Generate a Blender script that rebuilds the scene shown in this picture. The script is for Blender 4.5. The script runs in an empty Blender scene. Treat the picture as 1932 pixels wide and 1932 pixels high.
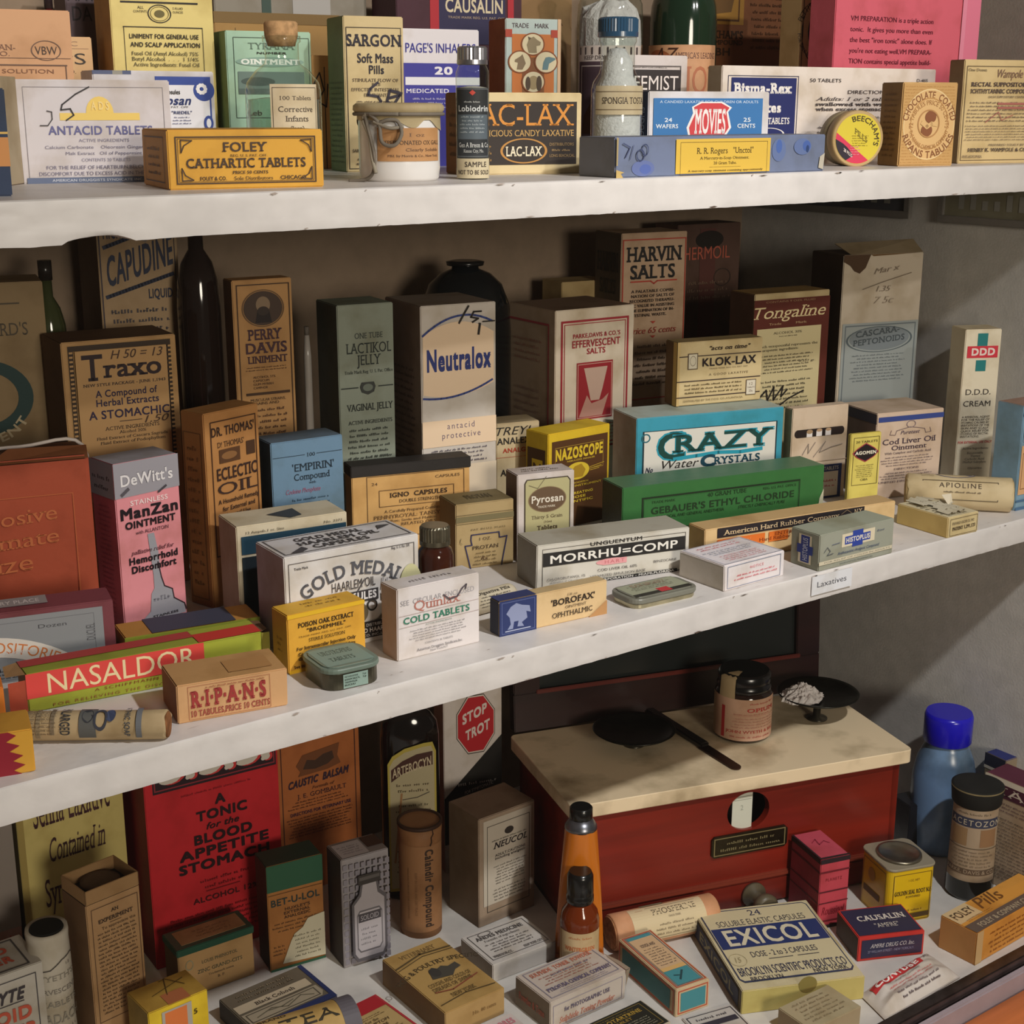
import bpy, bmesh, math, random
from mathutils import Vector, Matrix, noise
from mathutils.geometry import tessellate_polygon

# ------------------------------------------------------------------ camera, world, lights, exposure
SC = bpy.context.scene
COL = SC.collection
cam_data = bpy.data.cameras.new('camera')
cam_data.sensor_width = 36.0
cam_data.lens = 36.0 * 2750.0 / 1932.0
cam_data.clip_start = 0.01
cam = bpy.data.objects.new('camera', cam_data)
COL.objects.link(cam)
cam.matrix_world = Matrix([[0.807098, 0.157625, -0.568988, 0.0], [-0.590417, 0.216845, -0.777423, 0.0], [0.000841, 0.963397, 0.268079, 1.55], [0, 0, 0, 1]])
SC.camera = cam

world = bpy.data.worlds.new('room_light')
SC.world = world
world.use_nodes = True
wbg = world.node_tree.nodes['Background']
wbg.inputs[0].default_value = (1.0, 0.86, 0.72, 1)
wbg.inputs[1].default_value = 0.075

def lamp(name, kind, loc, energy, color, size, target=None, spot=None):
    d = bpy.data.lights.new(name, kind)
    d.energy = energy
    d.color = color
    if kind == 'AREA':
        d.shape = 'DISK'
        d.size = size
    else:
        d.shadow_soft_size = size
    if spot:
        d.spot_size, d.spot_blend = spot
    o = bpy.data.objects.new(name, d)
    COL.objects.link(o)
    o.location = loc
    if target is not None:
        o.rotation_euler = (Vector(target) - Vector(loc)).to_track_quat('-Z', 'Y').to_euler()
    return o

lamp('ceiling_spot', 'SPOT', (0.72, 0.06, 2.005), 48.0, (1.0, 0.955, 0.97), 0.022, (0.68, 0.75, 0.28), (math.radians(98), 1.0))
for sx in (0.15, 0.72, 1.25):  # spots added to brighten the back of the top shelf
    lamp('top_fill_spot', 'SPOT', (sx, -1.6, 2.7), 150.0, (1.0, 0.94, 0.93), 0.04, (sx, 0.95, 1.97), (math.radians(30), 1.0))
lamp('room_fill', 'AREA', (0.0, -2.5, 1.85), 50.0, (1.0, 0.87, 0.75), 0.8, (0.65, 0.9, 1.05))  # added soft fill from the front for the shaded rows
SC.view_settings.view_transform = 'Standard'
SC.view_settings.look = 'None'
SC.view_settings.gamma = 1.0
SC.view_settings.use_curve_mapping = False
SC.view_settings.exposure = 0.0

# ------------------------------------------------------------------ materials
def lin(h):
    h = h.lstrip('#')
    out = []
    for i in (0, 2, 4):
        c = int(h[i:i + 2], 16) / 255.0
        out.append(c / 12.92 if c <= 0.04045 else ((c + 0.055) / 1.055) ** 2.4)
    return out

MATS = {}
def mat(h, kind='paper'):
    key = (h, kind)
    if key in MATS:
        return MATS[key]
    m = bpy.data.materials.new(kind + '_' + h.lstrip('#'))
    m.use_nodes = True
    nt = m.node_tree
    N = nt.nodes
    b = N['Principled BSDF']
    c = lin(h)
    b.inputs['Base Color'].default_value = (*c, 1)
    b.inputs['Roughness'].default_value = {'paper': 0.62, 'ink': 0.55, 'gloss': 0.22, 'metal': 0.32, 'paint': 0.42, 'cork': 0.9, 'powder': 0.95,
                                           'wood': 0.34, 'marble': 0.25, 'glass': 0.04, 'dull': 0.8, 'wall': 0.85, 'darkglass': 0.09}[kind]
    b.inputs['Specular IOR Level'].default_value = {'paper': 0.3, 'ink': 0.25, 'powder': 0.1, 'dull': 0.15, 'wall': 0.2, 'cork': 0.1}.get(kind, 0.5)
    if kind == 'metal':
        b.inputs['Metallic'].default_value = 0.9
    if kind == 'glass':
        b.inputs['Transmission Weight'].default_value = 1.0
        b.inputs['IOR'].default_value = 1.3
    if kind in ('paper', 'paint', 'cork', 'wood', 'marble', 'metal', 'wall', 'dull', 'powder'):
        tc = N.new('ShaderNodeTexCoord')
        nz = N.new('ShaderNodeTexNoise')
        mp = N.new('ShaderNodeMapping')
        scale, det, dark, lo, hi = {'paper': ((26, 26, 26), 5, 0.72, 0.28, 0.52), 'paint': ((40, 40, 40), 4, 0.9, 0.3, 0.6), 'cork': ((220, 220, 220), 4, 0.6, 0.35, 0.6),
                                    'wood': ((3, 40, 40), 6, 0.45, 0.3, 0.7), 'marble': ((13, 13, 13), 7, 0.42, 0.3, 0.5), 'metal': ((60, 60, 60), 4, 0.6, 0.35, 0.65),
                                    'wall': ((60, 60, 60), 4, 0.86, 0.3, 0.7), 'dull': ((50, 50, 50), 4, 0.7, 0.3, 0.7), 'powder': ((300, 300, 300), 3, 0.85, 0.3, 0.7)}[kind]
        mp.inputs['Scale'].default_value = scale
        nz.inputs['Scale'].default_value = 1.0
        nz.inputs['Detail'].default_value = det
        rp = N.new('ShaderNodeValToRGB')
        rp.color_ramp.elements[0].position = lo
        rp.color_ramp.elements[1].position = hi
        wm = (1.0, 0.93, 0.8) if kind in ('paper', 'marble') else (1, 1, 1)
        rp.color_ramp.elements[0].color = (c[0] * dark * wm[0], c[1] * dark * wm[1], c[2] * dark * wm[2], 1)
        rp.color_ramp.elements[1].color = (*c, 1)
        nt.links.new(tc.outputs['Object'], mp.inputs['Vector'])
        nt.links.new(mp.outputs['Vector'], nz.inputs['Vector'])
        nt.links.new(nz.outputs['Fac'], rp.inputs['Fac'])
        nt.links.new(rp.outputs['Color'], b.inputs['Base Color'])
        if kind in ('paper', 'paint', 'wall', 'powder', 'wood'):
            n2 = N.new('ShaderNodeTexNoise')
            n2.inputs['Scale'].default_value = {'paper': 240, 'paint': 110, 'wall': 400, 'powder': 500, 'wood': 150}[kind]
            bp = N.new('ShaderNodeBump')
            bp.inputs['Strength'].default_value = {'paper': 0.12, 'paint': 0.3, 'wall': 0.25, 'powder': 0.8, 'wood': 0.08}[kind]
            bp.inputs['Distance'].default_value = 0.001
            nt.links.new(tc.outputs['Object'], n2.inputs['Vector'])
            nt.links.new(n2.outputs['Fac'], bp.inputs['Height'])
            nt.links.new(bp.outputs['Normal'], b.inputs['Normal'])
    MATS[key] = m
    return m

def thin_glass(name, tint, f0=0.05, rough=0.03):
    """clear sheet: tinted see-through plus a mirror share that grows at grazing angles, the same from both sides"""
    if name in MATS:
        return MATS[name]
    m = bpy.data.materials.new(name)
    m.use_nodes = True
    nt = m.node_tree
    for n in list(nt.nodes):
        nt.nodes.remove(n)
    new = nt.nodes.new
    out, mx, tr, gl, lw = new('ShaderNodeOutputMaterial'), new('ShaderNodeMixShader'), new('ShaderNodeBsdfTransparent'), new('ShaderNodeBsdfGlossy'), new('ShaderNodeLayerWeight')
    pw, ml = new('ShaderNodeMath'), new('ShaderNodeMath')
    pw.operation, ml.operation = 'POWER', 'MULTIPLY_ADD'
    lw.inputs['Blend'].default_value = 0.5
    pw.inputs[1].default_value = 5.0
    ml.inputs[1].default_value = 1 - f0
    ml.inputs[2].default_value = f0
    gl.inputs['Roughness'].default_value = rough
    tr.inputs['Color'].default_value = (*lin(tint), 1)
    for a, b in ((lw.outputs['Facing'], pw.inputs[0]), (pw.outputs[0], ml.inputs[0]), (ml.outputs[0], mx.inputs[0]), (tr.outputs[0], mx.inputs[1]), (gl.outputs[0], mx.inputs[2]), (mx.outputs[0], out.inputs['Surface'])):
        nt.links.new(a, b)
    MATS[name] = m
    return m

# ------------------------------------------------------------------ a mesh being collected: verts, faces and a colour per face
class MB:
    def __init__(self):
        self.v, self.f, self.c, self.s, self.slots = [], [], [], [], []
    def slot(self, m):
        if m not in self.slots:
            self.slots.append(m)
        return self.slots.index(m)
    def add(self, vs, fs, m, smooth=False):
        o = len(self.v)
        self.v += [tuple(p) for p in vs]
        k = self.slot(m)
        for f in fs:
            self.f.append(tuple(o + i for i in f))
            self.c.append(k)
            self.s.append(smooth)
    def box(self, x0, y0, z0, x1, y1, z1, m, bev=0.0006, faces=None, jit=0.0):
        """bevelled box; faces: {'F','B','L','R','T','D': material}"""
        bm = bmesh.new()
        bmesh.ops.create_cube(bm, size=1.0)
        for v in bm.verts:
            v.co = Vector((x0 + (v.co.x + .5) * (x1 - x0), y0 + (v.co.y + .5) * (y1 - y0), z0 + (v.co.z + .5) * (z1 - z0)))
            if jit:
                v.co += Vector((random.uniform(-jit, jit), random.uniform(-jit, jit), 0))
        if bev:
            bmesh.ops.bevel(bm, geom=bm.edges[:], offset=min(bev, .3 * min(x1 - x0, y1 - y0, z1 - z0)), segments=2, affect='EDGES')
        bm.normal_update()
        bm.verts.index_update()
        o = len(self.v)
        self.v += [tuple(v.co) for v in bm.verts]
        for f in bm.faces:
            n = f.normal
            ax = max(range(3), key=lambda i: abs(n[i]))
            key = ('LR', 'FB', 'DT')[ax][1 if n[ax] > 0 else 0]
            mm = (faces or {}).get(key, m)
            self.f.append(tuple(o + v.index for v in f.verts))
            self.c.append(self.slot(mm))
            self.s.append(False)
        bm.free()
    def lathe(self, prof, m, seg=40, mats=None, sx=1.0, sy=1.0, tip=None):
        """prof: (r, z) list; mats: optional {ring index: material} for the band above that ring"""
        vs, fs = [], []
        n = len(prof)
        for r, z in prof:
            for k in range(seg):
                a = 2 * math.pi * k / seg
                vs.append((r * sx * math.cos(a), r * sy * math.sin(a), z))
        o = len(self.v)
        self.v += vs
        for i in range(n - 1):
            mm = self.slot((mats or {}).get(i, m))
            for k in range(seg):
                k2 = (k + 1) % seg
                self.f.append((o + i * seg + k, o + i * seg + k2, o + (i + 1) * seg + k2, o + (i + 1) * seg + k))
                self.c.append(mm)
                self.s.append(True)
        for i, rev in ((0, True), (n - 1, False)):
            if prof[i][0] > 1e-6:
                ring = [o + i * seg + k for k in range(seg)]
                self.f.append(tuple(ring[::-1] if rev else ring))
                self.c.append(self.slot((mats or {}).get(('cap', i), m)))
                self.s.append(False)
    def build(self, name, parent=None, loc=None, rot=None):
        me = bpy.data.meshes.new(name)
        me.from_pydata(self.v, [], self.f)
        for m in self.slots:
            me.materials.append(m)
        me.polygons.foreach_set('material_index', self.c)
        me.polygons.foreach_set('use_smooth', self.s)
        me.update()
        o = bpy.data.objects.new(name, me)
        COL.objects.link(o)
        if parent is not None:
            o.parent = parent
        if loc is not None:
            o.location = loc
        if rot is not None:
            o.rotation_euler = rot
        return o

def tag(o, label, cat, group=None, kind=None):
    o['label'] = label
    if cat:
        o['category'] = cat
    if group:
        o['group'] = group
    if kind:
        o['kind'] = kind
    return o

def empty(name, loc, rot=(0, 0, 0)):
    o = bpy.data.objects.new(name, None)
    COL.objects.link(o)
    o.location = loc
    o.rotation_euler = rot
    o.empty_display_size = 0.02
    return o

# ------------------------------------------------------------------ printing: shapes laid on a face of a mesh
CAP = 0.682
TEXTS = {}
def text_mesh(s, style):
    key = (s, style)
    if key in TEXTS:
        return TEXTS[key]
    cu = bpy.data.curves.new('letters', 'FONT')
    cu.body = s
    cu.resolution_u = 3
    if 'b' in style:
        cu.space_character = 1.06
    if 'h' in style:
        cu.space_character = 1.12
    if 'i' in style:
        cu.shear = 0.3
    if 'w' in style:
        cu.space_character = 1.3
    ob = bpy.data.objects.new('letters', cu)
    me = ob.to_mesh()
    vs = [(v.co.x, v.co.y) for v in me.vertices]
    fs = [tuple(p.vertices) for p in me.polygons]
    if 's' in style and vs:
        cnt = {}
        for f in fs:
            for a, b in zip(f, f[1:] + f[:1]):
                k = (min(a, b), max(a, b))
                cnt[k] = cnt.get(k, 0) + 1
        sh = 0.3 if 'i' in style else 0.0
        for (a, b), n in cnt.items():
            if n != 1:
                continue
            (xa, ya), (xb, yb) = vs[a], vs[b]
            L = abs(xb - xa)
            if abs(ya - yb) < 0.012 and 0.05 < L < 0.24:
                for yl, sg in ((0.0, 1), (CAP, -1), (0.449, -1)):
                    if abs(ya - yl) < 0.03:
                        x0, x1 = min(xa, xb) - 0.075, max(xa, xb) + 0.075
                        o = len(vs)
                        y2 = ya + sg * 0.055
                        vs += [(x0, ya), (x1, ya), (x1, y2), (x0, y2)]
                        fs.append((o, o + 1, o + 2, o + 3))
    e = 0.034 if 'h' in style else (0.017 if 'b' in style else 0)
    n0 = len(vs)
    if e:       # heavier strokes: the same letters struck four times, slightly apart
        v0, f0 = list(vs), list(fs)
        vs = [(x + dx, y * (1 - 2 * e / CAP) + e + dy) for dx, dy in ((-e, -e), (e, -e), (e, e), (-e, e)) for x, y in v0]
        fs = [tuple(i + k * n0 for i in f) for k in range(4) for f in f0]
    ob.to_mesh_clear()
    bpy.data.objects.remove(ob)
    bpy.data.curves.remove(cu)
    x0 = min((v[0] for v in vs), default=0)
    x1 = max((v[0] for v in vs), default=1)
    out = ([((x - x0) / max(x1 - x0, 1e-6), y / CAP) for x, y in vs], fs, max(n0, 1))
    TEXTS[key] = out
    return out

class Flat:
    """a plane face: origin, full-width vector, full-height vector"""
    curved = False
    def __init__(self, o, U, V):
        self.o, self.U, self.V = Vector(o), Vector(U), Vector(V)
        self.n = self.U.cross(self.V).normalized()
        self.asp = self.U.length / self.V.length
    def at(self, u, v, off):
        return self.o + self.U * u + self.V * v + self.n * off

class Round:
    """side of a cylinder of radius r (squash sy) between heights z0, z1; u spans 'span' radians around direction a0"""
    curved = True
    def __init__(self, r, z0, z1, a0=-math.pi / 2, span=math.pi, r1=None, sx=1.0, sy=1.0):
        self.r, self.z0, self.z1, self.a0, self.span = r, z0, z1, a0, span
        self.r1 = r if r1 is None else r1
        self.sx, self.sy = sx, sy
        self.asp = r * span / max(z1 - z0, 1e-6)
    def at(self, u, v, off):
        a = self.a0 + (u - .5) * self.span
        r = self.r + (self.r1 - self.r) * v + off
        return Vector((r * self.sx * math.cos(a), r * self.sy * math.sin(a), self.z0 + v * (self.z1 - self.z0)))

def paint(mb, face, art, seed=1, off0=0.00012):
    rnd = random.Random(seed)
    off = off0
    def fine(uv, tris, m, o):
        """triangles cut small enough to follow a curved surface"""
        pts, done, todo = list(uv), [], [t for f in tris for t in ([f] if len(f) == 3 else [(f[0], f[k], f[k + 1]) for k in range(1, len(f) - 1)])]
        while todo:
            t = todo.pop()
            e = max(range(3), key=lambda k: abs(pts[t[k]][0] - pts[t[(k + 1) % 3]][0]) + .5 * abs(pts[t[k]][1] - pts[t[(k + 1) % 3]][1]))
            a, b, c = t[e], t[(e + 1) % 3], t[(e + 2) % 3]
            if abs(pts[a][0] - pts[b][0]) + .5 * abs(pts[a][1] - pts[b][1]) > .07 and len(done) < 6000:
                pts.append(((pts[a][0] + pts[b][0]) / 2, (pts[a][1] + pts[b][1]) / 2))
                k = len(pts) - 1
                todo += [(a, k, c), (k, b, c)]
            else:
                done.append(t)
        mb.add([face.at(u, v, o) for u, v in pts], done, m)
    def poly(pts, col, o):
        m = mat(col, 'ink')
        if face.curved:
            fine(pts, tessellate_polygon([[Vector((u, v, 0)) for u, v in pts]]), m, o)
            return
        mb.add([face.at(u, v, o) for u, v in pts], [tuple(range(len(pts)))], m)
    def letters(s, style, place, col):
        vs, fs, n0 = text_mesh(s, style)
        m = mat(col, 'ink')
        for k in range(len(vs) // n0):
            pp = [place(x, y) for x, y in vs[k * n0:(k + 1) * n0]]
            ff = [tuple(i - k * n0 for i in f) for f in fs if k * n0 <= f[0] < (k + 1) * n0]
            if face.curved:
                fine(pp, ff, m, off + k * 1e-5)
            else:
                mb.add([face.at(u, v, off + k * 1e-5) for u, v in pp], ff, m)
    def rect(u0, v0, u1, v1, col, o):
        n = max(1, int(abs(u1 - u0) * 28)) if face.curved else 1
        m = mat(col, 'ink')
        vs, fs = [], []
        for i in range(n + 1):
            u = u0 + (u1 - u0) * i / n
            vs += [face.at(u, v0, o), face.at(u, v1, o)]
        for i in range(n):
            fs.append((2 * i, 2 * i + 2, 2 * i + 3, 2 * i + 1))
        mb.add(vs, fs, m)
    def stroke(pts, w, col, o):
        a = face.asp
        for (ua, va), (ub, vb) in zip(pts, pts[1:]):
            dx, dy = (ub - ua) * a, vb - va
            L = math.hypot(dx, dy) or 1e-6
            px, py = -dy / L * w / 2 / a, dx / L * w / 2
            ex, ey = dx / L * w * .3 / a, dy / L * w * .3
            poly([(ua - px - ex, va - py - ey), (ub - px + ex, vb - py + ey), (ub + px + ex, vb + py + ey), (ua + px - ex, va + py - ey)], col, o)
    for it in art:
        k = it[0]
        if k == 'r':
            rect(*it[1:5], it[5], off)
        elif k == 'f':
            u0, v0, u1, v1, t, col = it[1:7]
            tu = t / face.asp
            rect(u0, v0, u1, v0 + t, col, off); rect(u0, v1 - t, u1, v1, col, off)
            rect(u0, v0 + t, u0 + tu, v1 - t, col, off); rect(u1 - tu, v0 + t, u1, v1 - t, col, off)
        elif k == 't':
            s, u0, v0, u1, v1, col = it[1:7]
            tilt = it[8] if len(it) > 8 else 0.0
            letters(s, it[7] if len(it) > 7 else '', lambda x, y: (u0 + x * (u1 - u0), v0 + y * (v1 - v0) + tilt * x), col)
        elif k == 'y':      # text running downwards
            s, u0, v0, u1, v1, col = it[1:7]
            letters(s, it[7] if len(it) > 7 else '', lambda x, y: (u0 + y * (u1 - u0), v1 - x * (v1 - v0)), col)
        elif k == 'z':      # text running upwards
            s, u0, v0, u1, v1, col = it[1:7]
            letters(s, it[7] if len(it) > 7 else '', lambda x, y: (u1 - y * (u1 - u0), v0 + x * (v1 - v0)), col)
        elif k == 'a':      # text on an arc: centre, radius and cap height in units of the face height, start/end angle in degrees
            s, uc, vc, r, h, a0, a1, col = it[1:9]
            def bend(x, y):
                a = math.radians(a0 + (a1 - a0) * x)
                rr = r + (y if a0 > a1 else -y) * h + (0 if a0 > a1 else h)
                return uc + rr * math.cos(a) / face.asp, vc + rr * math.sin(a)
            letters(s, it[9] if len(it) > 9 else '', bend, col)
        elif k == 'g':      # lines of unreadable small print
            u0, v0, u1, v1, n, col = it[1:7]
            rag = it[7] if len(it) > 7 else 0.25
            lh = (v1 - v0) / n
            ch = lh * 0.42
            cw = ch / face.asp
            m = mat(col, 'ink')
            vs, fs = [], []
            for i in range(n):
                vb = v1 - (i + .78) * lh
                cut = rnd.uniform(0, rag) * (u1 - u0) * .5
                u, e = u0 + cut, u1 - cut
                while u < e:
                    wl = rnd.randint(2, 8)
                    for _ in range(wl):
                        if u + cw * .7 > e:
                            break
                        hh = ch * rnd.choice((.62, .62, .7, 1.0, 1.0))
                        o = len(vs)
                        vs += [face.at(u, vb, off), face.at(u + cw * .42, vb, off), face.at(u + cw * .42, vb + hh, off), face.at(u, vb + hh, off)]
                        fs.append((o, o + 1, o + 2, o + 3))
                        if rnd.random() < .6:
                            yb = vb + rnd.choice((0, hh - ch * .22, hh * .4))
                            o = len(vs)
                            vs += [face.at(u, yb, off), face.at(u + cw * .7, yb, off), face.at(u + cw * .7, yb + ch * .2, off), face.at(u, yb + ch * .2, off)]
                            fs.append((o, o + 1, o + 2, o + 3))
                        u += cw * .8
                    u += cw * .8
            mb.add(vs, fs, m)
        elif k == 'e':
            uc, vc, ru, rv, col = it[1:6]
            poly([(uc + ru * math.cos(2 * math.pi * i / 40), vc + rv * math.sin(2 * math.pi * i / 40)) for i in range(40)], col, off)
        elif k == 'o':
            uc, vc, ru, rv, t, col = it[1:7]
            m = mat(col, 'ink')
            vs, fs = [], []
            for i in range(40):
                a = 2 * math.pi * i / 40
                vs += [face.at(uc + ru * math.cos(a), vc + rv * math.sin(a), off), face.at(uc + ru * (1 - t) * math.cos(a), vc + rv * (1 - t) * math.sin(a), off)]
                j = (i + 1) % 40
                fs.append((2 * i, 2 * j, 2 * j + 1, 2 * i + 1))
            mb.add(vs, fs, m)
        elif k == 'p':
            poly(it[1], it[2], off)
        elif k == 'l':
            stroke(it[1], it[2], it[3], off)
        off += 0.00005

def box_faces(w, d, h):
    return {'F': Flat((0, 0, 0), (w, 0, 0), (0, 0, h)), 'L': Flat((0, d, 0), (0, -d, 0), (0, 0, h)),
            'T': Flat((0, 0, h), (w, 0, 0), (0, d, 0)), 'R': Flat((w, 0, 0), (0, d, 0), (0, 0, h))}

NSEED = [0]
def carton(name, label, cat, group, P, yaw, w, d, h, col, art=None, side=None, kind='paper', bev=0.0007, tilt=0.0):
    """a closed carton: origin at its front left bottom corner; side: colours of other faces; art: print per face"""
    NSEED[0] += 1
    random.seed(NSEED[0])
    mb = MB()
    sd = {k: mat(c, kind) for k, c in (side or {}).items()}  # many left faces have shade put into these darker colours
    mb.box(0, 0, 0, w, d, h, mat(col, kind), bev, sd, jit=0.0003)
    fc = box_faces(w, d, h)
    for k, a in (art or {}).items():
        paint(mb, fc[k], a, NSEED[0] * 7 + ord(k), 0.00045)
    o = mb.build(name, None, P, (tilt, 0, math.radians(yaw)))
    tag(o, label, cat, group)
    o['size'] = (w, d, h)
    return o

def rounded(mb, w, d, h, r, m, z0=0.0, x0=0.0, y0=0.0, seg=6, top=None, grow=0.0, lip=0.0):
    """upright prism with rounded corners"""
    pts = []
    for cx, cy, a in ((w - r, r, -90), (w - r, d - r, 0), (r, d - r, 90), (r, r, 180)):
        for i in range(seg + 1):
            t = math.radians(a + 90 * i / seg)
            pts.append((cx + (r + grow) * math.cos(t), cy + (r + grow) * math.sin(t)))
    n = len(pts)
    e = min(0.0008, h * .3)
    cx, cy = w / 2, d / 2
    def ring(z, s):
        return [(x0 + cx + (x - cx) * (1 - s / max(w, 1e-6)), y0 + cy + (y - cy) * (1 - s / max(d, 1e-6)), z) for x, y in pts]
    rings = [ring(z0, e), ring(z0 + e, 0), ring(z0 + h - e, 0), ring(z0 + h, e)]
    vs = [p for rr in rings for p in rr]
    fs = []
    for k in range(3):
        for i in range(n):
            j = (i + 1) % n
            fs.append((k * n + i, k * n + j, (k + 1) * n + j, (k + 1) * n + i))
    mb.add(vs, fs, m)
    mb.add(rings[3], [tuple(range(n))], top or m)
    mb.add(rings[0], [tuple(range(n))[::-1]], m)

def tube(mb, pts, r, m, seg=8, closed=False):
    """round cord along points"""
    P = [Vector(p) for p in pts]
    rings = []
    n = len(P)
    for i, p in enumerate(P):
        t = (P[min(i + 1, n - 1)] - P[max(i - 1, 0)]).normalized()
        a = t.cross(Vector((0, 0, 1)))
        if a.length < 1e-3:
            a = t.cross(Vector((1, 0, 0)))
        a.normalize()
        b = t.cross(a)
        rr = r(i / (n - 1)) if callable(r) else r
        rings.append([p + (a * math.cos(2 * math.pi * k / seg) + b * math.sin(2 * math.pi * k / seg)) * rr for k in range(seg)])
    vs = [v for q in rings for v in q]
    fs = []
    for i in range(n - 1):
        for k in range(seg):
            k2 = (k + 1) % seg
            fs.append((i * seg + k, i * seg + k2, (i + 1) * seg + k2, (i + 1) * seg + k))
    fs.append(tuple(range(seg))[::-1])
    fs.append(tuple((n - 1) * seg + k for k in range(seg)))
    mb.add(vs, fs, m, True)

def curve(pts, n=8):
    """smooth curve through points"""
    P = [Vector(p) for p in pts]
    out = []
    for i in range(len(P) - 1):
        p0, p1, p2, p3 = P[max(i - 1, 0)], P[i], P[i + 1], P[min(i + 2, len(P) - 1)]
        for k in range(n):
            t = k / n
            out.append(0.5 * ((2 * p1) + (p2 - p0) * t + (2 * p0 - 5 * p1 + 4 * p2 - p3) * t * t + (3 * p1 - p0 - 3 * p2 + p3) * t ** 3))
    out.append(P[-1])
    return out

def ribbed(r, z0, z1, m, mb, n=44, depth=0.0005, rim=0.25, top=None):
    """screw cap with a ribbed skirt"""
    vs, fs = [], []
    prof = [(1.0, 0, 0), (1.0, rim, 0), (1.0, rim, 1), (1.0, .9, 1), (.93, 1.0, 0)]
    seg = n * 2
    for s, t, rib in prof:
        for k in range(seg):
            a = 2 * math.pi * k / seg
            rr = r * s + (depth if (rib and k % 2) else 0) + (0.0006 if t <= rim and not rib else 0)
            vs.append((rr * math.cos(a), rr * math.sin(a), z0 + (z1 - z0) * t))
    for i in range(len(prof) - 1):
        for k in range(seg):
            k2 = (k + 1) % seg
            fs.append((i * seg + k, i * seg + k2, (i + 1) * seg + k2, (i + 1) * seg + k))
    mb.add(vs, fs, m)
    mb.add(vs[-seg:], [tuple(range(seg))], top or m)
    mb.add(vs[:seg], [tuple(range(seg))[::-1]], m)

# ------------------------------------------------------------------ the display case and what stands in it
FLOOR, SHELF_2, SHELF_1 = 0.8, 1.1911, 1.5043
WALL_X, BACK_Y, FRONT_Y, GLASS_Y = 1.225, 1.225, 0.75, 0.682
LEFT_X = -0.18

def struct(name, mb, **k):
    o = mb.build(name, **k)
    o['kind'] = 'structure'
    return o
mb = MB(); mb.box(LEFT_X - .02, BACK_Y, FLOOR - .02, WALL_X + .02, BACK_Y + .02, 2.15, mat('#94806c', 'wall'), 0)
struct('wall_back', mb)
mb = MB(); mb.box(WALL_X, GLASS_Y - .03, FLOOR - .02, WALL_X + .02, BACK_Y, 2.15, mat('#c2beb8', 'wall'), 0)
struct('wall_right', mb)
mb = MB(); mb.box(LEFT_X - .02, GLASS_Y - .03, FLOOR - .02, LEFT_X, BACK_Y, 2.15, mat('#b8b2aa', 'wall'), 0)
struct('wall_left', mb)
mb = MB(); mb.box(LEFT_X, GLASS_Y, FLOOR - .02, WALL_X, BACK_Y, FLOOR, mat('#d6d2cc', 'paint'), 0)
struct('floor', mb)

def shelf(label, z, wavy):
    """painted board with an uneven front edge"""
    random.seed(3)
    t = 0.0222
    mb = MB()
    m = mat('#d9d3cf', 'paint')
    nx, nz = 420, 8
    x0, x1 = LEFT_X, WALL_X
    vs = []
    for i in range(nx + 1):
        x = x0 + (x1 - x0) * i / nx
        for j in range(nz + 1):
            f = j / nz
            zz = z - t * f
            amp = 0.00025 + (0.0011 * max(0.0, 1 - max(0, (x - 0.22) / 0.12)) if wavy else 0)
            y = FRONT_Y - amp * noise.noise(Vector((x * 60, zz * 190, 2.0))) - (0.0004 if 0 < j < nz else 0)
            if j == nz:
                zz += 0.00025 * noise.noise(Vector((x * 130, 7, 1)))
                if wavy and x < 0.34:
                    s = min(1, (0.34 - x) / 0.08)
                    zz -= 0.0016 * s * (1 + noise.noise(Vector((x * 45, 3, 0))))
                    if 0.262 < x < 0.30:
                        zz += 0.0042 * math.sin((x - 0.262) / 0.038 * math.pi) ** 0.5
            if j == 0:
                zz -= 0.0007
            vs.append((x, y, zz))
    fs = []
    for i in range(nx):
        for j in range(nz):
            a = i * (nz + 1) + j
            fs.append((a, a + 1, a + nz + 2, a + nz + 1))
    mb.add(vs, fs, m, True)
    top = [vs[i * (nz + 1)] for i in range(nx + 1)]
    bot = [vs[i * (nz + 1) + nz] for i in range(nx + 1)]
    tv, tf = [], []
    for i, p in enumerate(top):
        tv += [p, (p[0], p[1] + 0.0012, z), (p[0], BACK_Y, z)]
    for i in range(nx):
        a = 3 * i
        tf += [(a, a + 3, a + 4, a + 1), (a + 1, a + 4, a + 5, a + 2)]
    mb.add(tv, tf, m)
    bv, bf = [], []
    for p in bot:
        bv += [p, (p[0], BACK_Y, p[2])]
    for i in range(nx):
        a = 2 * i
        bf.append((a, a + 1, a + 3, a + 2))
    mb.add(bv, bf, m)
    dark = mat('#5a4a40', 'ink')
    pale = mat('#a89a90', 'ink')
    for _ in range(20):       # worn chips along the edges
        x = random.uniform(0.15, 1.12)
        L = random.uniform(0.001, 0.009)
        zz = z - random.choice((0.0005, 0.0012, t - 0.001))
        hh = random.uniform(0.0003, 0.0009)
        mb.add([(x, FRONT_Y - 0.0012, zz), (x + L * .4, FRONT_Y - 0.0012, zz - hh), (x + L, FRONT_Y - 0.0012, zz), (x + L * .6, FRONT_Y - 0.0012, zz + hh * .7)], [(0, 1, 2, 3)], random.choice((dark, pale, pale, pale)))
    for _ in range(30):
        x, y = random.uniform(0.2, 1.1), random.uniform(0.752, 0.775)
        L = random.uniform(0.002, 0.014)
        mb.add([(x, y, z + 0.0002), (x + L, y + L * .1, z + 0.0002), (x + L * .5, y + 0.0008, z + 0.0002)], [(0, 1, 2)], pale)
    o = mb.build('shelf')
    return tag(o, label, 'shelf', 'painted shelves of the case')
shelf('top white painted shelf with peeling wavy paint at its left end', SHELF_1, True)
shelf('lower white painted shelf carrying a small printed name tag', SHELF_2, False)

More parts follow.
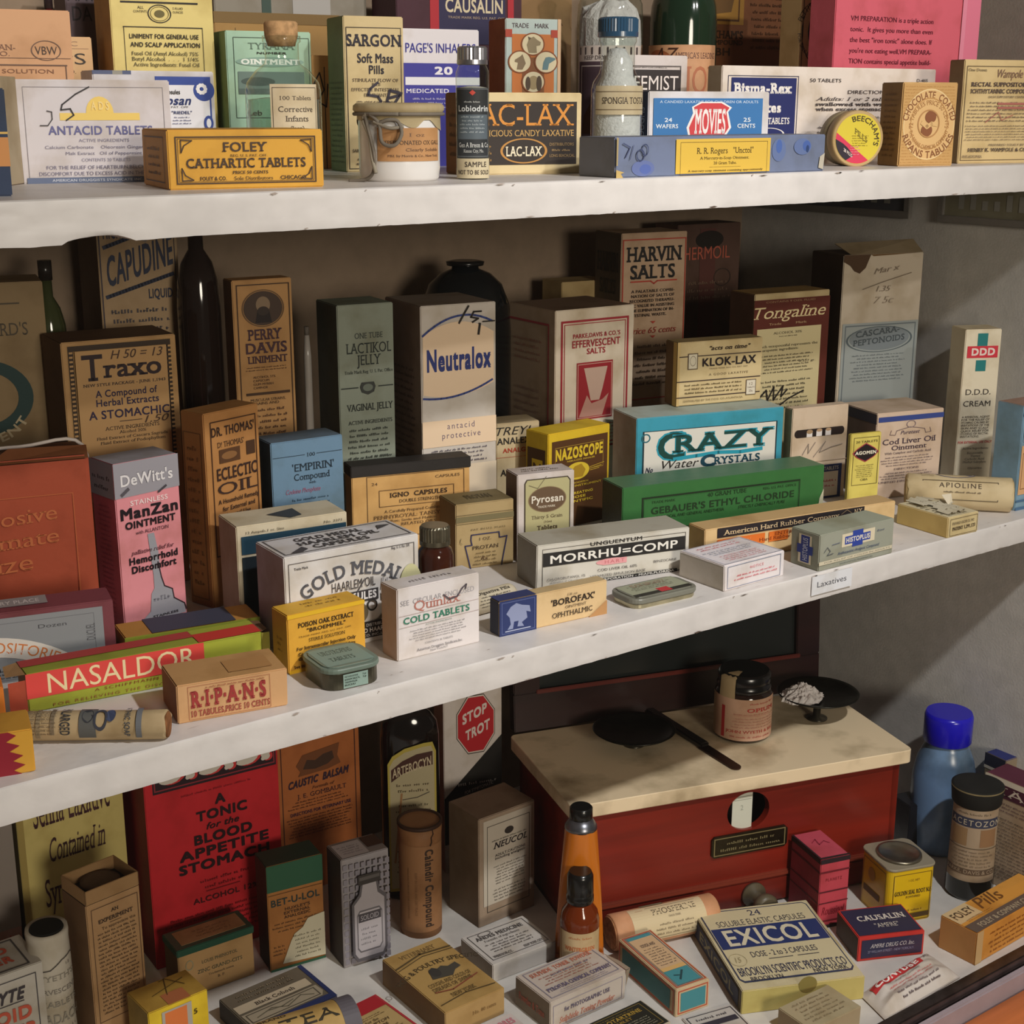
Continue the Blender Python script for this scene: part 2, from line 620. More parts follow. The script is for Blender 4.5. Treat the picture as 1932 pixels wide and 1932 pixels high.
# bronze frame and wooden ledge at the foot of the glass
mb = MB()
mb.box(LEFT_X, GLASS_Y - .012, FLOOR - .03, WALL_X + .02, GLASS_Y, FLOOR + .004, mat('#6a605c', 'metal'), .001)
mb.box(LEFT_X, GLASS_Y - .020, FLOOR - .03, WALL_X + .02, GLASS_Y - .013, FLOOR - .004, mat('#978a8c', 'paint'), .0015)
struct('trim_1', mb)
mb = MB()
mb.box(LEFT_X, GLASS_Y - .11, FLOOR - .05, WALL_X + .3, GLASS_Y - .0205, FLOOR - .022, mat('#c4703c', 'wood'), .002)
struct('trim_2', mb)

# front glass: thin clear pane
g = thin_glass('clear_pane', '#fafcfa', 0.035, 0.02)
mb = MB()
mb.add([(LEFT_X, GLASS_Y - .006, FLOOR + .004), (WALL_X + .02, GLASS_Y - .006, FLOOR + .004), (WALL_X + .02, GLASS_Y - .006, 2.15), (LEFT_X, GLASS_Y - .006, 2.15)], [(0, 1, 2, 3)], g)
struct('window_1', mb)

# stand-ins for room frames reflected in the glass, built on the right wall
for nm, lab, y0, y1, z0, z1, pc in (('reflected_print', 'dim reflection of a frame with pale upright shapes, built high on the right wall', .982, 1.20, 1.440, 1.481, '#4a4a50'),
                                    ('reflected_print', 'dim reflection of a mottled pale framed picture, built at the right edge', .77, .947, 1.439, 1.481, '#807c68')):
    t = empty(nm, (WALL_X, y0, z0))
    tag(t, lab, 'picture', 'reflected frames built on the right wall')
    w_, h_ = y1 - y0, z1 - z0
    mb = MB()
    for b in ((-.006, 0, 0, -.0005, w_, .007), (-.006, 0, h_ - .007, -.0005, w_, h_), (-.006, 0, .007, -.0005, .007, h_ - .007), (-.006, w_ - .007, .007, -.0005, w_, h_ - .007)):
        mb.box(*b, mat('#77726c', 'paint'), .0005)
    mb.build('frame', t)
    mb = MB()
    mb.box(-.003, .007, .007, -.0006, w_ - .007, h_ - .007, mat(pc), 0)
    fc = Flat((-.0031, w_ - .007, .007), (0, -(w_ - .014), 0), (0, 0, h_ - .014))
    rr = random.Random(2)
    paint(mb, fc, [('r', u, .25, u + .04, .25 + rr.uniform(.3, .6), '#8a8880') for u in [.1 + .085 * i for i in range(10)]], 3)
    mb.build('picture', t)

# printed name tag on the middle shelf edge
t = MB()
p0, p1 = (0.8436, 0.75, 1.184), (0.89, 0.75, 1.1827)
w_ = p1[0] - p0[0]
t.box(0, -.0006, 0, w_, 0, .0155, mat('#dcdce0'), 0)
paint(t, Flat((0, -.0006, 0), (w_, 0, 0), (0, 0, .0155)), [('t', 'Laxatives', .13, .38, .86, .68, '#55555c')], 1)
o = t.build('name_tag', None, (p0[0], FRONT_Y - .0012, SHELF_2 - .0172), (0, 0, math.radians(-.8)))
tag(o, 'small white printed name tag stuck to the edge of the middle shelf', 'tag')

b_navy = carton('medicine_carton', 'navy carton with an orange panel cut off by the left edge of the top shelf', 'box', 'medicine cartons on the top shelf', (0.1921, 0.7999, 1.5043), -12.0, 0.06, 0.03, 0.0546, '#2c3a55',
    {'F': [('r',0,0.28,1,0.55,'#c98a50'),('r',0,0.58,1,0.6,'#d8b060'),('g',0.1,0.32,0.9,0.5,3,'#6a4020')]})
b_antacid = carton('medicine_carton', 'white antacid tablets carton with a yellow sun and blue bottom band', 'box', 'medicine cartons on the top shelf', (0.296, 0.9089, 1.5043), -13.0, 0.0918, 0.03, 0.0612, '#d9d2d6',
    {'F': [('f',0.045,0.05,0.955,0.93,0.006,'#8a8488'),('r',0.27,0.61,0.79,0.68,'#f0cf70'),('p',[(0.62,0.68),(0.6156,0.7294),(0.6028,0.774),(0.5829,0.8094),(0.5578,0.8322),(0.53,0.84),(0.5022,0.8322),(0.4771,0.8094),(0.4572,0.774),(0.4444,0.7294),(0.44,0.68)],'#f0cf70'),('t','ANTACID TABLETS',0.19,0.47,0.87,0.555,'#6a6a9a','b'),('t','ACTIVE INGREDIENTS',0.38,0.4,0.71,0.43,'#8d8aa0'),('t','Calcium Carbonate    Oleoresin Ginger    Pepsin',0.16,0.335,0.95,0.365,'#807c92'),('t','Malt Extract   Oil of Peppermint',0.29,0.275,0.79,0.305,'#807c92'),('t','CONTENTS 20 TABLETS',0.39,0.21,0.71,0.24,'#8d8aa0'),('t','FOR THE RELIEF OF HEARTBURN,BELCHING AND',0.16,0.135,0.96,0.17,'#77738c'),('t','DISCOMFORT DUE TO EXCESS ACID IN THE STOMACH',0.11,0.075,0.97,0.11,'#77738c'),('r',0.03,0.0,0.99,0.055,'#66728f'),('t','AMERICAN DRUGGISTS SYNDICATE INC. NEW YORK',0.19,0.016,0.97,0.04,'#c8ccd8','b'),('l',[(0.47,0.93),(0.38,0.86),(0.29,0.76),(0.28,0.71),(0.34,0.72),(0.36,0.66),(0.31,0.61)],0.014,'#3a3638'),('l',[(0.19,0.7),(0.22,0.69),(0.22,0.62),(0.19,0.56),(0.14,0.56)],0.01,'#4a4648'),('t','A D S',0.475,0.71,0.59,0.79,'#f6dd98','b')],
    'L': [('g',0.1,0.1,0.9,0.9,6,'#a89c8c')]})

mb = MB()
mb.box(0, -0.026, 0, 0.0009, 0, 0.062, mat('#b7a68a'), 0.0002, {'L': mat('#a89878')})
paint(mb, Flat((0, 0, 0), (0, -0.026, 0), (0, 0, 0.062)), [('r',.0,.0,1,.09,'#5a6a88'),('g',.2,.14,.8,.9,10,'#8a7a60')], 5)
mb.build('end_flap', b_antacid, (0.0, 0.0, 0.0005), (0, 0, math.radians(-24)))

b_weight = carton('medicine_carton', 'peach drug carton with a circled monogram at the left end of the top shelf', 'box', 'medicine cartons on the top shelf', (0.2383, 1.0226, 1.5043), -10.0, 0.13, 0.04, 0.1068, '#d3a27a',
    {'F': [('t','WEIGHTMAN-',0.42,0.7602,0.72,0.7921,'#7d5a48','s'),('t','GARTEN CO.',0.4,0.7242,0.69,0.7522,'#7d5a48','s'),('o',0.87,0.7602,0.075,0.06,0.08,'#6d5346'),('t','VBW',0.815,0.7362,0.925,0.7842,'#4d3c34'),('r',0.3,0.7122,0.99,0.7154,'#6d5346'),('r',0.3,0.6682,0.97,0.6762,'#6d5346'),('r',0.96,0.2805,0.965,0.6682,'#6d5346'),('t','HOSPMAS SOLUTION',0.4,0.6243,0.9,0.6483,'#8a6048','')]})
b_ps = carton('medicine_carton', 'small peach carton peeping out behind the monogrammed peach drug carton', 'box', 'medicine cartons on the top shelf', (0.3538, 1.0687, 1.5043), -10.0, 0.05, 0.03, 0.0931, '#d8b184',
    {'F': [('t','PS',0.55,0.7983,0.9,0.879,'#3a322c'),('t','TIC',0.55,0.9328,0.8,0.9664,'#a0806a'),('r',0.5,0.9126,0.95,0.9153,'#a0806a'),('t','CO.',0.6,0.7311,0.75,0.758,'#6a5040')]})
b_dark = carton('medicine_carton', 'dark plum carton with black letters behind the yellow liniment carton', 'box', 'medicine cartons on the top shelf', (0.4116, 1.13, 1.5043), -8.0, 0.0382, 0.04, 0.1446, '#5a4a50',
    {'F': [('t','MATED',0.05,0.8445,0.95,0.901,'#2a2226'),('t','DA',0.12,0.7455,0.5,0.8162,'#2a2226')]})
b_lini = carton('medicine_carton', 'tall pale yellow liniment carton with black type and a round seal', 'box', 'medicine cartons on the top shelf', (0.4065, 1.03, 1.5043), -9.0, 0.0733, 0.05, 0.1409, '#e2cd84',
    {'F': [('r',0.1,0.8187,0.85,0.8275,'#2b2622'),('o',0.47,0.77,0.115,0.0442,0.1,'#2b2622'),('o',0.47,0.77,0.09,0.0345,0.06,'#5a5030'),('e',0.47,0.77,0.05,0.0177,'#6d6238'),('t','ALL',0.26,0.7921,0.32,0.8054,'#2b2622'),('t','CONTENTS',0.22,0.7745,0.35,0.7851,'#2b2622'),('t','2 FLUID',0.6,0.7921,0.7,0.8028,'#2b2622'),('t','OUNCES',0.6,0.7745,0.7,0.7851,'#2b2622'),('r',0.11,0.7037,0.885,0.7081,'#2b2622'),('r',0.115,0.2039,0.12,0.7037,'#2b2622'),('r',0.88,0.2039,0.885,0.7037,'#2b2622'),('t','LINIMENT FOR GENERAL USE',0.165,0.6506,0.84,0.6727,'#2b2622','b'),('t','AND SCALP APPLICATION',0.17,0.6108,0.85,0.6329,'#2b2622','b'),('t','Fusel Oil (Amyl Alcohol) 75%',0.175,0.571,0.83,0.5887,'#4a4430','s'),('t','Butyl Alcohol  .  .  .  1 1/4%',0.175,0.5445,0.83,0.5622,'#4a4430','s'),('t','Active Ingredients: Fusel Oil',0.185,0.5179,0.835,0.5356,'#4a4430','s')]}, side={'L': '#b98e50'})
b_riedel = carton('medicine_carton', 'white capsule carton with a dark blue scalloped border and daisy behind the antacid carton', 'box', 'medicine cartons on the top shelf', (0.3657, 0.965, 1.5043), -4.0, 0.0837, 0.025, 0.0684, '#d8d4da',
    {'F': [('r',0,0.9636,0.31,1.0,'#5a6280'),('r',0.16,0.9636,0.24,1.0,'#9a968c'),('r',0.5,0.0,0.965,0.949,'#3c509a'),('r',0.5,0.3076,0.95,0.9271,'#eceaf0'),('r',0.5,0.8688,0.95,0.9271,'#3c509a'),('e',0.905,0.8178,0.09,0.102,'#3c509a'),('e',0.918,0.8324,0.016,0.019,'#f4f2f4'),('e',0.9117,0.8538,0.016,0.019,'#f4f2f4'),('e',0.8952,0.867,0.016,0.019,'#f4f2f4'),('e',0.8748,0.867,0.016,0.019,'#f4f2f4'),('e',0.8583,0.8538,0.016,0.019,'#f4f2f4'),('e',0.852,0.8324,0.016,0.019,'#f4f2f4'),('e',0.8583,0.811,0.016,0.019,'#f4f2f4'),('e',0.8747,0.7977,0.016,0.019,'#f4f2f4'),('e',0.8951,0.7977,0.016,0.019,'#f4f2f4'),('e',0.9116,0.8109,0.016,0.019,'#f4f2f4'),('e',0.885,0.8324,0.014,0.0182,'#3c509a'),('t','Capsules',0.56,0.7813,0.7,0.8251,'#2b2622','b'),('t','osan',0.58,0.6793,0.79,0.7668,'#27366b','bi'),('t','PAT. OFF.',0.62,0.6501,0.77,0.6684,'#666666'),('t','"RIEDEL"',0.62,0.5918,0.79,0.621,'#27366b','b'),('g',0.62,0.4898,0.79,0.5773,3,'#555a88'),('e',0.93,0.5044,0.04,0.0729,'#3c509a'),('e',0.93,0.5044,0.02,0.0437,'#eceaf0')]})
b_foley = carton('medicine_carton', 'long orange-yellow cathartic tablets carton at the front of the top shelf', 'box', 'medicine cartons on the top shelf', (0.3405, 0.7918, 1.5043), -11.0, 0.0906, 0.0698, 0.0329, '#d9a23c',
    {'F': [('f',0.045,0.09,0.95,0.89,0.022,'#4d3a2c'),('f',0.06,0.125,0.935,0.855,0.008,'#4d3a2c'),('t','FOLEY',0.34,0.63,0.63,0.79,'#4a382c','sb'),('t','REG. U. S. PAT. OFF.',0.39,0.545,0.63,0.585,'#5a4430','s'),('t','CATHARTIC TABLETS',0.11,0.36,0.88,0.52,'#4a382c','sb'),('t','PRICE 50 CENTS',0.4,0.255,0.63,0.305,'#4a382c','sb'),('t','FOLEY & CO.',0.19,0.15,0.36,0.215,'#4a382c','sb'),('t','Sole Distributors',0.41,0.15,0.66,0.21,'#4a382c','s'),('t','CHICAGO',0.71,0.15,0.88,0.215,'#4a382c','sb'),('l',[(0.08,0.83),(0.15,0.82),(0.1,0.74),(0.08,0.62),(0.08,0.83)],0.02,'#4d3a2c'),('l',[(0.92,0.83),(0.85,0.82),(0.9,0.74),(0.92,0.62),(0.92,0.83)],0.02,'#4d3a2c'),('l',[(0.08,0.15),(0.15,0.16),(0.1,0.24),(0.08,0.36),(0.08,0.15)],0.02,'#4d3a2c'),('l',[(0.92,0.15),(0.85,0.16),(0.9,0.24),(0.92,0.36),(0.92,0.15)],0.02,'#4d3a2c')],
    'L': [('f',0.12,0.1,0.85,0.88,0.02,'#5a4028'),('g',0.2,0.2,0.75,0.75,4,'#5a4028')],
    'T': [('g',0.3,0.3,0.8,0.8,2,'#b07a30')]}, side={'L': '#c98d3c', 'T': '#cf9838'})
b_green = carton('medicine_carton', 'mint green ointment carton behind the corked bottle', 'box', 'medicine cartons on the top shelf', (0.479, 1.0, 1.5043), -10.0, 0.0635, 0.035, 0.0977, '#a9c9b0',
    {'F': [('f',0.08,0.3823,0.97,0.9554,0.004,'#3a4a40'),('t','TYRANA',0.25,0.8726,0.8,0.9172,'#6a8070','s'),('t','NUMBER',0.35,0.8376,0.7,0.8535,'#2b2622','b'),('e',0.5,0.7835,0.4,0.035,'#8aa898'),('t','OINTMENT',0.16,0.7644,0.85,0.8026,'#eef2e8','sh'),('r',0.12,0.5543,0.9,0.7134,'#6d8078'),('r',0.12,0.5543,0.9,0.5925,'#56655e'),('e',0.35,0.6434,0.2,0.0318,'#4a5852'),('t','Leb',0.22,0.4014,0.38,0.4396,'#2b2622')]}, side={'L': '#7a9a80'})
b_tanwide = carton('medicine_carton', 'wide ochre carton standing behind the mint green ointment carton', 'box', 'medicine cartons on the top shelf', (0.5079, 1.08, 1.5043), -6.0, 0.1043, 0.05, 0.1154, '#a5804a',
    {'F': [('r',0.16,0.72,0.165,0.9,'#5a4426'),('r',0.12,0.82,0.24,0.825,'#5a4426'),('r',0.0,0.93,1,1,'#7a6038')]})
b_greyup = carton('medicine_carton', 'grey printed carton at the very back above the ochre carton', 'box', 'medicine cartons on the top shelf', (0.5419, 1.15, 1.5043), -4.0, 0.138, 0.04, 0.1527, '#8b8478',
    {'F': [('t','INGREDIENTS',0.0,0.68,0.28,0.715,'#4a4640'),('r',0.3,0.5,0.36,1,'#3f5048'),('r',0.5,0.5,0.75,1,'#a8a4a0')]})
b_script = carton('medicine_carton', 'narrow tan carton with a script mark beside the corked bottle', 'box', 'medicine cartons on the top shelf', (0.5468, 1.0, 1.5043), -10.0, 0.0157, 0.02, 0.0821, '#d1a266',
    {'F': [('l',[(0.1,0.75),(0.4,0.85),(0.6,0.7),(0.3,0.6),(0.7,0.55),(0.8,0.75)],0.012,'#2b2622'),('r',0.62,0.0,0.66,0.9,'#2b2622')]})
b_sargon = carton('medicine_carton', 'tall cream soft mass pills carton with a faded green side', 'box', 'medicine cartons on the top shelf', (0.539, 0.9375, 1.5043), -13.0, 0.0444, 0.0398, 0.1069, '#d3bd8e',
    {'F': [('f',0.04,0.02,0.96,0.93,0.005,'#4a4034'),('t','SARGON',0.045,0.81,0.965,0.885,'#2e2a34','sb'),('t','Soft Mass',0.22,0.705,0.82,0.765,'#2e2a34','b'),('t','Pills',0.41,0.635,0.66,0.69,'#2e2a34','b'),('t','STIMULATE FLOW OF',0.13,0.585,0.9,0.605,'#5a4c40','s'),('t','BILE',0.45,0.56,0.6,0.578,'#5a4c40','s'),('t','EFFECTIVE INTESTINAL',0.11,0.525,0.92,0.545,'#5a4c40','s'),('t','ELIMINANT',0.32,0.49,0.7,0.51,'#5a4c40','s'),('g',0.14,0.36,0.9,0.47,5,'#5a4c40'),('t','SARGON',0.1,0.13,0.35,0.15,'#4a4034','sb'),('g',0.15,0.04,0.5,0.1,2,'#4a4034'),('l',[(0.55,0.58),(0.42,0.54),(0.38,0.5),(0.55,0.49),(0.6,0.46),(0.52,0.43),(0.45,0.42)],0.016,'#3a3440'),('l',[(0.95,0.51),(0.75,0.53),(0.7,0.46),(0.8,0.43),(0.92,0.5),(0.72,0.48)],0.018,'#3a3440')],
    'L': [('g',0.1,0.05,0.9,0.6,16,'#5a6040')]}, side={'L': '#77805a'})
b_page = carton('medicine_carton', 'white and violet-blue inhalers carton beside the cream soft mass pills carton', 'box', 'medicine cartons on the top shelf', (0.6252, 1.0, 1.5043), -11.0, 0.0662, 0.03, 0.1035, '#e6e0e4',
    {'F': [('r',0,0.0,1,0.754,'#43409a'),('t',"PAGE'S INHALERS",0.06,0.8299,0.95,0.8968,'#3c3c98'),('t','20',0.42,0.672,0.65,0.7297,'#f0ecf2','h'),('r',0.05,0.5961,1,0.6538,'#eceaf0'),('t','MEDICATED',0.06,0.5384,0.6,0.5688,'#e8e4f0','b'),('g',0.06,0.423,0.9,0.5141,3,'#c8c4e0')]})
b_causbig = carton('medicine_carton', 'large dark red and navy carton at the back of the top shelf', 'box', 'medicine cartons on the top shelf', (0.6777, 1.09, 1.5043), -7.0, 0.1204, 0.05, 0.1679, '#4a2a34',
    {'F': [('r',0.26,0.5778,0.33,1.0,'#b03038'),('r',0.33,0.5778,0.86,1.0,'#34304e'),('t','CAUSALIN',0.38,0.7307,0.84,0.7962,'#d8c8a8','b'),('t','TRADE MARK REG. U.S. PAT. OFF.',0.4,0.7015,0.86,0.7125,'#b09a80'),('r',0.88,0.5778,0.93,1.0,'#b03038'),('t','AMFRE',0.2,0.5778,0.6,0.636,'#7a3048','b')]})
b_lac = carton('medicine_carton', 'dark brown and cream candy laxative carton with orange lettering', 'box', 'medicine cartons on the top shelf', (0.5796, 0.8478, 1.5043), -13.0, 0.0889, 0.035, 0.0549, '#dcc79a',
    {'F': [('r',0.0,0.12,0.955,0.89,'#38302c'),('t','LAC-LAX',0.02,0.6,0.93,0.86,'#d99040','s'),('t','DELICIOUS CANDY LAXATIVE',0.1,0.47,0.93,0.545,'#c9a060','s'),('o',0.5,0.29,0.2,0.155,0.1,'#c08a48'),('t','LAC-LAX',0.345,0.225,0.655,0.345,'#e8dcc0','sb'),('g',0.04,0.15,0.25,0.4,3,'#a07a48'),('t','DISTRIBUTORS',0.72,0.35,0.93,0.385,'#a88a60'),('g',0.72,0.27,0.93,0.33,1,'#a88a60'),('t','LONG BEACH,CAL.',0.72,0.21,0.94,0.245,'#a88a60')],
    'L': [('g',0.2,0.2,0.8,0.8,5,'#5a3418')]}, side={'L': '#7a4a24', 'T': '#d8c090'})
b_dogs = carton('medicine_carton', 'pale blue and orange carton printed with dog heads in circles', 'box', 'medicine cartons on the top shelf', (0.7137, 0.985, 1.5043), -13.0, 0.0486, 0.035, 0.1131, '#b9c8c4',
    {'F': [('r',0.12,0.0,0.88,0.8957,'#c87840'),('r',0.3,0.0,0.7,0.7392,'#8a5a38'),('t','TRADE',0.12,0.9374,0.42,0.9687,'#5a4a50'),('t','MARK',0.53,0.9374,0.78,0.9687,'#5a4a50'),('r',0,0.8748,0.12,0.927,'#b04a38'),('r',0.82,0.8748,0.95,0.927,'#b04a38'),('r',0.94,0.0,1,1.0,'#d8b490'),('e',0.49,0.8279,0.215,0.0782,'#8a5030'),('e',0.49,0.8279,0.19,0.0694,'#e2d4b0'),('e',0.26,0.708,0.215,0.0782,'#8a5030'),('e',0.26,0.708,0.19,0.0694,'#e2d4b0'),('e',0.73,0.708,0.215,0.0782,'#8a5030'),('e',0.73,0.708,0.19,0.0694,'#e2d4b0'),('e',0.5,0.5724,0.215,0.0782,'#8a5030'),('e',0.5,0.5724,0.19,0.0694,'#e2d4b0'),('p',[(0.42,0.7705),(0.38,0.8227),(0.42,0.8644),(0.5,0.8801),(0.56,0.8592),(0.63,0.8435),(0.62,0.8227),(0.55,0.8175),(0.56,0.7705)],'#98886a'),('p',[(0.42,0.854),(0.4,0.8801),(0.46,0.8696)],'#6a5c48'),('p',[(0.2,0.6558),(0.3,0.6558),(0.36,0.6975),(0.32,0.7392),(0.3,0.7601),(0.26,0.7445),(0.17,0.7236),(0.16,0.708),(0.22,0.7027)],'#8a765c'),('p',[(0.66,0.6558),(0.76,0.6558),(0.78,0.6975),(0.9,0.7262),(0.89,0.7366),(0.78,0.7445),(0.72,0.7392),(0.68,0.708)],'#6d8a90'),('e',0.5,0.5671,0.1,0.0469,'#a8946e'),('e',0.4,0.5619,0.045,0.0469,'#5a4a3c'),('e',0.6,0.5619,0.05,0.0522,'#5a4a3c')]}, side={'L': '#a8623a', 'T': '#d8b888'})
b_tandog = carton('medicine_carton', 'tall tan printed carton at the back behind the dog heads carton', 'box', 'medicine cartons on the top shelf', (0.8245, 1.12, 1.5043), -8.0, 0.0579, 0.04, 0.1652, '#8a6a44',
    {'F': [('g',0.1,0.6,0.9,0.75,3,'#5a3f26')]})
b_femist = carton('medicine_carton', 'white and black carton half hidden by the corked white powder bottle', 'box', 'medicine cartons on the top shelf', (0.788, 0.93, 1.5043), -12.0, 0.0615, 0.03, 0.0855, '#ded4d2',
    {'F': [('f',0.02,0.5418,0.9,0.9065,0.012,'#6a6260'),('r',0.05,0.5792,0.9,0.8691,'#3a3434'),('g',0.2,0.8784,0.7,0.9018,1,'#8a8280'),('t','FEMIST',0.2,0.6868,0.86,0.813,'#eee4e0')]})
b_movies = carton('medicine_carton', 'blue and white wafers carton with a red shield', 'box', 'medicine cartons on the top shelf', (0.7345, 0.835, 1.5043), -13.0, 0.104, 0.0197, 0.0565, '#dedade',
    {'F': [('r',0.04,-0.0,0.94,0.9149,'#3f78b2'),('t','A CANDIED LAXATIVE FOR CHILDREN OR ADULTS',0.09,0.8527,0.9,0.8854,'#d4e2f0'),('p',[(0.35,0.8036),(0.42,0.869),(0.6,0.869),(0.68,0.797),(0.65,0.7381),(0.68,0.5416),(0.6,0.3452),(0.34,0.3452),(0.31,0.5416),(0.36,0.725)],'#f2ece8'),('p',[(0.365,0.8003),(0.43,0.8527),(0.59,0.8527),(0.66,0.7937),(0.635,0.7381),(0.66,0.5416),(0.585,0.3583),(0.35,0.3583),(0.33,0.5416),(0.38,0.725)],'#d2484c'),('t','MOVIES',0.375,0.4631,0.63,0.7774,'#f4ece8','sb'),('t','24',0.13,0.6137,0.19,0.6661,'#e4ecf4','b'),('t','WAFERS',0.06,0.5351,0.24,0.5875,'#e4ecf4','b'),('t','25',0.78,0.6137,0.84,0.6661,'#e4ecf4','b'),('t','CENTS',0.73,0.5351,0.88,0.5875,'#e4ecf4','b')],
    'L': [('z','FOR COUGHS',0.35,0.1,0.75,0.8,'#9ab0c8')]}, side={'L': '#33435e'})
b_bisma = carton('medicine_carton', 'long white tablets carton with a navy panel and printed directions', 'box', 'medicine cartons on the top shelf', (0.8367, 0.865, 1.5043), -4.0, 0.2406, 0.0179, 0.0769, '#e8dcd2',
    {'F': [('f',0.025,0.0,0.335,0.9052,0.008,'#4a4a60'),('r',0.04,0.0,0.325,0.8833,'#2e3468'),('t','Bisma-Rex',0.05,0.7265,0.305,0.8322,'#eee8e4','sh'),('t','tes',0.195,0.5332,0.26,0.6353,'#eee8e4','sh'),('t','Bisma',0.07,0.5332,0.18,0.6353,'#eee8e4','sh'),('t','TABLETS',0.205,0.4165,0.3,0.4822,'#eee8e4','sb'),('o',0.21,0.3144,0.07,0.0656,0.1,'#eee8e4'),('t','50 TABLETS',0.385,0.8468,0.53,0.8833,'#4a4446'),('t','D-465',0.9,0.8614,0.955,0.8942,'#4a4446'),('t','DIRECTIONS',0.565,0.7301,0.76,0.7666,'#4a4446'),('t','Adults: 1 or 2 tablets',0.415,0.6572,0.8,0.6937,'#4a4446','si'),('t','swallowed with water',0.415,0.6025,0.79,0.639,'#4a4446','sb'),('t','when excess stomach acid',0.415,0.5514,0.82,0.5879,'#4a4446','sb'),('g',0.42,0.3071,0.95,0.5113,4,'#5a5456')]}, side={'L': '#b3a38a'})
b_unctol = carton('slip_box', 'long worn blue-grey slip box with a yellow ointment label at the shelf front', 'box', 'medicine cartons on the top shelf', (0.6394, 0.7586, 1.5043), -1.0, 0.198, 0.0395, 0.0262, '#6f7994',
    {'F': [('e',0.76,0.6,0.035,0.3,'#65749c'),('e',0.76,0.7,0.015,0.18,'#4d66a4'),('e',0.12,0.22,0.05,0.2,'#6672a0'),('e',0.13,0.2,0.025,0.12,'#5768a6'),('e',0.88,0.68,0.045,0.22,'#62729c'),('e',0.9,0.7,0.02,0.14,'#4a62a0'),('e',0.905,0.62,0.008,0.1,'#33446c'),('r',0.265,0.05,0.715,0.93,'#d9b34c'),('f',0.285,-0.0,0.7,0.85,0.012,'#4a3c24'),('t','R. R. Rogers   "Unctol"',0.36,0.55,0.63,0.7,'#3c3220','s'),('t','A Mercury-in-Soap Ointment.',0.375,0.4,0.61,0.47,'#4c4028','s'),('t','20 Gram Tube.',0.44,0.27,0.55,0.34,'#4c4028','s'),('r',0.42,0.2,0.57,0.205,'#4c4028'),('t','A mercury-soap ointment containing approximately',0.32,0.09,0.68,0.14,'#5c4c30','s'),('p',[(0.965,0.1),(0.99,0.05),(0.995,0.5),(0.97,0.4)],'#b8b0a0'),('l',[(0.04,0.5),(0.06,0.75),(0.03,0.85)],0.03,'#4a5070'),('l',[(0.06,0.45),(0.075,0.8)],0.02,'#4a5070'),('o',0.105,0.55,0.018,0.15,0.2,'#3c4464'),('o',0.125,0.68,0.015,0.15,0.2,'#3c4464'),('p',[(0,0.0),(0.03,0.0),(0.02,0.1),(0.035,0.13),(0.0,0.2)],'#c0a468'),('p',[(0,0.3),(0.006,0.3),(0.008,0.98),(0,1)],'#a89468')]}, side={'L': '#7c7c80', 'T': '#767c8c'})

bee = empty('pill_box', (0.9202, 0.8001, 1.5043), (0, 0, math.radians(-24)))
tag(bee, 'round pill box lying on its side with a yellow and pink label', 'box', 'medicine cartons on the top shelf')
R_ = 0.0212
mb = MB()
mb.lathe([(R_ - .0008, 0), (R_, .0006), (R_, .013), (R_ - .0012, .0134), (R_ - .0012, .026), (R_ - .002, .0268)], mat('#a39372'), 48)
mb.build('base', bee, (0.004, 0.0285, R_), (math.radians(90), 0, 0))
mb = MB()
mb.lathe([(R_ + .0002, 0), (R_ + .0006, .0004), (R_ + .0006, .0105), (R_ - .0003, .0115)], mat('#bda070'), 48)
fc = Flat((-R_, -R_, .0115), (2 * R_, 0, 0), (0, 2 * R_, 0))
paint(mb, fc, [('e',.5,.5,.455,.455,'#d8c33c'),('p',[(.5+.45*math.cos(math.radians(a)),.5+.45*math.sin(math.radians(a))) for a in range(165,301,9)],'#d43a58'),('p',[(.5+.45*math.cos(math.radians(a)),.5+.45*math.sin(math.radians(a))) for a in range(180,246,6)] + [(.42,.2),(.3,.34),(.2,.42)],'#2c2430'),
 ('a',"BEECHAM'S",.5,.5,.32,.10,112,-20,'#4a401c','b'),('t','PILLS',.42,.6,.68,.7,'#6a5c20','s',-.18),('g',.36,.36,.72,.58,5,'#8a7a24'),('t','28 PILLS',.22,.28,.4,.34,'#e8d8d0','b',-.12),('g',.34,.2,.56,.38,4,'#f0a0a8')], 3)
mb.build('lid', bee, (0.004, 0.0125, R_), (math.radians(90), 0, 0))

b_ripch = carton('medicine_carton', 'small tan square carton with a round chocolate coated tablets seal', 'box', 'medicine cartons on the top shelf', (0.9497, 0.7794, 1.5043), -16.0, 0.0519, 0.0289, 0.0643, '#d6ad72',
    {'F': [('r',0.02,0.02,0.98,0.98,'#c79c62'),('g',0.03,0.03,0.97,0.97,26,'#b98a50',0.05),('e',0.51,0.5,0.46,0.42,'#dcb47c'),('o',0.51,0.5,0.465,0.425,0.03,'#e8cc98'),('a','CHOCOLATE  COATED',0.51,0.5,0.31,0.085,172,8,'#8a5a38','b'),('a','RIPANS TABULES',0.51,0.5,0.32,0.085,200,340,'#8a5a38','b'),('o',0.51,0.51,0.34,0.31,0.04,'#c09058'),('a','72 TABULES PRICE 50 CENTS',0.51,0.5,0.235,0.055,190,-10,'#a87848',''),('a','THE RIPANS CHEMICAL COMPANY',0.51,0.5,0.25,0.05,195,345,'#a87848',''),('e',0.53,0.59,0.1,0.075,'#8a5638'),('e',0.47,0.43,0.1,0.075,'#8a5638'),('o',0.5,0.51,0.2,0.17,0.1,'#b98a58'),('l',[(0.38,0.52),(0.47,0.47),(0.55,0.51),(0.65,0.5)],0.05,'#dcb47c')],
    'L': [('g',0.15,0.1,0.85,0.9,12,'#7a5830')]}, side={'L': '#9a7440', 'T': '#6a5034'})
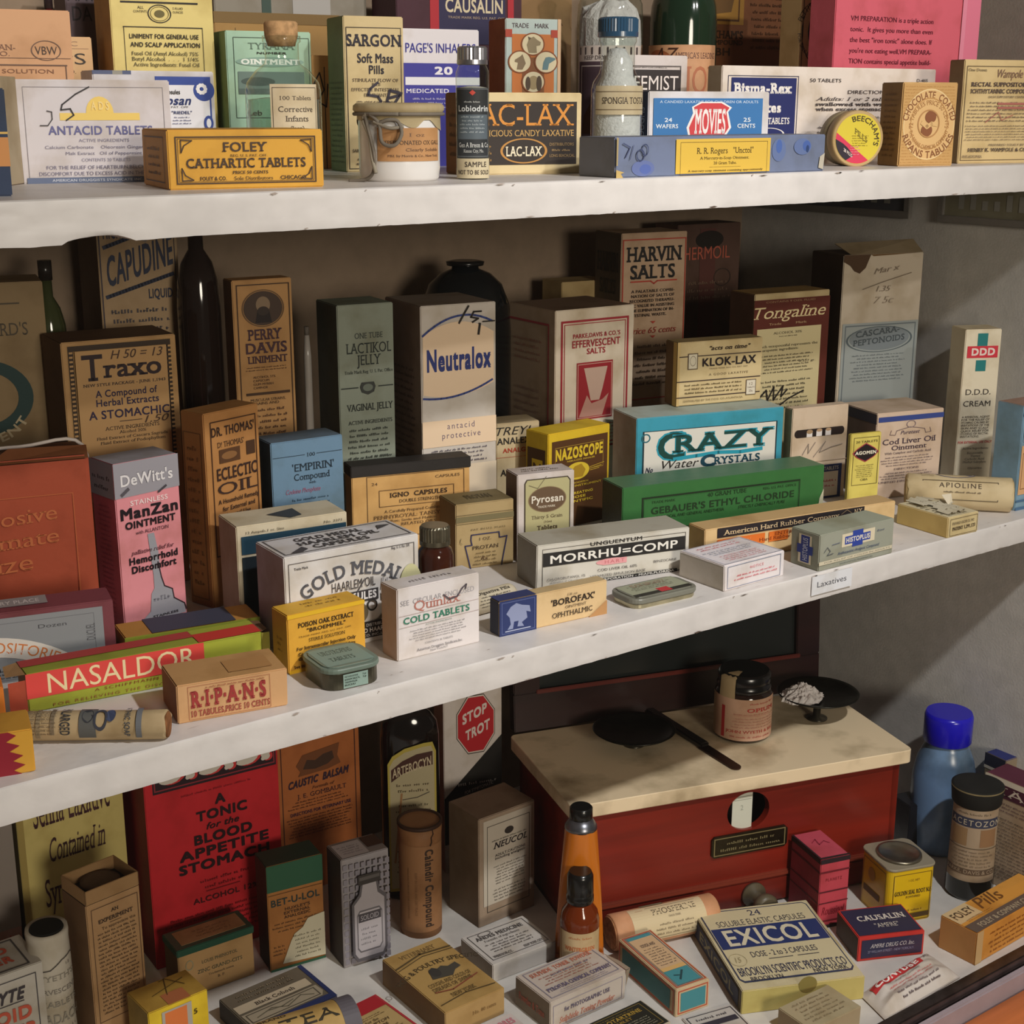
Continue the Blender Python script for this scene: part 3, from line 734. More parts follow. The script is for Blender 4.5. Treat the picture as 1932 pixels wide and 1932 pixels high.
b_wamp = carton('medicine_carton', 'cream rectal suppositories carton covered in small print at the right end of the top shelf', 'box', 'medicine cartons on the top shelf', (1.0354, 0.7875, 1.5043), -15.0, 0.0741, 0.0195, 0.0831, '#d9bf8c',
    {'F': [('f',0.03,0.03,1.0,0.94,0.006,'#6a5a44'),('t','One Dozen',0.05,0.89,0.3,0.915,'#5a4c3c','s'),('t','Wampole',0.45,0.83,0.8,0.91,'#8a6a5a','i'),('t','RECTAL SUPPOSITORIES',0.1,0.745,0.95,0.785,'#5a4a48','sb'),('t','ICHTHYTANNIC COMPOUND',0.1,0.68,0.95,0.72,'#5a4a48','sb'),('t','EACH SUPPOSITORY CONTAINS',0.35,0.635,0.9,0.655,'#5a4a48','s'),('g',0.07,0.4,0.95,0.61,6,'#6a5a50',0.1),('r',0.48,0.57,0.95,0.59,'#b06a60'),('r',0.48,0.53,0.95,0.55,'#b06a60'),('l',[(0.33,0.4),(0.5,0.5),(0.55,0.42),(0.7,0.47)],0.008,'#b06a60'),('g',0.05,0.22,0.95,0.38,6,'#6a5a50',0.1),('t','PREPARED SOLELY BY',0.4,0.17,0.9,0.19,'#5a4a48','s'),('t','HENRY K. WAMPOLE & CO.',0.12,0.115,0.95,0.15,'#4a3c3a','sb'),('t','PHILADELPHIA',0.05,0.055,0.32,0.08,'#5a4a48','s')]}, side={'L': '#8a7450', 'T': '#7a6240'})
b_pettit = carton('medicine_carton', 'tall narrow cream rectal salve carton with a round black bee seal', 'box', 'medicine cartons on the top shelf', (0.9909, 0.93, 1.5043), -12.0, 0.0437, 0.03, 0.1692, '#dabd8c',
    {'F': [('r',0.06,0.0,0.075,1.0,'#2b2622'),('r',0.95,0,0.965,1.0,'#2b2622'),('o',0.51,0.6454,0.47,0.1773,0.03,'#2b2622'),('o',0.51,0.6454,0.32,0.1201,0.18,'#3c3a44'),('a',"PETTIT'S RECTAL SALVE",0.51,0.6454,0.1293,0.0297,160,10,'#2b2622',''),('a','FOR SALE BY ALL DRUGGISTS U.S.A.',0.51,0.6454,0.1293,0.0183,185,350,'#4a4444',''),('e',0.51,0.6568,0.12,0.0343,'#7a6c54'),('l',[(0.36,0.6911),(0.51,0.6568),(0.66,0.6911)],0.0092,'#5a4c3c'),('l',[(0.38,0.6111),(0.51,0.6568),(0.64,0.6111)],0.0092,'#5a4c3c')]})
b_pink = carton('medicine_carton', 'large rose pink tonic carton with a paragraph of small black type', 'box', 'medicine cartons on the top shelf', (0.9851, 0.885, 1.5043), -2.0, 0.1852, 0.03, 0.1697, '#d46272',
    {'F': [('t','VM PREPARATION is a triple action',0.1,0.6866,0.665,0.71,'#6a2436'),('t','tonic.  It gives you more than even',0.1,0.6352,0.665,0.6585,'#6a2436'),('t','the best "iron tonic" alone does. If',0.1,0.5837,0.665,0.6071,'#6a2436'),('t',"you're not eating well,VM PREPARA-",0.1,0.5323,0.665,0.5556,'#6a2436'),('t','TION contains special appetite build-',0.1,0.4808,0.665,0.5042,'#6a2436'),('t','ing ingredients.  And if you need',0.1,0.4294,0.665,0.4527,'#6a2436'),('g',0.1,0.1581,0.66,0.4013,5,'#6a2436'),('r',0.89,0,1,1.0,'#dc7a92'),('p',[(0.86,0.0645),(0.89,0.0645),(0.9,1.0),(0.87,1.0)],'#e08aa0')]})
b_brown = carton('medicine_carton', 'large dark rust-brown carton at the back right of the top shelf', 'box', 'medicine cartons on the top shelf', (0.9921, 1.06, 1.5043), -3.0, 0.1327, 0.05, 0.1835, '#6a3f20',
    {'F': [('r',0.02,0.6592,0.42,1.0,'#8a6428'),('f',0.06,0.6747,0.38,0.9845,0.01,'#4a2e14'),('p',[(0.12,0.7057),(0.3,0.7212),(0.34,0.8296),(0.24,0.9226),(0.14,0.8451)],'#5a4020'),('t',"INKHAM'S",0.05,0.5895,0.42,0.6283,'#33200f','sb'),('t','COMPOUND',0.06,0.5586,0.42,0.5818,'#33200f','sb'),('t','ABH',0.08,0.5044,0.3,0.5431,'#33200f','b'),('g',0.48,0.5353,0.98,0.9613,12,'#4c2c14')]})
# ---------------- bottles and jars
def facing(P):
    return math.atan2(-P[1], -P[0])

def label_patch(parent, P, r, z0, z1, span, col, art, name='label', a=0.0, r1=None, sx=1.0, sy=1.0, paperoff=0.0004):
    """paper label around the side that faces the aisle"""
    mb = MB()
    fc = Round(r + paperoff, z0, z1, facing(P) + a, span, None if r1 is None else r1 + paperoff, sx, sy)
    vs, fs = [], []
    n = 36
    for i in range(n + 1):
        vs += [fc.at(i / n, 0, 0), fc.at(i / n, 1, 0)]
    for i in range(n):
        fs.append((2 * i, 2 * i + 2, 2 * i + 3, 2 * i + 1))
    mb.add(vs, fs, mat(col), True)
    paint(mb, fc, art, 5)
    return mb.build(name, parent)

def part(parent, name, prof, m, seg=40, loc=None, rot=None, **k):
    mb = MB()
    mb.lathe(prof, m, seg, **k)
    return mb.build(name, parent, loc, rot)

# corked clear bottle
P, R_, H_ = ((0.46, 0.8795, 1.5043), 0.0244, 0.089)
b = empty('glass_bottle', P)
tag(b, 'clear glass bottle with a cork stopper and a cream tablets label', 'bottle', 'bottles and jars on the top shelf')
clear = thin_glass('clear_glass', '#f0f5f2')
nr = R_ * .445
part(b, 'body', [(R_ * .9, 0), (R_, .004), (R_, H_ * .62), (R_ * .95, H_ * .68), (R_ * .72, H_ * .76), (nr * 1.05, H_ * .81), (nr, H_ * .84), (nr, H_ * .95), (nr * 1.12, H_ * .96), (nr * 1.12, H_)], clear)
part(b, 'liner', [(R_ * .86, .003), (R_ * .93, .006), (R_ * .93, H_ * .56), (R_ * .5, H_ * .575)], thin_glass('pale_film', '#e2ece6', .12, .5))
part(b, 'cork', [(nr * .8, H_ * .93), (nr * .98, H_), (nr * 1.0, H_ * 1.085), (nr * .9, H_ * 1.1)], mat('#c99f72', 'cork'))
label_patch(b, P, R_, H_ * .12, H_ * .665, 1.35, '#dccdb0', [('f',.04,.03,.96,.96,.008,"#4a4038"),('t','100 Tablets',.18,.80,.82,.85,'#4a4038','s'),('t','Corrective',.15,.65,.85,.72,'#4a4038','s'),('t','Infants',.28,.53,.74,.60,'#4a4038','s'),('t','(Iron)',.37,.42,.64,.47,'#4a4038','s'),('g',.1,.08,.92,.38,5,'#5a5048')], a=.33) if True else None

# white ointment pot under a tied parchment cover
P, R_, H_ = ((0.5072, 0.815, 1.5043), 0.0258, 0.0469)
b = empty('ointment_pot', P)
tag(b, 'white pot with a parchment cover tied down with loose grey string', 'jar', 'bottles and jars on the top shelf')
part(b, 'body', [(R_ * .92, 0), (R_ * .97, .002), (R_, .008), (R_, H_ * .82), (R_ * .96, H_ * .86), (R_ * 1.0, H_ * .9), (R_ * 1.0, H_)], mat('#dcd8d4', 'gloss'), 56)
label_patch(b, P, R_, H_ * .27, H_ * .70, 1.75, '#b98a5c', [('t','1 oz',.45,.74,.68,.84,'#6a5040','s'),('t','ESPEPTONATED OX GALL',.08,.5,.98,.62,'#4a3a30','s'),('t','Clearly Soluble',.4,.3,.95,.39,'#6a5040','s'),('t','Mfd. by Morris & Co., New York',.15,.13,.95,.2,'#6a5040','s')], a=.33)
mb = MB()
n = 72
vs, fs = [], []
rr = random.Random(8)
skirt = [H_ * (.98 - .10 * abs(noise.noise(Vector((math.cos(2 * math.pi * k / n) * 2.2, math.sin(2 * math.pi * k / n) * 2.2, 4))))) for k in range(n)]
for k in range(n):
    a = 2 * math.pi * k / n
    wob = 1 + .012 * noise.noise(Vector((math.cos(a) * 6, math.sin(a) * 6, 0)))
    low = H_ * (.80 - .16 * max(0, noise.noise(Vector((math.cos(a) * 1.7 + 3, math.sin(a) * 1.7, 1)))) * 2)
    for r, z in ((R_ * 1.03, low), (R_ * 1.02, H_ * .87), (R_ * 1.06 * wob, H_ * .885), (R_ * 1.12 * wob, H_ * .93), (R_ * 1.11 * wob, H_ * .985), (R_ * 1.04, H_ * 1.015), (R_ * .6, H_ * 1.022)):
        vs.append((r * math.cos(a), r * math.sin(a), z))
q_ = 7
for k in range(n):
    k2 = (k + 1) % n
    for j in range(q_ - 1):
        fs.append((k * q_ + j, k2 * q_ + j, k2 * q_ + j + 1, k * q_ + j + 1))
fs.append(tuple(k * q_ + q_ - 1 for k in range(n)))
mb.add(vs, fs, mat('#b3a27e'), True)
mb.build('parchment_cover', b)
mb = MB()
f0 = facing(P)
def on(a, z, o=.0015):
    return (math.cos(f0 + a) * (R_ * 1.035 + o), math.sin(f0 + a) * (R_ * 1.035 + o), z * H_)
st = mat('#7d7468', 'dull')
tube(mb, curve([on(2 * math.pi * k / 16, .875) for k in range(17)], 4), .0011, st)
tube(mb, curve([on(-.85, .88), on(-.75, .7), on(-.55, .35, .003), on(-.62, .12, .002), on(-.8, .03, .004), on(-1.05, .012, .01)], 8), .0011, st)
tube(mb, curve([on(-.78, .88), on(-.9, .8), on(-.72, .6), on(-.6, .3, .003), on(-.5, .12, .004)], 8), .0012, mat('#a39a88', 'dull'))
tube(mb, curve([on(-.7, .88), on(-.45, .75), on(-.35, .52, .004), on(-.1, .48, .005), on(.05, .62, .004), on(-.02, .78), on(-.25, .8), on(-.5, .74)], 8), .0012, st)
tube(mb, curve([on(-.6, .78), on(-.2, .7, .003), on(.1, .72, .002)], 8), .0011, mat('#948a7a', 'dull'))
mb.build('string', b)

# screw-top sample vial
P, R_, H_ = ((0.5564, 0.8038, 1.5043), 0.0108, 0.0715)
b = empty('glass_vial', P)
tag(b, 'slim glass vial with a silver screw cap and black label', 'bottle', 'bottles and jars on the top shelf')
part(b, 'body', [(R_ * .9, 0), (R_, .003), (R_, H_ * .93), (R_ * .85, H_ * .985), (R_ * .8, H_)], clear)
part(b, 'contents', [(R_ * .9, .002), (R_ * .93, H_ * .80), (R_ * .3, H_ * .815)], mat('#cfc6bc', 'powder'))
mb = MB()
ribbed(R_ * .86, H_, H_ * 1.155, mat('#b5b3b8', 'metal'), mb, 26, .0004)
mb.build('cap', b)
label_patch(b, P, R_, H_ * .19, H_ * .80, 2.3, '#34373b', [('f',.04,.02,.96,.985,.006,'#8a8e90'),('r',.08,.27,.92,.62,'#59636a'),('p',[(.5,.97),(.58,.93),(.5,.89),(.42,.93)],'#c0483c'),('g',.25,.78,.75,.83,1,'#b8b8b4'),('t','Lobiodrin',.12,.665,.93,.75,'#d8dada','b'),('g',.15,.35,.85,.62,5,'#a8b0b4'),('t','Geo A Breon & Co',.13,.155,.93,.22,'#d8d8d4','s'),('t','Kansas City, Mo.',.27,.08,.78,.125,'#c8c8c4','s')])
label_patch(b, P, R_, H_ * .01, H_ * .185, 2.4, '#cdbf9f', [('t','SAMPLE',.3,.58,.86,.84,"#4a4038",'b'),('t','NOT TO BE SOLD',.1,.2,.95,.42,"#4a4038",'b')], name='sample_label')

# glass jar of white crystals
P, R_, H_ = ((0.8594, 1.03, 1.5043), 0.0287, 0.1457)
b = empty('glass_jar', P)
tag(b, 'large round glass jar of white crystals with a dark and white label', 'jar', 'bottles and jars on the top shelf')
part(b, 'body', [(R_ * .95, 0), (R_, .004), (R_, H_ * .8), (R_ * .97, H_ * .9), (R_ * .8, H_ * .98), (R_ * .55, H_ * 1.02), (R_ * .55, H_ * 1.1), (R_ * .62, H_ * 1.14)], clear, 48)
label_patch(b, P, R_, H_ * .1, H_ * .66, 2.3, '#d8ccc6', [('r',.03,.02,.97,.84,'#54424a'),('f',.08,.05,.92,.80,.01,'#d8ccc6'),('p',[(.1,.1),(.14,.28),(.28,.45),(.36,.44),(.42,.25),(.36,.1)],'#4a2c1a'),('o',.6,.6,.2,.12,.15,'#d8ccc6'),('t','KEEP DRY',.14,.86,.45,.9,'#4a4044','s'),('t','AND COOL',.6,.86,.9,.9,'#4a4044','s')] + [('r', .05 + .105 * k, .91, .07 + .105 * k, .985, '#3a3034') for k in range(9)])
mb = MB()
vs, fs = [], []
n, q_ = 40, 9
for j in range(q_):
    for k in range(n):
        a = 2 * math.pi * k / n
        t = j / (q_ - 1)
        r = R_ * .94 * (1 if t < .6 else math.cos((t - .6) / .4 * 1.45))
        z = H_ * (.02 + .78 * t / .6) if t < .6 else H_ * (.80 + .13 * math.sin((t - .6) / .4 * 1.5))
        nn = noise.noise(Vector((math.cos(a) * r * 180, math.sin(a) * r * 180, z * 180)))
        vs.append(((r + .0025 * nn * (t > .4)) * math.cos(a), (r + .0025 * nn * (t > .4)) * math.sin(a), z + .004 * nn * (t >= .6)))
for j in range(q_ - 1):
    for k in range(n):
        fs.append((j * n + k, j * n + (k + 1) % n, (j + 1) * n + (k + 1) % n, (j + 1) * n + k))
fs.append(tuple((q_ - 1) * n + k for k in range(n)))
mb.add(vs, fs, mat('#e0d8d8', 'powder'))
tag(mb.build('salt_crystals', None, P), 'heap of white crystals inside the large glass jar', 'crystals', None, 'stuff')

# dark green bottle
P, R_, H_ = ((0.9639, 1.05, 1.5043), 0.031, 0.1766)
b = empty('glass_bottle', P)
tag(b, 'broad dark green glass bottle with a peach label', 'bottle', 'bottles and jars on the top shelf')
part(b, 'body', [(R_ * .95, 0), (R_, .004), (R_, H_ * .68), (R_ * .96, H_ * .76), (R_ * .8, H_ * .86), (R_ * .5, H_ * .95), (R_ * .35, H_), (R_ * .33, H_ * 1.2)], mat('#1d3022', 'darkglass'), 48)
label_patch(b, P, R_, H_ * .08, H_ * .565, 2.7, '#d8a47c', [('t',"AMERICA'S LEADING",.45,.86,.97,.92,'#6a4a44','s'),('t','NUJOL',.2,.5,.97,.78,'#c07858','s'),('e',.25,.8,.2,.15,'#a8603c'),('t','AZ',.2,.82,.5,.97,'#4a2c20','i'),('r',.4,.3,.95,.42,'#8aa098'),('g',.3,.05,.9,.25,4,'#7a5a4a')], a=-.1)

# powder bottle with a blue cap
P, R_, H_ = ((0.7127, 0.845, 1.5043), 0.0189, 0.0953)
b = empty('glass_bottle', P)
tag(b, 'clear glass bottle of white powder with a blue ribbed screw cap', 'bottle', 'bottles and jars on the top shelf')
part(b, 'body', [(R_ * .94, 0), (R_, .003), (R_, H_ * .60), (R_ * .93, H_ * .66), (R_ * .72, H_ * .72), (R_ * .66, H_ * .76), (R_ * .66, H_ * .93), (R_ * .72, H_ * .95), (R_ * .72, H_)], clear)
mb = MB()
ribbed(R_ * .74, H_ * .985, H_ * 1.125, mat('#2f4f6a', 'gloss'), mb, 40, .0005)
mb.build('cap', b)
label_patch(b, P, R_, H_ * .42, H_ * .63, 2.2, '#cfc0a0', [('r',0,.78,1,.81,'#7a6a54'),('r',0,.16,1,.19,'#7a6a54'),('t','SPONGIA TOSTA',.15,.38,.98,.6,'#4a4038','s')], a=.2)
label_patch(b, P, R_, H_ * .2, H_ * .245, 2.4, '#2e4068', [], name='band')
pw = MB()
pw.lathe([(R_ * .9, .003), (R_ * .93, .006), (R_ * .93, H_ * .57), (R_ * .8, H_ * .63), (R_ * .62, H_ * .7), (R_ * .58, H_ * .8), (R_ * .3, H_ * .9), (.0, H_ * .91)], mat('#e2dcdc', 'powder'), 40)
tag(pw.build('tonic_powder', None, P), 'white powder filling the bottle with the blue screw cap', 'powder', None, 'stuff')

# dark red bottle at the back left
P, R_, H_ = ((0.3845, 1.09, 1.5043), 0.0068, 0.1028)
b = empty('glass_bottle', P)
tag(b, 'dark red bottle mostly hidden behind the small peach carton', 'bottle', 'bottles and jars on the top shelf')
part(b, 'body', [(R_, 0), (R_, H_ * .8), (R_ * .7, H_ * .93), (R_ * .4, H_), (R_ * .38, H_ * 1.15)], mat('#4a1418', 'darkglass'))
part(b, 'cap', [(R_ * .45, H_ * 1.1), (R_ * .45, H_ * 1.25)], mat('#2a2024', 'gloss'))

c_ard = carton('medicine_carton', 'old liniment carton with a dark green ring seal at the left', 'box', 'medicine cartons on the middle shelf', (0.2776, 1.1168, 1.1911), -14.0, 0.09, 0.05, 0.2326, '#8d7653',
    {'F': [('t',"SNOWARD'S",0.2,0.83,0.85,0.87,'#4a4030','s'),('r',0.2,0.93,0.8,0.935,'#4a4030'),('o',0.45,0.63,0.4,0.125,0.3,'#1f3a38'),('a','LINIMENT',0.45,0.63,0.125,0.03,225,330,'#b8a888','b'),('g',0.15,0.05,0.9,0.42,12,'#5a4a38')]})
c_capu = carton('medicine_carton', 'tall tan liquid remedy carton with slanted dark blue lettering', 'box', 'medicine cartons on the middle shelf', (0.4218, 1.13, 1.1911), -6.0, 0.0649, 0.06, 0.277, '#a88d6b',
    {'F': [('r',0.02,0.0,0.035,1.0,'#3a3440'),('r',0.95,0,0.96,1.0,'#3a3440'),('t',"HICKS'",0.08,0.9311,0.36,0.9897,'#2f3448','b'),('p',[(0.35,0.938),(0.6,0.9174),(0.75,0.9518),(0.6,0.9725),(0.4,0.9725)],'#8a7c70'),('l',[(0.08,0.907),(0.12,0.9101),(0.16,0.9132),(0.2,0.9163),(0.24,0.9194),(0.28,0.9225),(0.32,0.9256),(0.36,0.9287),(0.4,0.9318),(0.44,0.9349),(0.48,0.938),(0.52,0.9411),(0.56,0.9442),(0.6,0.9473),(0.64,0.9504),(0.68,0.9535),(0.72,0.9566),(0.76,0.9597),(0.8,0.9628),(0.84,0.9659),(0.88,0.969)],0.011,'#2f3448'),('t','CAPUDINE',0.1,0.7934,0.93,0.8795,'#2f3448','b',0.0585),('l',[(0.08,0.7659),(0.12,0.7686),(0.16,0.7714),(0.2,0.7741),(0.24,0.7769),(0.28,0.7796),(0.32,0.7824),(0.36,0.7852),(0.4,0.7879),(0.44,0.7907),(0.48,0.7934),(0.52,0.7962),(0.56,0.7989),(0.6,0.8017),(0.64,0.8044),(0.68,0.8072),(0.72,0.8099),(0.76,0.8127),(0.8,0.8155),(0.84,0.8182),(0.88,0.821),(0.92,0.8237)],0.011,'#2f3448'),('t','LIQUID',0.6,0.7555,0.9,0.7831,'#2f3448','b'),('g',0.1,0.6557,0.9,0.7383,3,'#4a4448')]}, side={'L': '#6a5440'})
c_perry = carton('medicine_carton', 'narrow tan liniment carton with a round bearded portrait', 'box', 'medicine cartons on the middle shelf', (0.5025, 1.06, 1.1911), -6.0, 0.0497, 0.0208, 0.2266, '#b98c58',
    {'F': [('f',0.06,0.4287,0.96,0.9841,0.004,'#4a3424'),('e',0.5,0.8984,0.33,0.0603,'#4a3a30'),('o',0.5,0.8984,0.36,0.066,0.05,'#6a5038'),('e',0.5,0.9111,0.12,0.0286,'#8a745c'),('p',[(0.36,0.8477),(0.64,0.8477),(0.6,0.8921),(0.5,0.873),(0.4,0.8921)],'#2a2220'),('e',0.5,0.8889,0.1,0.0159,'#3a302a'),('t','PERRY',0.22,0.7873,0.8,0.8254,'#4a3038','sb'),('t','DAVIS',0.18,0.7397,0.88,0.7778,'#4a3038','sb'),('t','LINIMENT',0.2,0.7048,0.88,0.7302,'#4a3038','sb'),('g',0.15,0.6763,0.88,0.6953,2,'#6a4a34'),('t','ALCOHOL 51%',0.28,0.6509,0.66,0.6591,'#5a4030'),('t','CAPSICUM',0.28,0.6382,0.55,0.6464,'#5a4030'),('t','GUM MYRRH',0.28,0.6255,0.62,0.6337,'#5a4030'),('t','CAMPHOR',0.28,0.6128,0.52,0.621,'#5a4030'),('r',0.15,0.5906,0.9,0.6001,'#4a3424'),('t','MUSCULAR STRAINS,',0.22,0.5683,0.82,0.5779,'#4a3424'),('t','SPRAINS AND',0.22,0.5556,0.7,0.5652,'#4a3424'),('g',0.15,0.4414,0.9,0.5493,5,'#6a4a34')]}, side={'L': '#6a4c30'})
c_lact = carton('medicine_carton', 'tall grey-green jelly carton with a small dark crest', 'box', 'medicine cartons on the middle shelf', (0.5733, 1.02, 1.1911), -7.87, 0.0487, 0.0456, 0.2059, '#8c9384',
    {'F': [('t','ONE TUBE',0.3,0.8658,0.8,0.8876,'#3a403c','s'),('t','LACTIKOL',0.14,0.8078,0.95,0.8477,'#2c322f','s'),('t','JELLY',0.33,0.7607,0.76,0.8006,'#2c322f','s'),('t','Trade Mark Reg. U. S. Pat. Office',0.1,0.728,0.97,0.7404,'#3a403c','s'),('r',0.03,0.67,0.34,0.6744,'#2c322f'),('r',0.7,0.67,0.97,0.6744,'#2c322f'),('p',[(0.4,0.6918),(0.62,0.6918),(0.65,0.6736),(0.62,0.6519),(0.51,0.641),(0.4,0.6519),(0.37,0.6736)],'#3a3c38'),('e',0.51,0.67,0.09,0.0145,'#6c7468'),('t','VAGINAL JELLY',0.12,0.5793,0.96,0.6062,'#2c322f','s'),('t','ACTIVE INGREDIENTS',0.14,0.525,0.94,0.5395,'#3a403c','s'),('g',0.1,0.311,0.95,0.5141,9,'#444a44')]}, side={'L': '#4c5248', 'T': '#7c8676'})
c_neut = carton('medicine_carton', 'large grey and cream antacid carton with heavy dark blue condensed lettering', 'box', 'medicine cartons on the middle shelf', (0.6331, 0.99, 1.1911), -8.0, 0.0682, 0.0713, 0.204, '#cfc6bc',
    {'F': [('p',[(0.02,0.8807),(0.02,0.8807),(0.115,0.8984),(0.21,0.9121),(0.305,0.9219),(0.4,0.9278),(0.495,0.9298),(0.59,0.9278),(0.685,0.9219),(0.78,0.9121),(0.875,0.8984),(0.97,0.8807),(0.97,0.9017),(0.97,0.6771),(0.97,0.6736),(0.875,0.66),(0.78,0.6487),(0.685,0.6398),(0.59,0.6332),(0.495,0.6288),(0.4,0.6268),(0.305,0.6272),(0.21,0.6298),(0.115,0.6347),(0.02,0.642),(0.02,0.649)],'#ecd0b0'),('l',[(0.02,0.8807),(0.0975,0.8997),(0.175,0.9159),(0.2525,0.9294),(0.33,0.9399),(0.4075,0.9477),(0.485,0.9526),(0.5625,0.9547),(0.64,0.954),(0.7175,0.9505),(0.795,0.9441),(0.8725,0.9349),(0.95,0.9229)],0.0084,'#3c4a86'),('l',[(0.02,0.6283),(0.0975,0.625),(0.175,0.6232),(0.2525,0.6228),(0.33,0.6238),(0.4075,0.6262),(0.485,0.6301),(0.5625,0.6354),(0.64,0.6421),(0.7175,0.6503),(0.795,0.6599),(0.8725,0.671),(0.95,0.6834)],0.0084,'#3c4a86'),('t','Neutralox',0.07,0.7333,0.93,0.8245,'#333d78','h'),('r',0,0.4244,1,0.5332,'#ecd0b0'),('t','antacid',0.33,0.4946,0.7,0.5192,'#6a5a72','w'),('t','protective',0.26,0.456,0.78,0.4806,'#6a5a72','w'),('r',0,0,1,0.3402,'#d8c8b0'),('g',0.1,0.3472,0.9,0.4174,4,'#6a6470'),('l',[(0.5,0.9228),(0.58,0.9649),(0.63,0.9895)],0.0077,'#2b2622'),('l',[(0.8,0.9649),(0.7,0.9649),(0.66,0.9438),(0.76,0.9368),(0.68,0.9228)],0.007,'#2b2622'),('l',[(0.82,0.9228),(0.98,0.9228)],0.0056,'#2b2622'),('l',[(0.78,0.9158),(0.76,0.8736)],0.0098,'#2b2622')],
    'L': [('g',0.15,0.3,0.85,0.75,16,'#6a5446')]}, side={'L': '#8a7262', 'T': '#8a7c70'})
c_trey = carton('medicine_carton', 'cream analgesic carton with hand lettered black name between two taller cartons', 'box', 'medicine cartons on the middle shelf', (0.7291, 1.02, 1.1911), -14.0, 0.0415, 0.03, 0.0902, '#cbb893',
    {'F': [('t','TREY!',0.0,0.8811,0.8,0.9604,'#2e2a26','i'),('t','ANALEXIN',0.02,0.7886,0.98,0.8547,'#2e2a26','b'),('t','ANALGESIC',0.15,0.7028,0.98,0.749,'#b0402c','b'),('r',0.0,0.6565,1,0.6598,'#b0402c'),('t','ANA',0.1,0.4716,0.5,0.5376,'#2e2a26','b')]})
c_park = carton('medicine_carton', 'large cream effervescent salts carton with a red frame and a picture of a glass', 'box', 'medicine cartons on the middle shelf', (0.8018, 1.03, 1.1911), -3.0, 0.0891, 0.0756, 0.1825, '#efe0cc',
    {'F': [('f',0.07,0.2824,0.93,0.9451,0.011,'#b03a44'),('f',0.11,0.3044,0.89,0.9268,0.004,'#b03a44'),('t',"PARKE,DAVIS & CO.'S",0.22,0.8536,0.82,0.8755,'#b03a44','b'),('t','EFFERVESCENT',0.21,0.806,0.82,0.8426,'#b03a44','b'),('t','SALTS',0.395,0.7694,0.63,0.7986,'#b03a44','b'),('r',0.27,0.4362,0.73,0.7291,'#a83038'),('f',0.28,0.4435,0.72,0.7218,0.004,'#d8a89a'),('p',[(0.36,0.6998),(0.66,0.6998),(0.6,0.59),(0.56,0.5314),(0.45,0.5314),(0.42,0.59)],'#d8b8a8'),('p',[(0.3,0.4509),(0.4,0.5607),(0.46,0.5167),(0.6,0.5314),(0.68,0.5607),(0.6,0.4509)],'#cc9a8c'),('g',0.15,0.3044,0.85,0.4142,6,'#b03a44')],
    'L': [('f',-0.05,0.02,0.88,0.93,0.011,'#a04448'),('g',0.1,0.72,0.75,0.85,4,'#a87868'),('g',0.1,0.3,0.75,0.6,8,'#a08070')]}, side={'L': '#b09880', 'T': '#8a705c'})
c_hidtan = carton('medicine_carton', 'low pale tan carton top showing behind the effervescent salts carton', 'box', 'medicine cartons on the middle shelf', (0.9069, 1.155, 1.1911), -8.0, 0.0561, 0.04, 0.1891, '#b0986a',
    None)
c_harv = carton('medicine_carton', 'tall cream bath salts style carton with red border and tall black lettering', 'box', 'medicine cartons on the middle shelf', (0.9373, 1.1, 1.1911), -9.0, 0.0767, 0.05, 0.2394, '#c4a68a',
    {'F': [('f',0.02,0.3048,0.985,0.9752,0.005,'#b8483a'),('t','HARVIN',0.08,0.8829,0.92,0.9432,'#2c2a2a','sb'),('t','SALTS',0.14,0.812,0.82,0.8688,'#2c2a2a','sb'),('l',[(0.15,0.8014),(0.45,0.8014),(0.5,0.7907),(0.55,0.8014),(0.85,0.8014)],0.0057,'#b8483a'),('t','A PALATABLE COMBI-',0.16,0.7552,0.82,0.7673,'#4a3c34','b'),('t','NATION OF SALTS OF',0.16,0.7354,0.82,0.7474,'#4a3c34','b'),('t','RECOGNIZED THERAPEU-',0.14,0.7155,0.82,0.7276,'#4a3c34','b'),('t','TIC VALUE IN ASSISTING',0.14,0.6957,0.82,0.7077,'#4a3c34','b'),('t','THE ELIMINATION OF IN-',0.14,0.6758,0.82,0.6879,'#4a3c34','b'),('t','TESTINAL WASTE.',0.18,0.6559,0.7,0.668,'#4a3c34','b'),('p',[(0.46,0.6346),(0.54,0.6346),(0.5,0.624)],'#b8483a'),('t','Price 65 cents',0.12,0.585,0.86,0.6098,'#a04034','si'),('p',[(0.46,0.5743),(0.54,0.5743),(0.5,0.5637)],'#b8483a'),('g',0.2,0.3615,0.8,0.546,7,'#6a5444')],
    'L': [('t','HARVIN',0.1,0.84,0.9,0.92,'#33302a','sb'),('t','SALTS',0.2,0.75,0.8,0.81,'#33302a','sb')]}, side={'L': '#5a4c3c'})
c_therm = carton('medicine_carton', 'dark plum carton with dull red capital letters behind the tall bath salts style carton', 'box', 'medicine cartons on the middle shelf', (1.0575, 1.15, 1.1911), -4.0, 0.0858, 0.04, 0.239, '#5a4238',
    {'F': [('r',0.35,0.301,0.6,0.98,'#5f3a34'),('e',0.5,0.9301,0.22,0.0399,'#2a2420'),('o',0.72,0.7603,0.14,0.0399,0.1,'#3a2e28'),('g',0.1,0.6605,0.9,0.7603,3,'#7a6250'),('t','THERMOIL',-0.03,0.8452,0.83,0.9001,'#b8604c','')]})
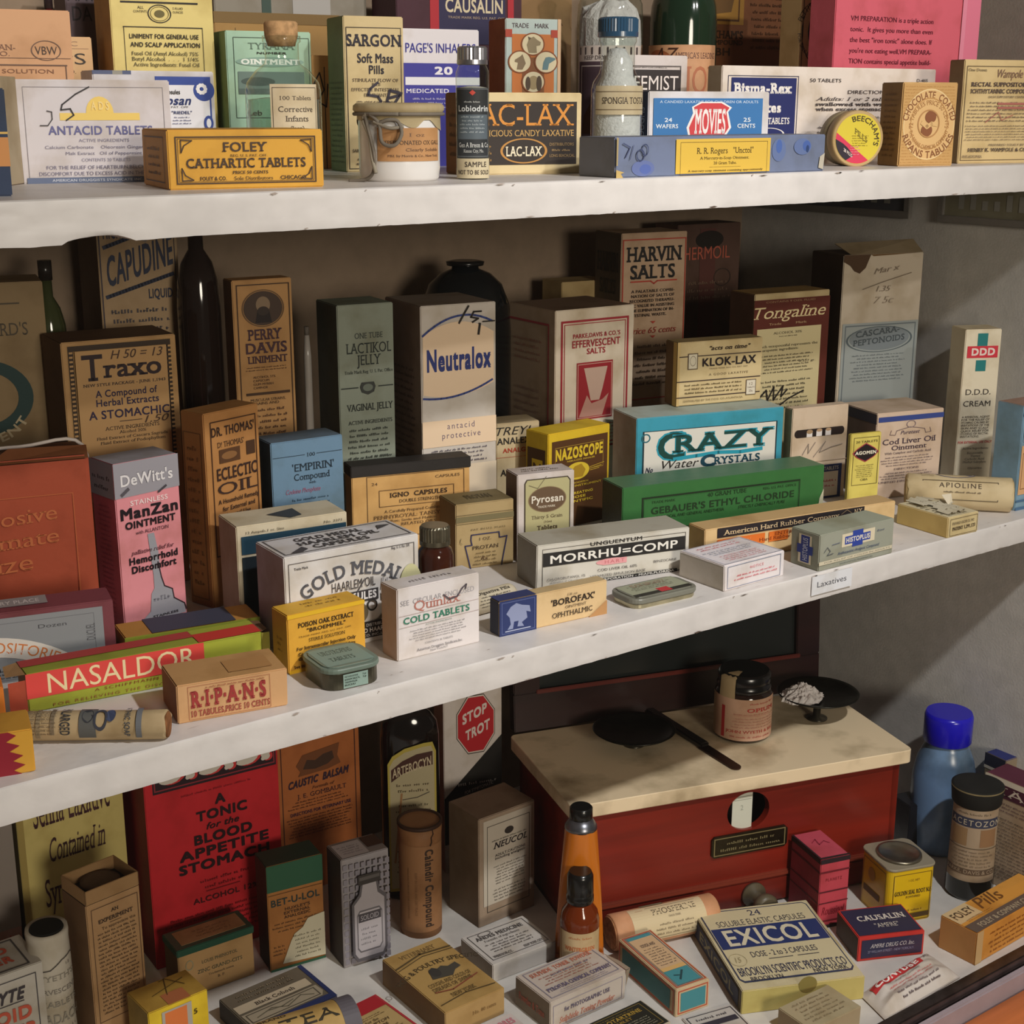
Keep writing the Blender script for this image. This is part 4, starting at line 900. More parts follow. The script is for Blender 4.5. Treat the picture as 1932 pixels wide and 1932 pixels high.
c_tong = carton('medicine_carton', 'tall cream carton with a dark maroon name panel in white script', 'box', 'medicine cartons on the middle shelf', (1.0064, 0.985, 1.1911), -8.0, 0.0919, 0.0389, 0.1868, '#c6b287',
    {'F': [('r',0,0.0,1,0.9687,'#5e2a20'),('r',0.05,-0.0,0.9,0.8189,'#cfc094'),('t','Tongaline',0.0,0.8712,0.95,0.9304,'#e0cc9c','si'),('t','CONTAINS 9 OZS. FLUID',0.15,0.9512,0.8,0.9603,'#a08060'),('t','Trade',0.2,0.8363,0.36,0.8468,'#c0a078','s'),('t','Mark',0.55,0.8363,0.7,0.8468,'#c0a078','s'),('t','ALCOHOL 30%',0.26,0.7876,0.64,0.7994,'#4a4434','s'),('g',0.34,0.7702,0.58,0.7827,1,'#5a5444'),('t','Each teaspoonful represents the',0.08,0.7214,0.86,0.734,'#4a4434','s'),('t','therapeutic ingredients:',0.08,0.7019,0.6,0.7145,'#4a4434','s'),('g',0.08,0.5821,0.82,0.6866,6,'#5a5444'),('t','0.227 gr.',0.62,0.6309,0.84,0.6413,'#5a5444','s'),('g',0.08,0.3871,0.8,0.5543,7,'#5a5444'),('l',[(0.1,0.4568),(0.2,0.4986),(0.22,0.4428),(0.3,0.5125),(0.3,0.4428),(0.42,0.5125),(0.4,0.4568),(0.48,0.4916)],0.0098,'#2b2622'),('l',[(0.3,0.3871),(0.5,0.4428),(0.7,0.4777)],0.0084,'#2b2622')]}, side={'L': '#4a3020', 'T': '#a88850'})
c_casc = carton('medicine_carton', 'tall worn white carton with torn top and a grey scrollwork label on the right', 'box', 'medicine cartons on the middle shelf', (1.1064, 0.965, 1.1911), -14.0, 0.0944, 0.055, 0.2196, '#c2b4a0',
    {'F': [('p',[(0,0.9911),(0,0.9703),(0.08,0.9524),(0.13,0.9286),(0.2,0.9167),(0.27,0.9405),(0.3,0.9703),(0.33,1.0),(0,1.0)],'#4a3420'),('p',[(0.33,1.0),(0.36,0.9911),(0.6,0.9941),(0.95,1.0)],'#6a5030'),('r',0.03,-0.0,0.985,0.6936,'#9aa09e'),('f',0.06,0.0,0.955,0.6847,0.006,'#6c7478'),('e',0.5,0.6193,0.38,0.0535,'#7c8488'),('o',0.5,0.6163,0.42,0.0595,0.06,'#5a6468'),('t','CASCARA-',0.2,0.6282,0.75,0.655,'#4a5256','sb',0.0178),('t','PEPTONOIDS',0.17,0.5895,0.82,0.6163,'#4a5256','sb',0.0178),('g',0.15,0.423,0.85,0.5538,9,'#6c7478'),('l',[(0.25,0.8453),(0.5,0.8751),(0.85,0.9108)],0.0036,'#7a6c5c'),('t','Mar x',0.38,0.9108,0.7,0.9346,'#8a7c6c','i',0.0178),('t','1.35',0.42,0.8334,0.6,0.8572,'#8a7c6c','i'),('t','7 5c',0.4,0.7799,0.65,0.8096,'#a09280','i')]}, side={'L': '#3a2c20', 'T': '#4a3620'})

mb = MB()
w_, d_, h_ = c_casc['size']
mb.add([(0.010, 0, 0), (w_, 0, 0), (w_, 0.018, 0.012), (0.004, 0.022, 0.010)], [(0, 1, 2, 3)], mat('#8a7a60'))
mb.add([(0.010, 0.0006, 0), (w_, 0.0006, 0), (w_, 0.0186, 0.0112), (0.004, 0.0226, 0.0092)], [(3, 2, 1, 0)], mat('#8a7a60'))
mb.build('torn_flap', c_casc, (0, 0.001, h_ - 0.0005))

c_traxo = carton('medicine_carton', 'dark tan stomachic carton with large black serif lettering and a ladder border', 'box', 'medicine cartons on the middle shelf', (0.3542, 1.035, 1.1911), -5.0, 0.0854, 0.055, 0.1944, '#b48d5c',
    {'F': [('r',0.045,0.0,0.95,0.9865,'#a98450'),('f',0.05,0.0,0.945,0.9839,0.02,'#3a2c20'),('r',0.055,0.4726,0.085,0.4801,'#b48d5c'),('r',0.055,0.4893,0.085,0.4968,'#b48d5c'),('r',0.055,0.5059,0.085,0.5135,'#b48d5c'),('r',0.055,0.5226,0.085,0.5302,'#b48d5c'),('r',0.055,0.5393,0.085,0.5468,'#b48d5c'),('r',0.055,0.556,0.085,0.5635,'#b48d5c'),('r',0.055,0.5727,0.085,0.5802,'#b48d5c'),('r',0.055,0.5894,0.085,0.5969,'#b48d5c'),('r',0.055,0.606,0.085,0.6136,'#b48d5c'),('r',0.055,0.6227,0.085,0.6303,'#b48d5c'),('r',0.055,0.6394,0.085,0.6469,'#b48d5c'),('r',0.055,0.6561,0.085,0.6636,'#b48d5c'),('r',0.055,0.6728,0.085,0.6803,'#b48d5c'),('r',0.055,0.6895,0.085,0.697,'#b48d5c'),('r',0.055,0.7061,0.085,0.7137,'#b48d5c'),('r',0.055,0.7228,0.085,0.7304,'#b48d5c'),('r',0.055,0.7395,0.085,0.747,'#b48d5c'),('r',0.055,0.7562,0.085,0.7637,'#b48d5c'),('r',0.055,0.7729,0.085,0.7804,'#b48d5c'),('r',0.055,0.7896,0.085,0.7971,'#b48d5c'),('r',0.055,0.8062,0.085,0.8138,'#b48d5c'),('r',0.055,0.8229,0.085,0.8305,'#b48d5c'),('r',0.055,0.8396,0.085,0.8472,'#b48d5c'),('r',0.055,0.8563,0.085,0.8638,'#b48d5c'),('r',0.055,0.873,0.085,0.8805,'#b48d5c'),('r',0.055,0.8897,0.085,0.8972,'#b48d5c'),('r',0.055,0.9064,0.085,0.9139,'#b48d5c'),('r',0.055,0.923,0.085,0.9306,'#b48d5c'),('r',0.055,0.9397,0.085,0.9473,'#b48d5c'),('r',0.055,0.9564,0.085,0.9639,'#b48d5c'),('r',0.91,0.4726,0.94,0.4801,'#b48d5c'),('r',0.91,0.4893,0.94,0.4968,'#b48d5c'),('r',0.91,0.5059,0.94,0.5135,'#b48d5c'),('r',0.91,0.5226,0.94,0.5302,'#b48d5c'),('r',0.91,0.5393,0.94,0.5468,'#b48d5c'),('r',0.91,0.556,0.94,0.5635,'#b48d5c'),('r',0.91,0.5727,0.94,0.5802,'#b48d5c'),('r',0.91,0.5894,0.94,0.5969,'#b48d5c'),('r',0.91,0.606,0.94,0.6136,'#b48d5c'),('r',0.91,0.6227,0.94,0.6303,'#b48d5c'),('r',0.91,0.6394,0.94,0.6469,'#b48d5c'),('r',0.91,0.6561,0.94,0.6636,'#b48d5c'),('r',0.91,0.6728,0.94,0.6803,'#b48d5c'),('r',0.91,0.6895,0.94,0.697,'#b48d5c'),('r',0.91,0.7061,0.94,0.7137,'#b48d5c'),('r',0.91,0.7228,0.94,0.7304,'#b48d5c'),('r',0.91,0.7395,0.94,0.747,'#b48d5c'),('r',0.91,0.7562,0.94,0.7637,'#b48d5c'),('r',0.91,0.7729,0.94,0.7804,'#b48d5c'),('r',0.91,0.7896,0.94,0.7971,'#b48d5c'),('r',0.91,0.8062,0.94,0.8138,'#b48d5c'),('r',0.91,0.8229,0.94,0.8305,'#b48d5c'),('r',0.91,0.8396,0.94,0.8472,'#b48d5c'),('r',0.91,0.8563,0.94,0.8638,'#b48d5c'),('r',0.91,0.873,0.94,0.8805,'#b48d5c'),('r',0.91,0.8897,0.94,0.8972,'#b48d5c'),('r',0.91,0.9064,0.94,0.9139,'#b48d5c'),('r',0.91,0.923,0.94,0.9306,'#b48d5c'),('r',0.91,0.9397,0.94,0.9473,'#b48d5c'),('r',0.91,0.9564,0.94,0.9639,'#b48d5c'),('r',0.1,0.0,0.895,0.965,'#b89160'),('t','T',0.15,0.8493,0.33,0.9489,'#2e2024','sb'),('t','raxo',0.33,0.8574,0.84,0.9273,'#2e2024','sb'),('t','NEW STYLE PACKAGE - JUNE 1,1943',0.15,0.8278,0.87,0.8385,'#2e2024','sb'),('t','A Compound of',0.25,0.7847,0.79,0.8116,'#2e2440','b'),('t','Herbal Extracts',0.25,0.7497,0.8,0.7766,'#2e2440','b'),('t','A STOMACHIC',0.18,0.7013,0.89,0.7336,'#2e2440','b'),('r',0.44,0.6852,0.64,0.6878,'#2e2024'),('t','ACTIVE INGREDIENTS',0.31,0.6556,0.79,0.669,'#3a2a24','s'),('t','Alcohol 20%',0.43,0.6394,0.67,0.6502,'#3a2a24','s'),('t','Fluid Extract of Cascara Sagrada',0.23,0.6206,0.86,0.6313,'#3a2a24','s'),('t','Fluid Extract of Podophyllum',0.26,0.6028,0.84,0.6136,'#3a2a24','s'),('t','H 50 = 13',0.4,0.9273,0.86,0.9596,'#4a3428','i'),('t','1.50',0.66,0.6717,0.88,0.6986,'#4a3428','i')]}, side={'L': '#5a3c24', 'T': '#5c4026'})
c_drt = carton('medicine_carton', 'narrow brown-tan household oil carton with ornate lettering', 'box', 'medicine cartons on the middle shelf', (0.425, 0.9542, 1.1911), 16.43, 0.0526, 0.0251, 0.1469, '#b37f4a',
    {'F': [('f',0.1,0.2615,0.94,0.9534,0.006,'#4a3020'),('t',"DR. THOMAS'",0.12,0.8756,0.9,0.9223,'#3a2822','b'),('t',"D! THOMAS'",0.22,0.8173,0.7,0.8445,'#4a3426','s'),('r',0.24,0.7357,0.62,0.8056,'#5a3c26'),('e',0.42,0.7707,0.14,0.0194,'#8a623c'),('r',0.74,0.7512,0.9,0.8212,'#4a3222'),('t','ECLECTIC',0.18,0.6502,0.92,0.7124,'#3c2a26','sb'),('t','OIL',0.18,0.5763,0.92,0.6346,'#3c2a26','s'),('t','A Household Remedy',0.18,0.5297,0.93,0.553,'#3a2822','b'),('t','for External and',0.25,0.4908,0.85,0.5141,'#3a2822','b'),('t','Internal Use',0.32,0.4558,0.76,0.4791,'#3a2822','b'),('t','Common Sore Throat',0.2,0.4169,0.92,0.4403,'#3a2822','s'),('g',0.2,0.3003,0.9,0.3936,4,'#4a3426')],
    'L': [('f',0.1,0.04,0.85,0.9,0.004,'#5a3c22'),('g',0.2,0.1,0.8,0.85,14,'#6a4626')]}, side={'L': '#8a5a30', 'T': '#a87844'})
c_empi = carton('medicine_carton', 'steel blue compound tablets carton with black type', 'box', 'medicine cartons on the middle shelf', (0.4823, 0.965, 1.1911), -3.0, 0.0601, 0.03, 0.1158, '#6b8aa4',
    {'F': [('r',0.02,0.8958,0.46,0.8995,'#2a3844'),('r',0.62,0.8958,0.98,0.8995,'#2a3844'),('t','100',0.49,0.8835,0.6,0.9081,'#2a3844','s'),('t',"'EMPIRIN'",0.28,0.7916,0.86,0.8406,'#22303c','s'),('t','Compound',0.3,0.7303,0.8,0.7732,'#22303c','s'),('t','with',0.5,0.6997,0.6,0.715,'#22303c','s'),('t','Codeine Phosphate',0.18,0.6445,0.66,0.6751,'#a0607a','i'),('g',0.2,0.4484,0.85,0.62,5,'#3c5468')]}, side={'L': '#3a4a58', 'T': '#5c6c7a'})
c_igno = carton('medicine_carton', 'orange-cream capsules carton with a black lid edge', 'box', 'medicine cartons on the middle shelf', (0.5625, 0.985, 1.1911), -14.0, 0.1005, 0.0201, 0.0811, '#d6a868',
    {'F': [('r',0,0.9528,1,1.0,'#2c2826'),('f',0.12,0.2533,0.95,0.8978,0.006,'#6a5034'),('t','24',0.16,0.8035,0.21,0.831,'#5a4430'),('t','CAPSULES',0.7,0.8271,0.91,0.8546,'#5a4430'),('f',0.22,0.5756,0.86,0.7485,0.006,'#6a5034'),('t','IGNO  CAPSULES',0.31,0.666,0.8,0.7131,'#3a2a20','sb'),('t','DOUBLE STRENGTH',0.39,0.607,0.74,0.6384,'#4a3828','s'),('t','A Carefully Prepared Combination of',0.26,0.5127,0.86,0.5402,'#5a4430','s'),('t','PENNYROYAL: TANSY',0.17,0.4537,0.74,0.4891,'#6a5034','s'),('t','Rue; Savin and Matico',0.31,0.4144,0.7,0.438,'#5a4430','s'),('t','RELATED OILS',0.4,0.3712,0.7,0.3987,'#5a4430','s')]}, side={'L': '#b08450', 'T': '#2c2826'})

w_, d_, h_ = c_igno['size']
mb = MB()
mb.box(-.0008, -.0008, h_ - .008, w_ + .0008, d_ + .0008, h_ + .0012, mat('#2b2725'), .0006)
mb.build('lid_edge', c_igno)

c_nazo = carton('medicine_carton', 'bright yellow and brown inhaler style carton with condensed yellow lettering', 'box', 'medicine cartons on the middle shelf', (0.7482, 0.97, 1.1911), 3.0, 0.0726, 0.0299, 0.0872, '#dcb82c',
    {'F': [('r',0.06,0.0,0.96,0.9147,'#57381f'),('f',0.11,0.5734,0.89,0.8464,0.004,'#b8983a'),('t','NAZOSCOPE',0.12,0.7099,0.88,0.8293,'#dcbc34','h'),('t','NEBULIZER INHALER',0.3,0.68,0.75,0.6971,'#c9a838','b'),('e',0.47,0.5734,0.19,0.0896,'#d8ba3a'),('p',[(0.38,0.5051),(0.55,0.5051),(0.6,0.5734),(0.53,0.6416),(0.42,0.6246),(0.36,0.5648)],'#a88428'),('l',[(0.67,0.5904),(0.9,0.616)],0.0051,'#c9a838'),('l',[(0.67,0.5734),(0.86,0.5904)],0.0051,'#c9a838'),('l',[(0.67,0.5563),(0.82,0.5648)],0.0051,'#c9a838'),('t','MODERN',0.38,0.4454,0.64,0.4624,'#c9a838','b'),('t','INSTRUMENT',0.42,0.4113,0.86,0.4326,'#c9a838','b'),('t','FOR TREATING',0.2,0.3345,0.72,0.3601,'#d8ba3a','b'),('t','NOSE',0.35,0.2918,0.6,0.3174,'#d8ba3a','b'),('t','SCIENTIFIC',0.2,0.2491,0.72,0.2747,'#d8ba3a','b')],
    'L': [('r',0.1,0.0,0.9,0.83,'#4a3018'),('r',0.3,0.1,0.78,0.72,'#c9a728'),('t','N',0.36,0.54,0.72,0.68,'#4a3018','h'),('t','Z',0.36,0.36,0.72,0.5,'#4a3018','h')]}, side={'L': '#c9a728', 'T': '#d8b62e'})
c_crazy = carton('medicine_carton', 'wide turquoise and white crystals carton with large swooping green lettering', 'box', 'medicine cartons on the middle shelf', (0.8421, 0.962, 1.1911), -15.0, 0.1514, 0.05, 0.0909, '#3f9fb8',
    {'F': [('r',0.04,0.0,0.955,0.8627,'#2a3c44'),('r',0.05,-0.0,0.945,0.8551,'#e6e2d8'),('o',0.06,0.794,0.03,0.0458,0.3,'#2a6a78'),('t','C',0.13,0.5423,0.33,0.8398,'#2fa0b8','sh'),('t','C',0.14,0.5576,0.32,0.8246,'#1f4a44','b'),('t','RAZY',0.235,0.611,0.935,0.8093,'#2fa0b8','sh'),('t','RAZY',0.24,0.6224,0.925,0.7979,'#1f4a44','sb'),('l',[(0.25,0.5576),(0.4,0.5728),(0.55,0.5881),(0.7,0.5728),(0.85,0.5881)],0.0381,'#2fa0b8'),('t','Water',0.17,0.4661,0.42,0.55,'#33302c','i'),('t','C',0.43,0.4508,0.53,0.5728,'#1f4a5c','sh'),('t','RYSTALS',0.52,0.4661,0.84,0.5423,'#1f4a5c','sb'),('t','No',0.06,0.4432,0.11,0.4966,'#3a3a50','bi')]}, side={'L': '#a8a090', 'T': '#b8c4bc'})
c_klok = carton('medicine_carton', 'cream and brown laxative carton standing on top of the turquoise crystals carton', 'box', 'medicine cartons on the middle shelf', (0.9045, 0.9795, 1.2828), -13.0, 0.0915, 0.022, 0.0591, '#d9c394',
    {'F': [('r',0,0.0,0.03,1,'#cdb078'),('t','"acts on time"',0.37,0.85,0.85,0.915,'#3c2e24','sbi'),('r',0.02,0.765,0.98,0.78,'#3c2e30'),('f',0.12,0.565,0.235,0.82,0.014,'#6a5a4a'),('r',0.13,0.58,0.225,0.805,'#e2d8c0'),('o',0.178,0.7,0.035,0.08,0.12,'#8a7a6a'),('t','KLOK-LAX',0.29,0.6,0.92,0.73,'#2c2426','b'),('t','TRADE MARK REG. U.S. PAT. OFF.',0.37,0.55,0.83,0.57,'#7a6a50'),('t','A GOOD LAXATIVE',0.37,0.45,0.83,0.485,'#7a6a50','w'),('r',0.0,0.375,0.98,0.39,'#3c2e30'),('g',0.08,0.17,0.78,0.355,3,'#6a5a40',0.05),('r',0.0,0.125,0.98,0.14,'#3c2e30'),('r',0.81,0.09,0.93,0.34,'#e6dcc8'),('f',0.81,0.09,0.93,0.34,0.012,'#6a5a4a'),('t','12',0.85,0.25,0.89,0.29,'#7a6a60'),('t','TABLETS',0.825,0.2,0.915,0.225,'#7a6a60'),('t','25c',0.845,0.14,0.895,0.175,'#7a6a60'),('t','DISTRIBUTED BY THE D.D.D. CO.,ATLANTA,GA.',0.08,0.055,0.78,0.085,'#6a5a40')],
    'L': [('r',0.7,0,1,1,'#c9aa60')]}, side={'L': '#6a5030', 'T': '#a89468'})
c_slot = carton('medicine_carton', 'cream carton with a slot cut in its front showing three pale sticks', 'box', 'medicine cartons on the middle shelf', (0.9915, 0.915, 1.1911), -12.0, 0.0636, 0.0127, 0.0894, '#d8c2aa',
    {'F': [('r',0.1,0.7117,0.87,0.7561,'#2a201e'),('e',0.1,0.7283,0.05,0.0421,'#2a201e'),('e',0.88,0.7283,0.05,0.0421,'#2a201e'),('r',0.1,0.6862,0.88,0.7705,'#2a201e'),('r',0.26,0.6862,0.36,0.7339,'#e8e0dc'),('r',0.43,0.6862,0.53,0.745,'#e8e0dc'),('r',0.59,0.6862,0.69,0.745,'#e8e0dc'),('e',0.31,0.7428,0.055,0.0222,'#a88a68'),('e',0.48,0.7505,0.05,0.0166,'#b89878'),('e',0.64,0.7505,0.05,0.0166,'#b89878'),('r',0.0,0.4123,1,0.4179,'#b09c88'),('l',[(0.2,0.501),(0.3,0.6119),(0.3,0.5121),(0.42,0.623)],0.0089,'#9a8c80'),('l',[(0.4,0.4678),(0.6,0.623),(0.5,0.5121),(0.7,0.5565),(0.9,0.5787)],0.0089,'#9a8c80'),('r',0.3,-0.0201,0.92,0.368,'#34427a'),('r',0.34,0.0243,0.86,0.2904,'#e8dcd4'),('t','TABLETS',0.6,0.307,0.86,0.3458,'#d8d4e0','b'),('g',0.6,0.113,0.84,0.2238,2,'#c05a60')]}, side={'L': '#8a8468'})
c_agom = carton('medicine_carton', 'small yellow tablets carton with a black diamond nameplate', 'box', 'medicine cartons on the middle shelf', (1.01, 0.86, 1.1911), -14.0, 0.0335, 0.0052, 0.0728, '#dccb68',
    {'F': [('f',0.1,0.3378,0.93,0.9522,0.006,'#5a5030'),('t','20 TABLETS',0.17,0.8805,0.87,0.9078,'#4a4428'),('p',[(0.5,0.8771),(0.78,0.8089),(0.93,0.7542),(0.78,0.6928),(0.5,0.6314),(0.22,0.6928),(0.07,0.7542),(0.22,0.8089)],'#a8384a'),('p',[(0.5,0.8635),(0.76,0.802),(0.89,0.7542),(0.76,0.6996),(0.5,0.645),(0.24,0.6996),(0.11,0.7542),(0.24,0.802)],'#231c1c'),('t','AGOMEN',0.16,0.7304,0.84,0.7747,'#ece4d0','h'),('g',0.18,0.4334,0.82,0.6041,7,'#5a5030'),('t','CIBA',0.38,0.3924,0.62,0.4197,'#5a5030')]}, side={'L': '#b8a448', 'T': '#cfbc58'})
c_cod = carton('medicine_carton', 'cream cod liver oil ointment carton with a dark blue band around its lid', 'box', 'medicine cartons on the middle shelf', (1.0629, 0.875, 1.1911), -14.0, 0.0758, 0.0582, 0.083, '#d9c0aa',
    {'F': [('r',0.02,0.8962,1,0.9543,'#3c4c8e'),('l',[(0.22,0.7923),(0.2,0.7425),(0.28,0.7342),(0.3,0.784),(0.4,0.8006),(0.5,0.8173),(0.62,0.8006),(0.72,0.784),(0.74,0.7342),(0.82,0.7425),(0.8,0.7923)],0.0058,'#6a5a62'),('o',0.51,0.8505,0.07,0.0415,0.15,'#8a7a80'),('t','Puretest',0.36,0.7383,0.65,0.7799,'#5a4c60','i'),('t','Cod Liver Oil',0.1,0.6304,0.9,0.6927,'#4a3c4c','s'),('t','Ointment',0.24,0.5598,0.77,0.6138,'#4a3c4c','s'),('t','With Camphor and Carbolic Acid',0.14,0.5141,0.84,0.539,'#5a4c58','s'),('g',0.07,0.3687,0.9,0.4933,4,'#6a5c64'),('t','DIRECTIONS',0.3,0.3272,0.67,0.3479,'#5a4c58','s'),('g',0.07,0.2192,0.9,0.3106,3,'#6a5c64'),('t','UNITED DRUG CO.',0.07,0.1818,0.7,0.2026,'#5a4c58','s')],
    'L': [('r',0,0.875,1,0.985,'#1f2036')]}, side={'L': '#5a4a48', 'T': '#cdb6a0'})
c_ddd = carton('medicine_carton', 'tall narrow white cream carton with a teal cross and a red name bar', 'box', 'medicine cartons on the middle shelf', (1.1735, 0.8669, 1.1911), -27.0, 0.0374, 0.03, 0.1531, '#e6dac0',
    {'F': [('r',0.345,0.855,0.62,0.975,'#257c7c'),('r',0.345,0.735,0.62,0.805,'#257c7c'),('r',0.08,0.82,0.92,0.895,'#d23644'),('t','DDD',0.2,0.835,0.84,0.882,'#eedcd2','sh'),('t','D.D.D.',0.13,0.585,0.82,0.62,'#45403c',''),('t','CREAM',0.09,0.51,0.84,0.545,'#45403c',''),('t','A REMEDIAL AGENT',0.08,0.435,0.86,0.448,'#4a4440'),('t','FOR THE RELIEF OF',0.08,0.417,0.86,0.43,'#4a4440'),('t','ITCHING CAUSED BY',0.08,0.399,0.86,0.412,'#4a4440'),('t','IRRITATIONS OF THE',0.08,0.381,0.86,0.394,'#4a4440'),('t','SKIN AND SCALP.',0.08,0.363,0.86,0.376,'#4a4440'),('t','QUICK RELIEF FOR',0.08,0.345,0.86,0.358,'#4a4440'),('t','ITCHING OF RECTAL',0.08,0.327,0.86,0.34,'#4a4440'),('t','IRRITATIONS.',0.08,0.309,0.6,0.322,'#4a4440'),('t','FOR EXTERNAL USE ONLY',0.03,0.27,0.97,0.285,'#d24850','b'),('t','Active Ingredients:',0.16,0.23,0.9,0.243,'#4a4440','s'),('t','Benzocaine',0.3,0.2,0.75,0.213,'#4a4440','s'),('t','Thymol',0.4,0.18,0.68,0.193,'#4a4440','s'),('t','Carbolic Acid',0.25,0.16,0.8,0.173,'#4a4440','s'),('t','Methyl Salicylate',0.2,0.14,0.85,0.153,'#4a4440','s'),('t','Glycerine',0.35,0.1,0.75,0.113,'#4a4440','s')]}, side={'T': '#c8b898'})
c_blue = carton('medicine_carton', 'light blue and orange carton cut off by the right edge of the middle shelf', 'box', 'medicine cartons on the middle shelf', (1.1386, 0.7714, 1.1911), -4.0, 0.0386, 0.03, 0.0984, '#7f9fb4',
    {'F': [('r',0.0,0.9,1,0.93,'#4a6a8a'),('r',0.04,0.15,1,0.62,'#d8a878'),('f',0.1,0.2,0.98,0.55,0.008,'#8a6040'),('g',0.2,0.25,0.9,0.5,5,'#7a5238'),('r',0,0.0,1,0.03,'#4a6a8a'),('r',0,0.08,1,0.1,'#4a6a8a'),('r',0.06,0.66,0.12,0.88,'#9ab4c4'),('r',0.2,0.66,0.26,0.88,'#9ab4c4')]}, side={'T': '#a08070'})
c_dewitt = carton('medicine_carton', 'tall pink and silver ointment carton with a silver tube picture', 'box', 'medicine cartons on the middle shelf', (0.354, 0.9498, 1.1911), 8.03, 0.0513, 0.0322, 0.1209, '#e2929a',
    {'F': [('p',[(0,0.7932),(1,0.8031),(1,1.0),(0,1.0)],'#9d9aa2'),('t',"DeWitt's",0.1,0.8572,0.9,0.9311,'#6a666e','h'),('t',"DeWitt's",0.1,0.8592,0.9,0.9281,'#e6e2e4','b'),('t','STAINLESS',0.22,0.7391,0.8,0.7686,'#f2dcdc','b'),('p',[(0.45,0.552),(0.55,0.552),(0.6,0.4289),(0.62,0.2713),(0.66,0.2122),(0.78,0.1827),(0.8,0.1236),(0.95,0.0744),(0.98,0.0153),(0.24,0.0153),(0.42,0.0744),(0.45,0.1827),(0.5,0.2122),(0.5,0.291)],'#9c9ca4'),('g',0.46,0.1138,0.76,0.1827,1,'#7c7c86'),('l',[(0.58,0.3698),(0.62,0.2713),(0.66,0.2122),(0.78,0.1827),(0.8,0.1236),(0.96,0.0744),(0.99,0.035)],0.0079,'#3a2a30'),('t','ManZan',0.06,0.6603,0.95,0.7292,'#231a20','h'),('t','OINTMENT',0.12,0.6012,0.9,0.6455,'#231a20','h'),('t','with ALLANTOIN',0.27,0.5618,0.78,0.5835,'#4a2c36',''),('t','palliative relief for',0.18,0.4436,0.85,0.4683,'#5a2c38','si'),('t','Hemorrhoid',0.14,0.3846,0.9,0.4289,'#231a20','h'),('t','Discomfort',0.17,0.3304,0.87,0.3747,'#231a20','h'),('t','STAINLESS',0.45,0.0301,0.85,0.0448,'#3a3a42','b'),('l',[(0.1,0.8129),(0.2,0.8424)],0.0197,'#5a565c'),('l',[(0.66,0.7932),(0.78,0.8228)],0.0138,'#4a464c')],
    'L': [('p',[(0,0.79),(1,0.79),(1,1),(0,1)],'#76747c'),('g',0.1,0.82,0.9,0.94,2,'#3a363c'),('g',0.3,0.05,0.8,0.75,24,'#7a3040')]}, side={'L': '#9a4450', 'T': '#8f8c92'})
c_teal = carton('medicine_carton', 'cream and dark teal ampoule carton standing on its side behind the white medal carton', 'box', 'medicine cartons on the middle shelf', (0.4228, 0.905, 1.1911), -6.51, 0.0844, 0.0384, 0.0749, '#d6cab0',
    {'F': [('r',0.04,0.7203,0.985,0.897,'#25475a'),('r',0.04,0.0,0.985,0.6946,'#1c2830'),('t','12 Ampuls,1 cc. Size',0.08,0.919,0.42,0.9411,'#6a6454','s'),('t','No. 3371',0.78,0.919,0.95,0.9411,'#6a6454','s')],
    'T': [('p',[(0.35,0.5),(0.62,0.7),(0.62,0.2),(0.5,0.1)],'#3a3c3e')]}, side={'L': '#a89a84', 'T': '#c9bea4'})
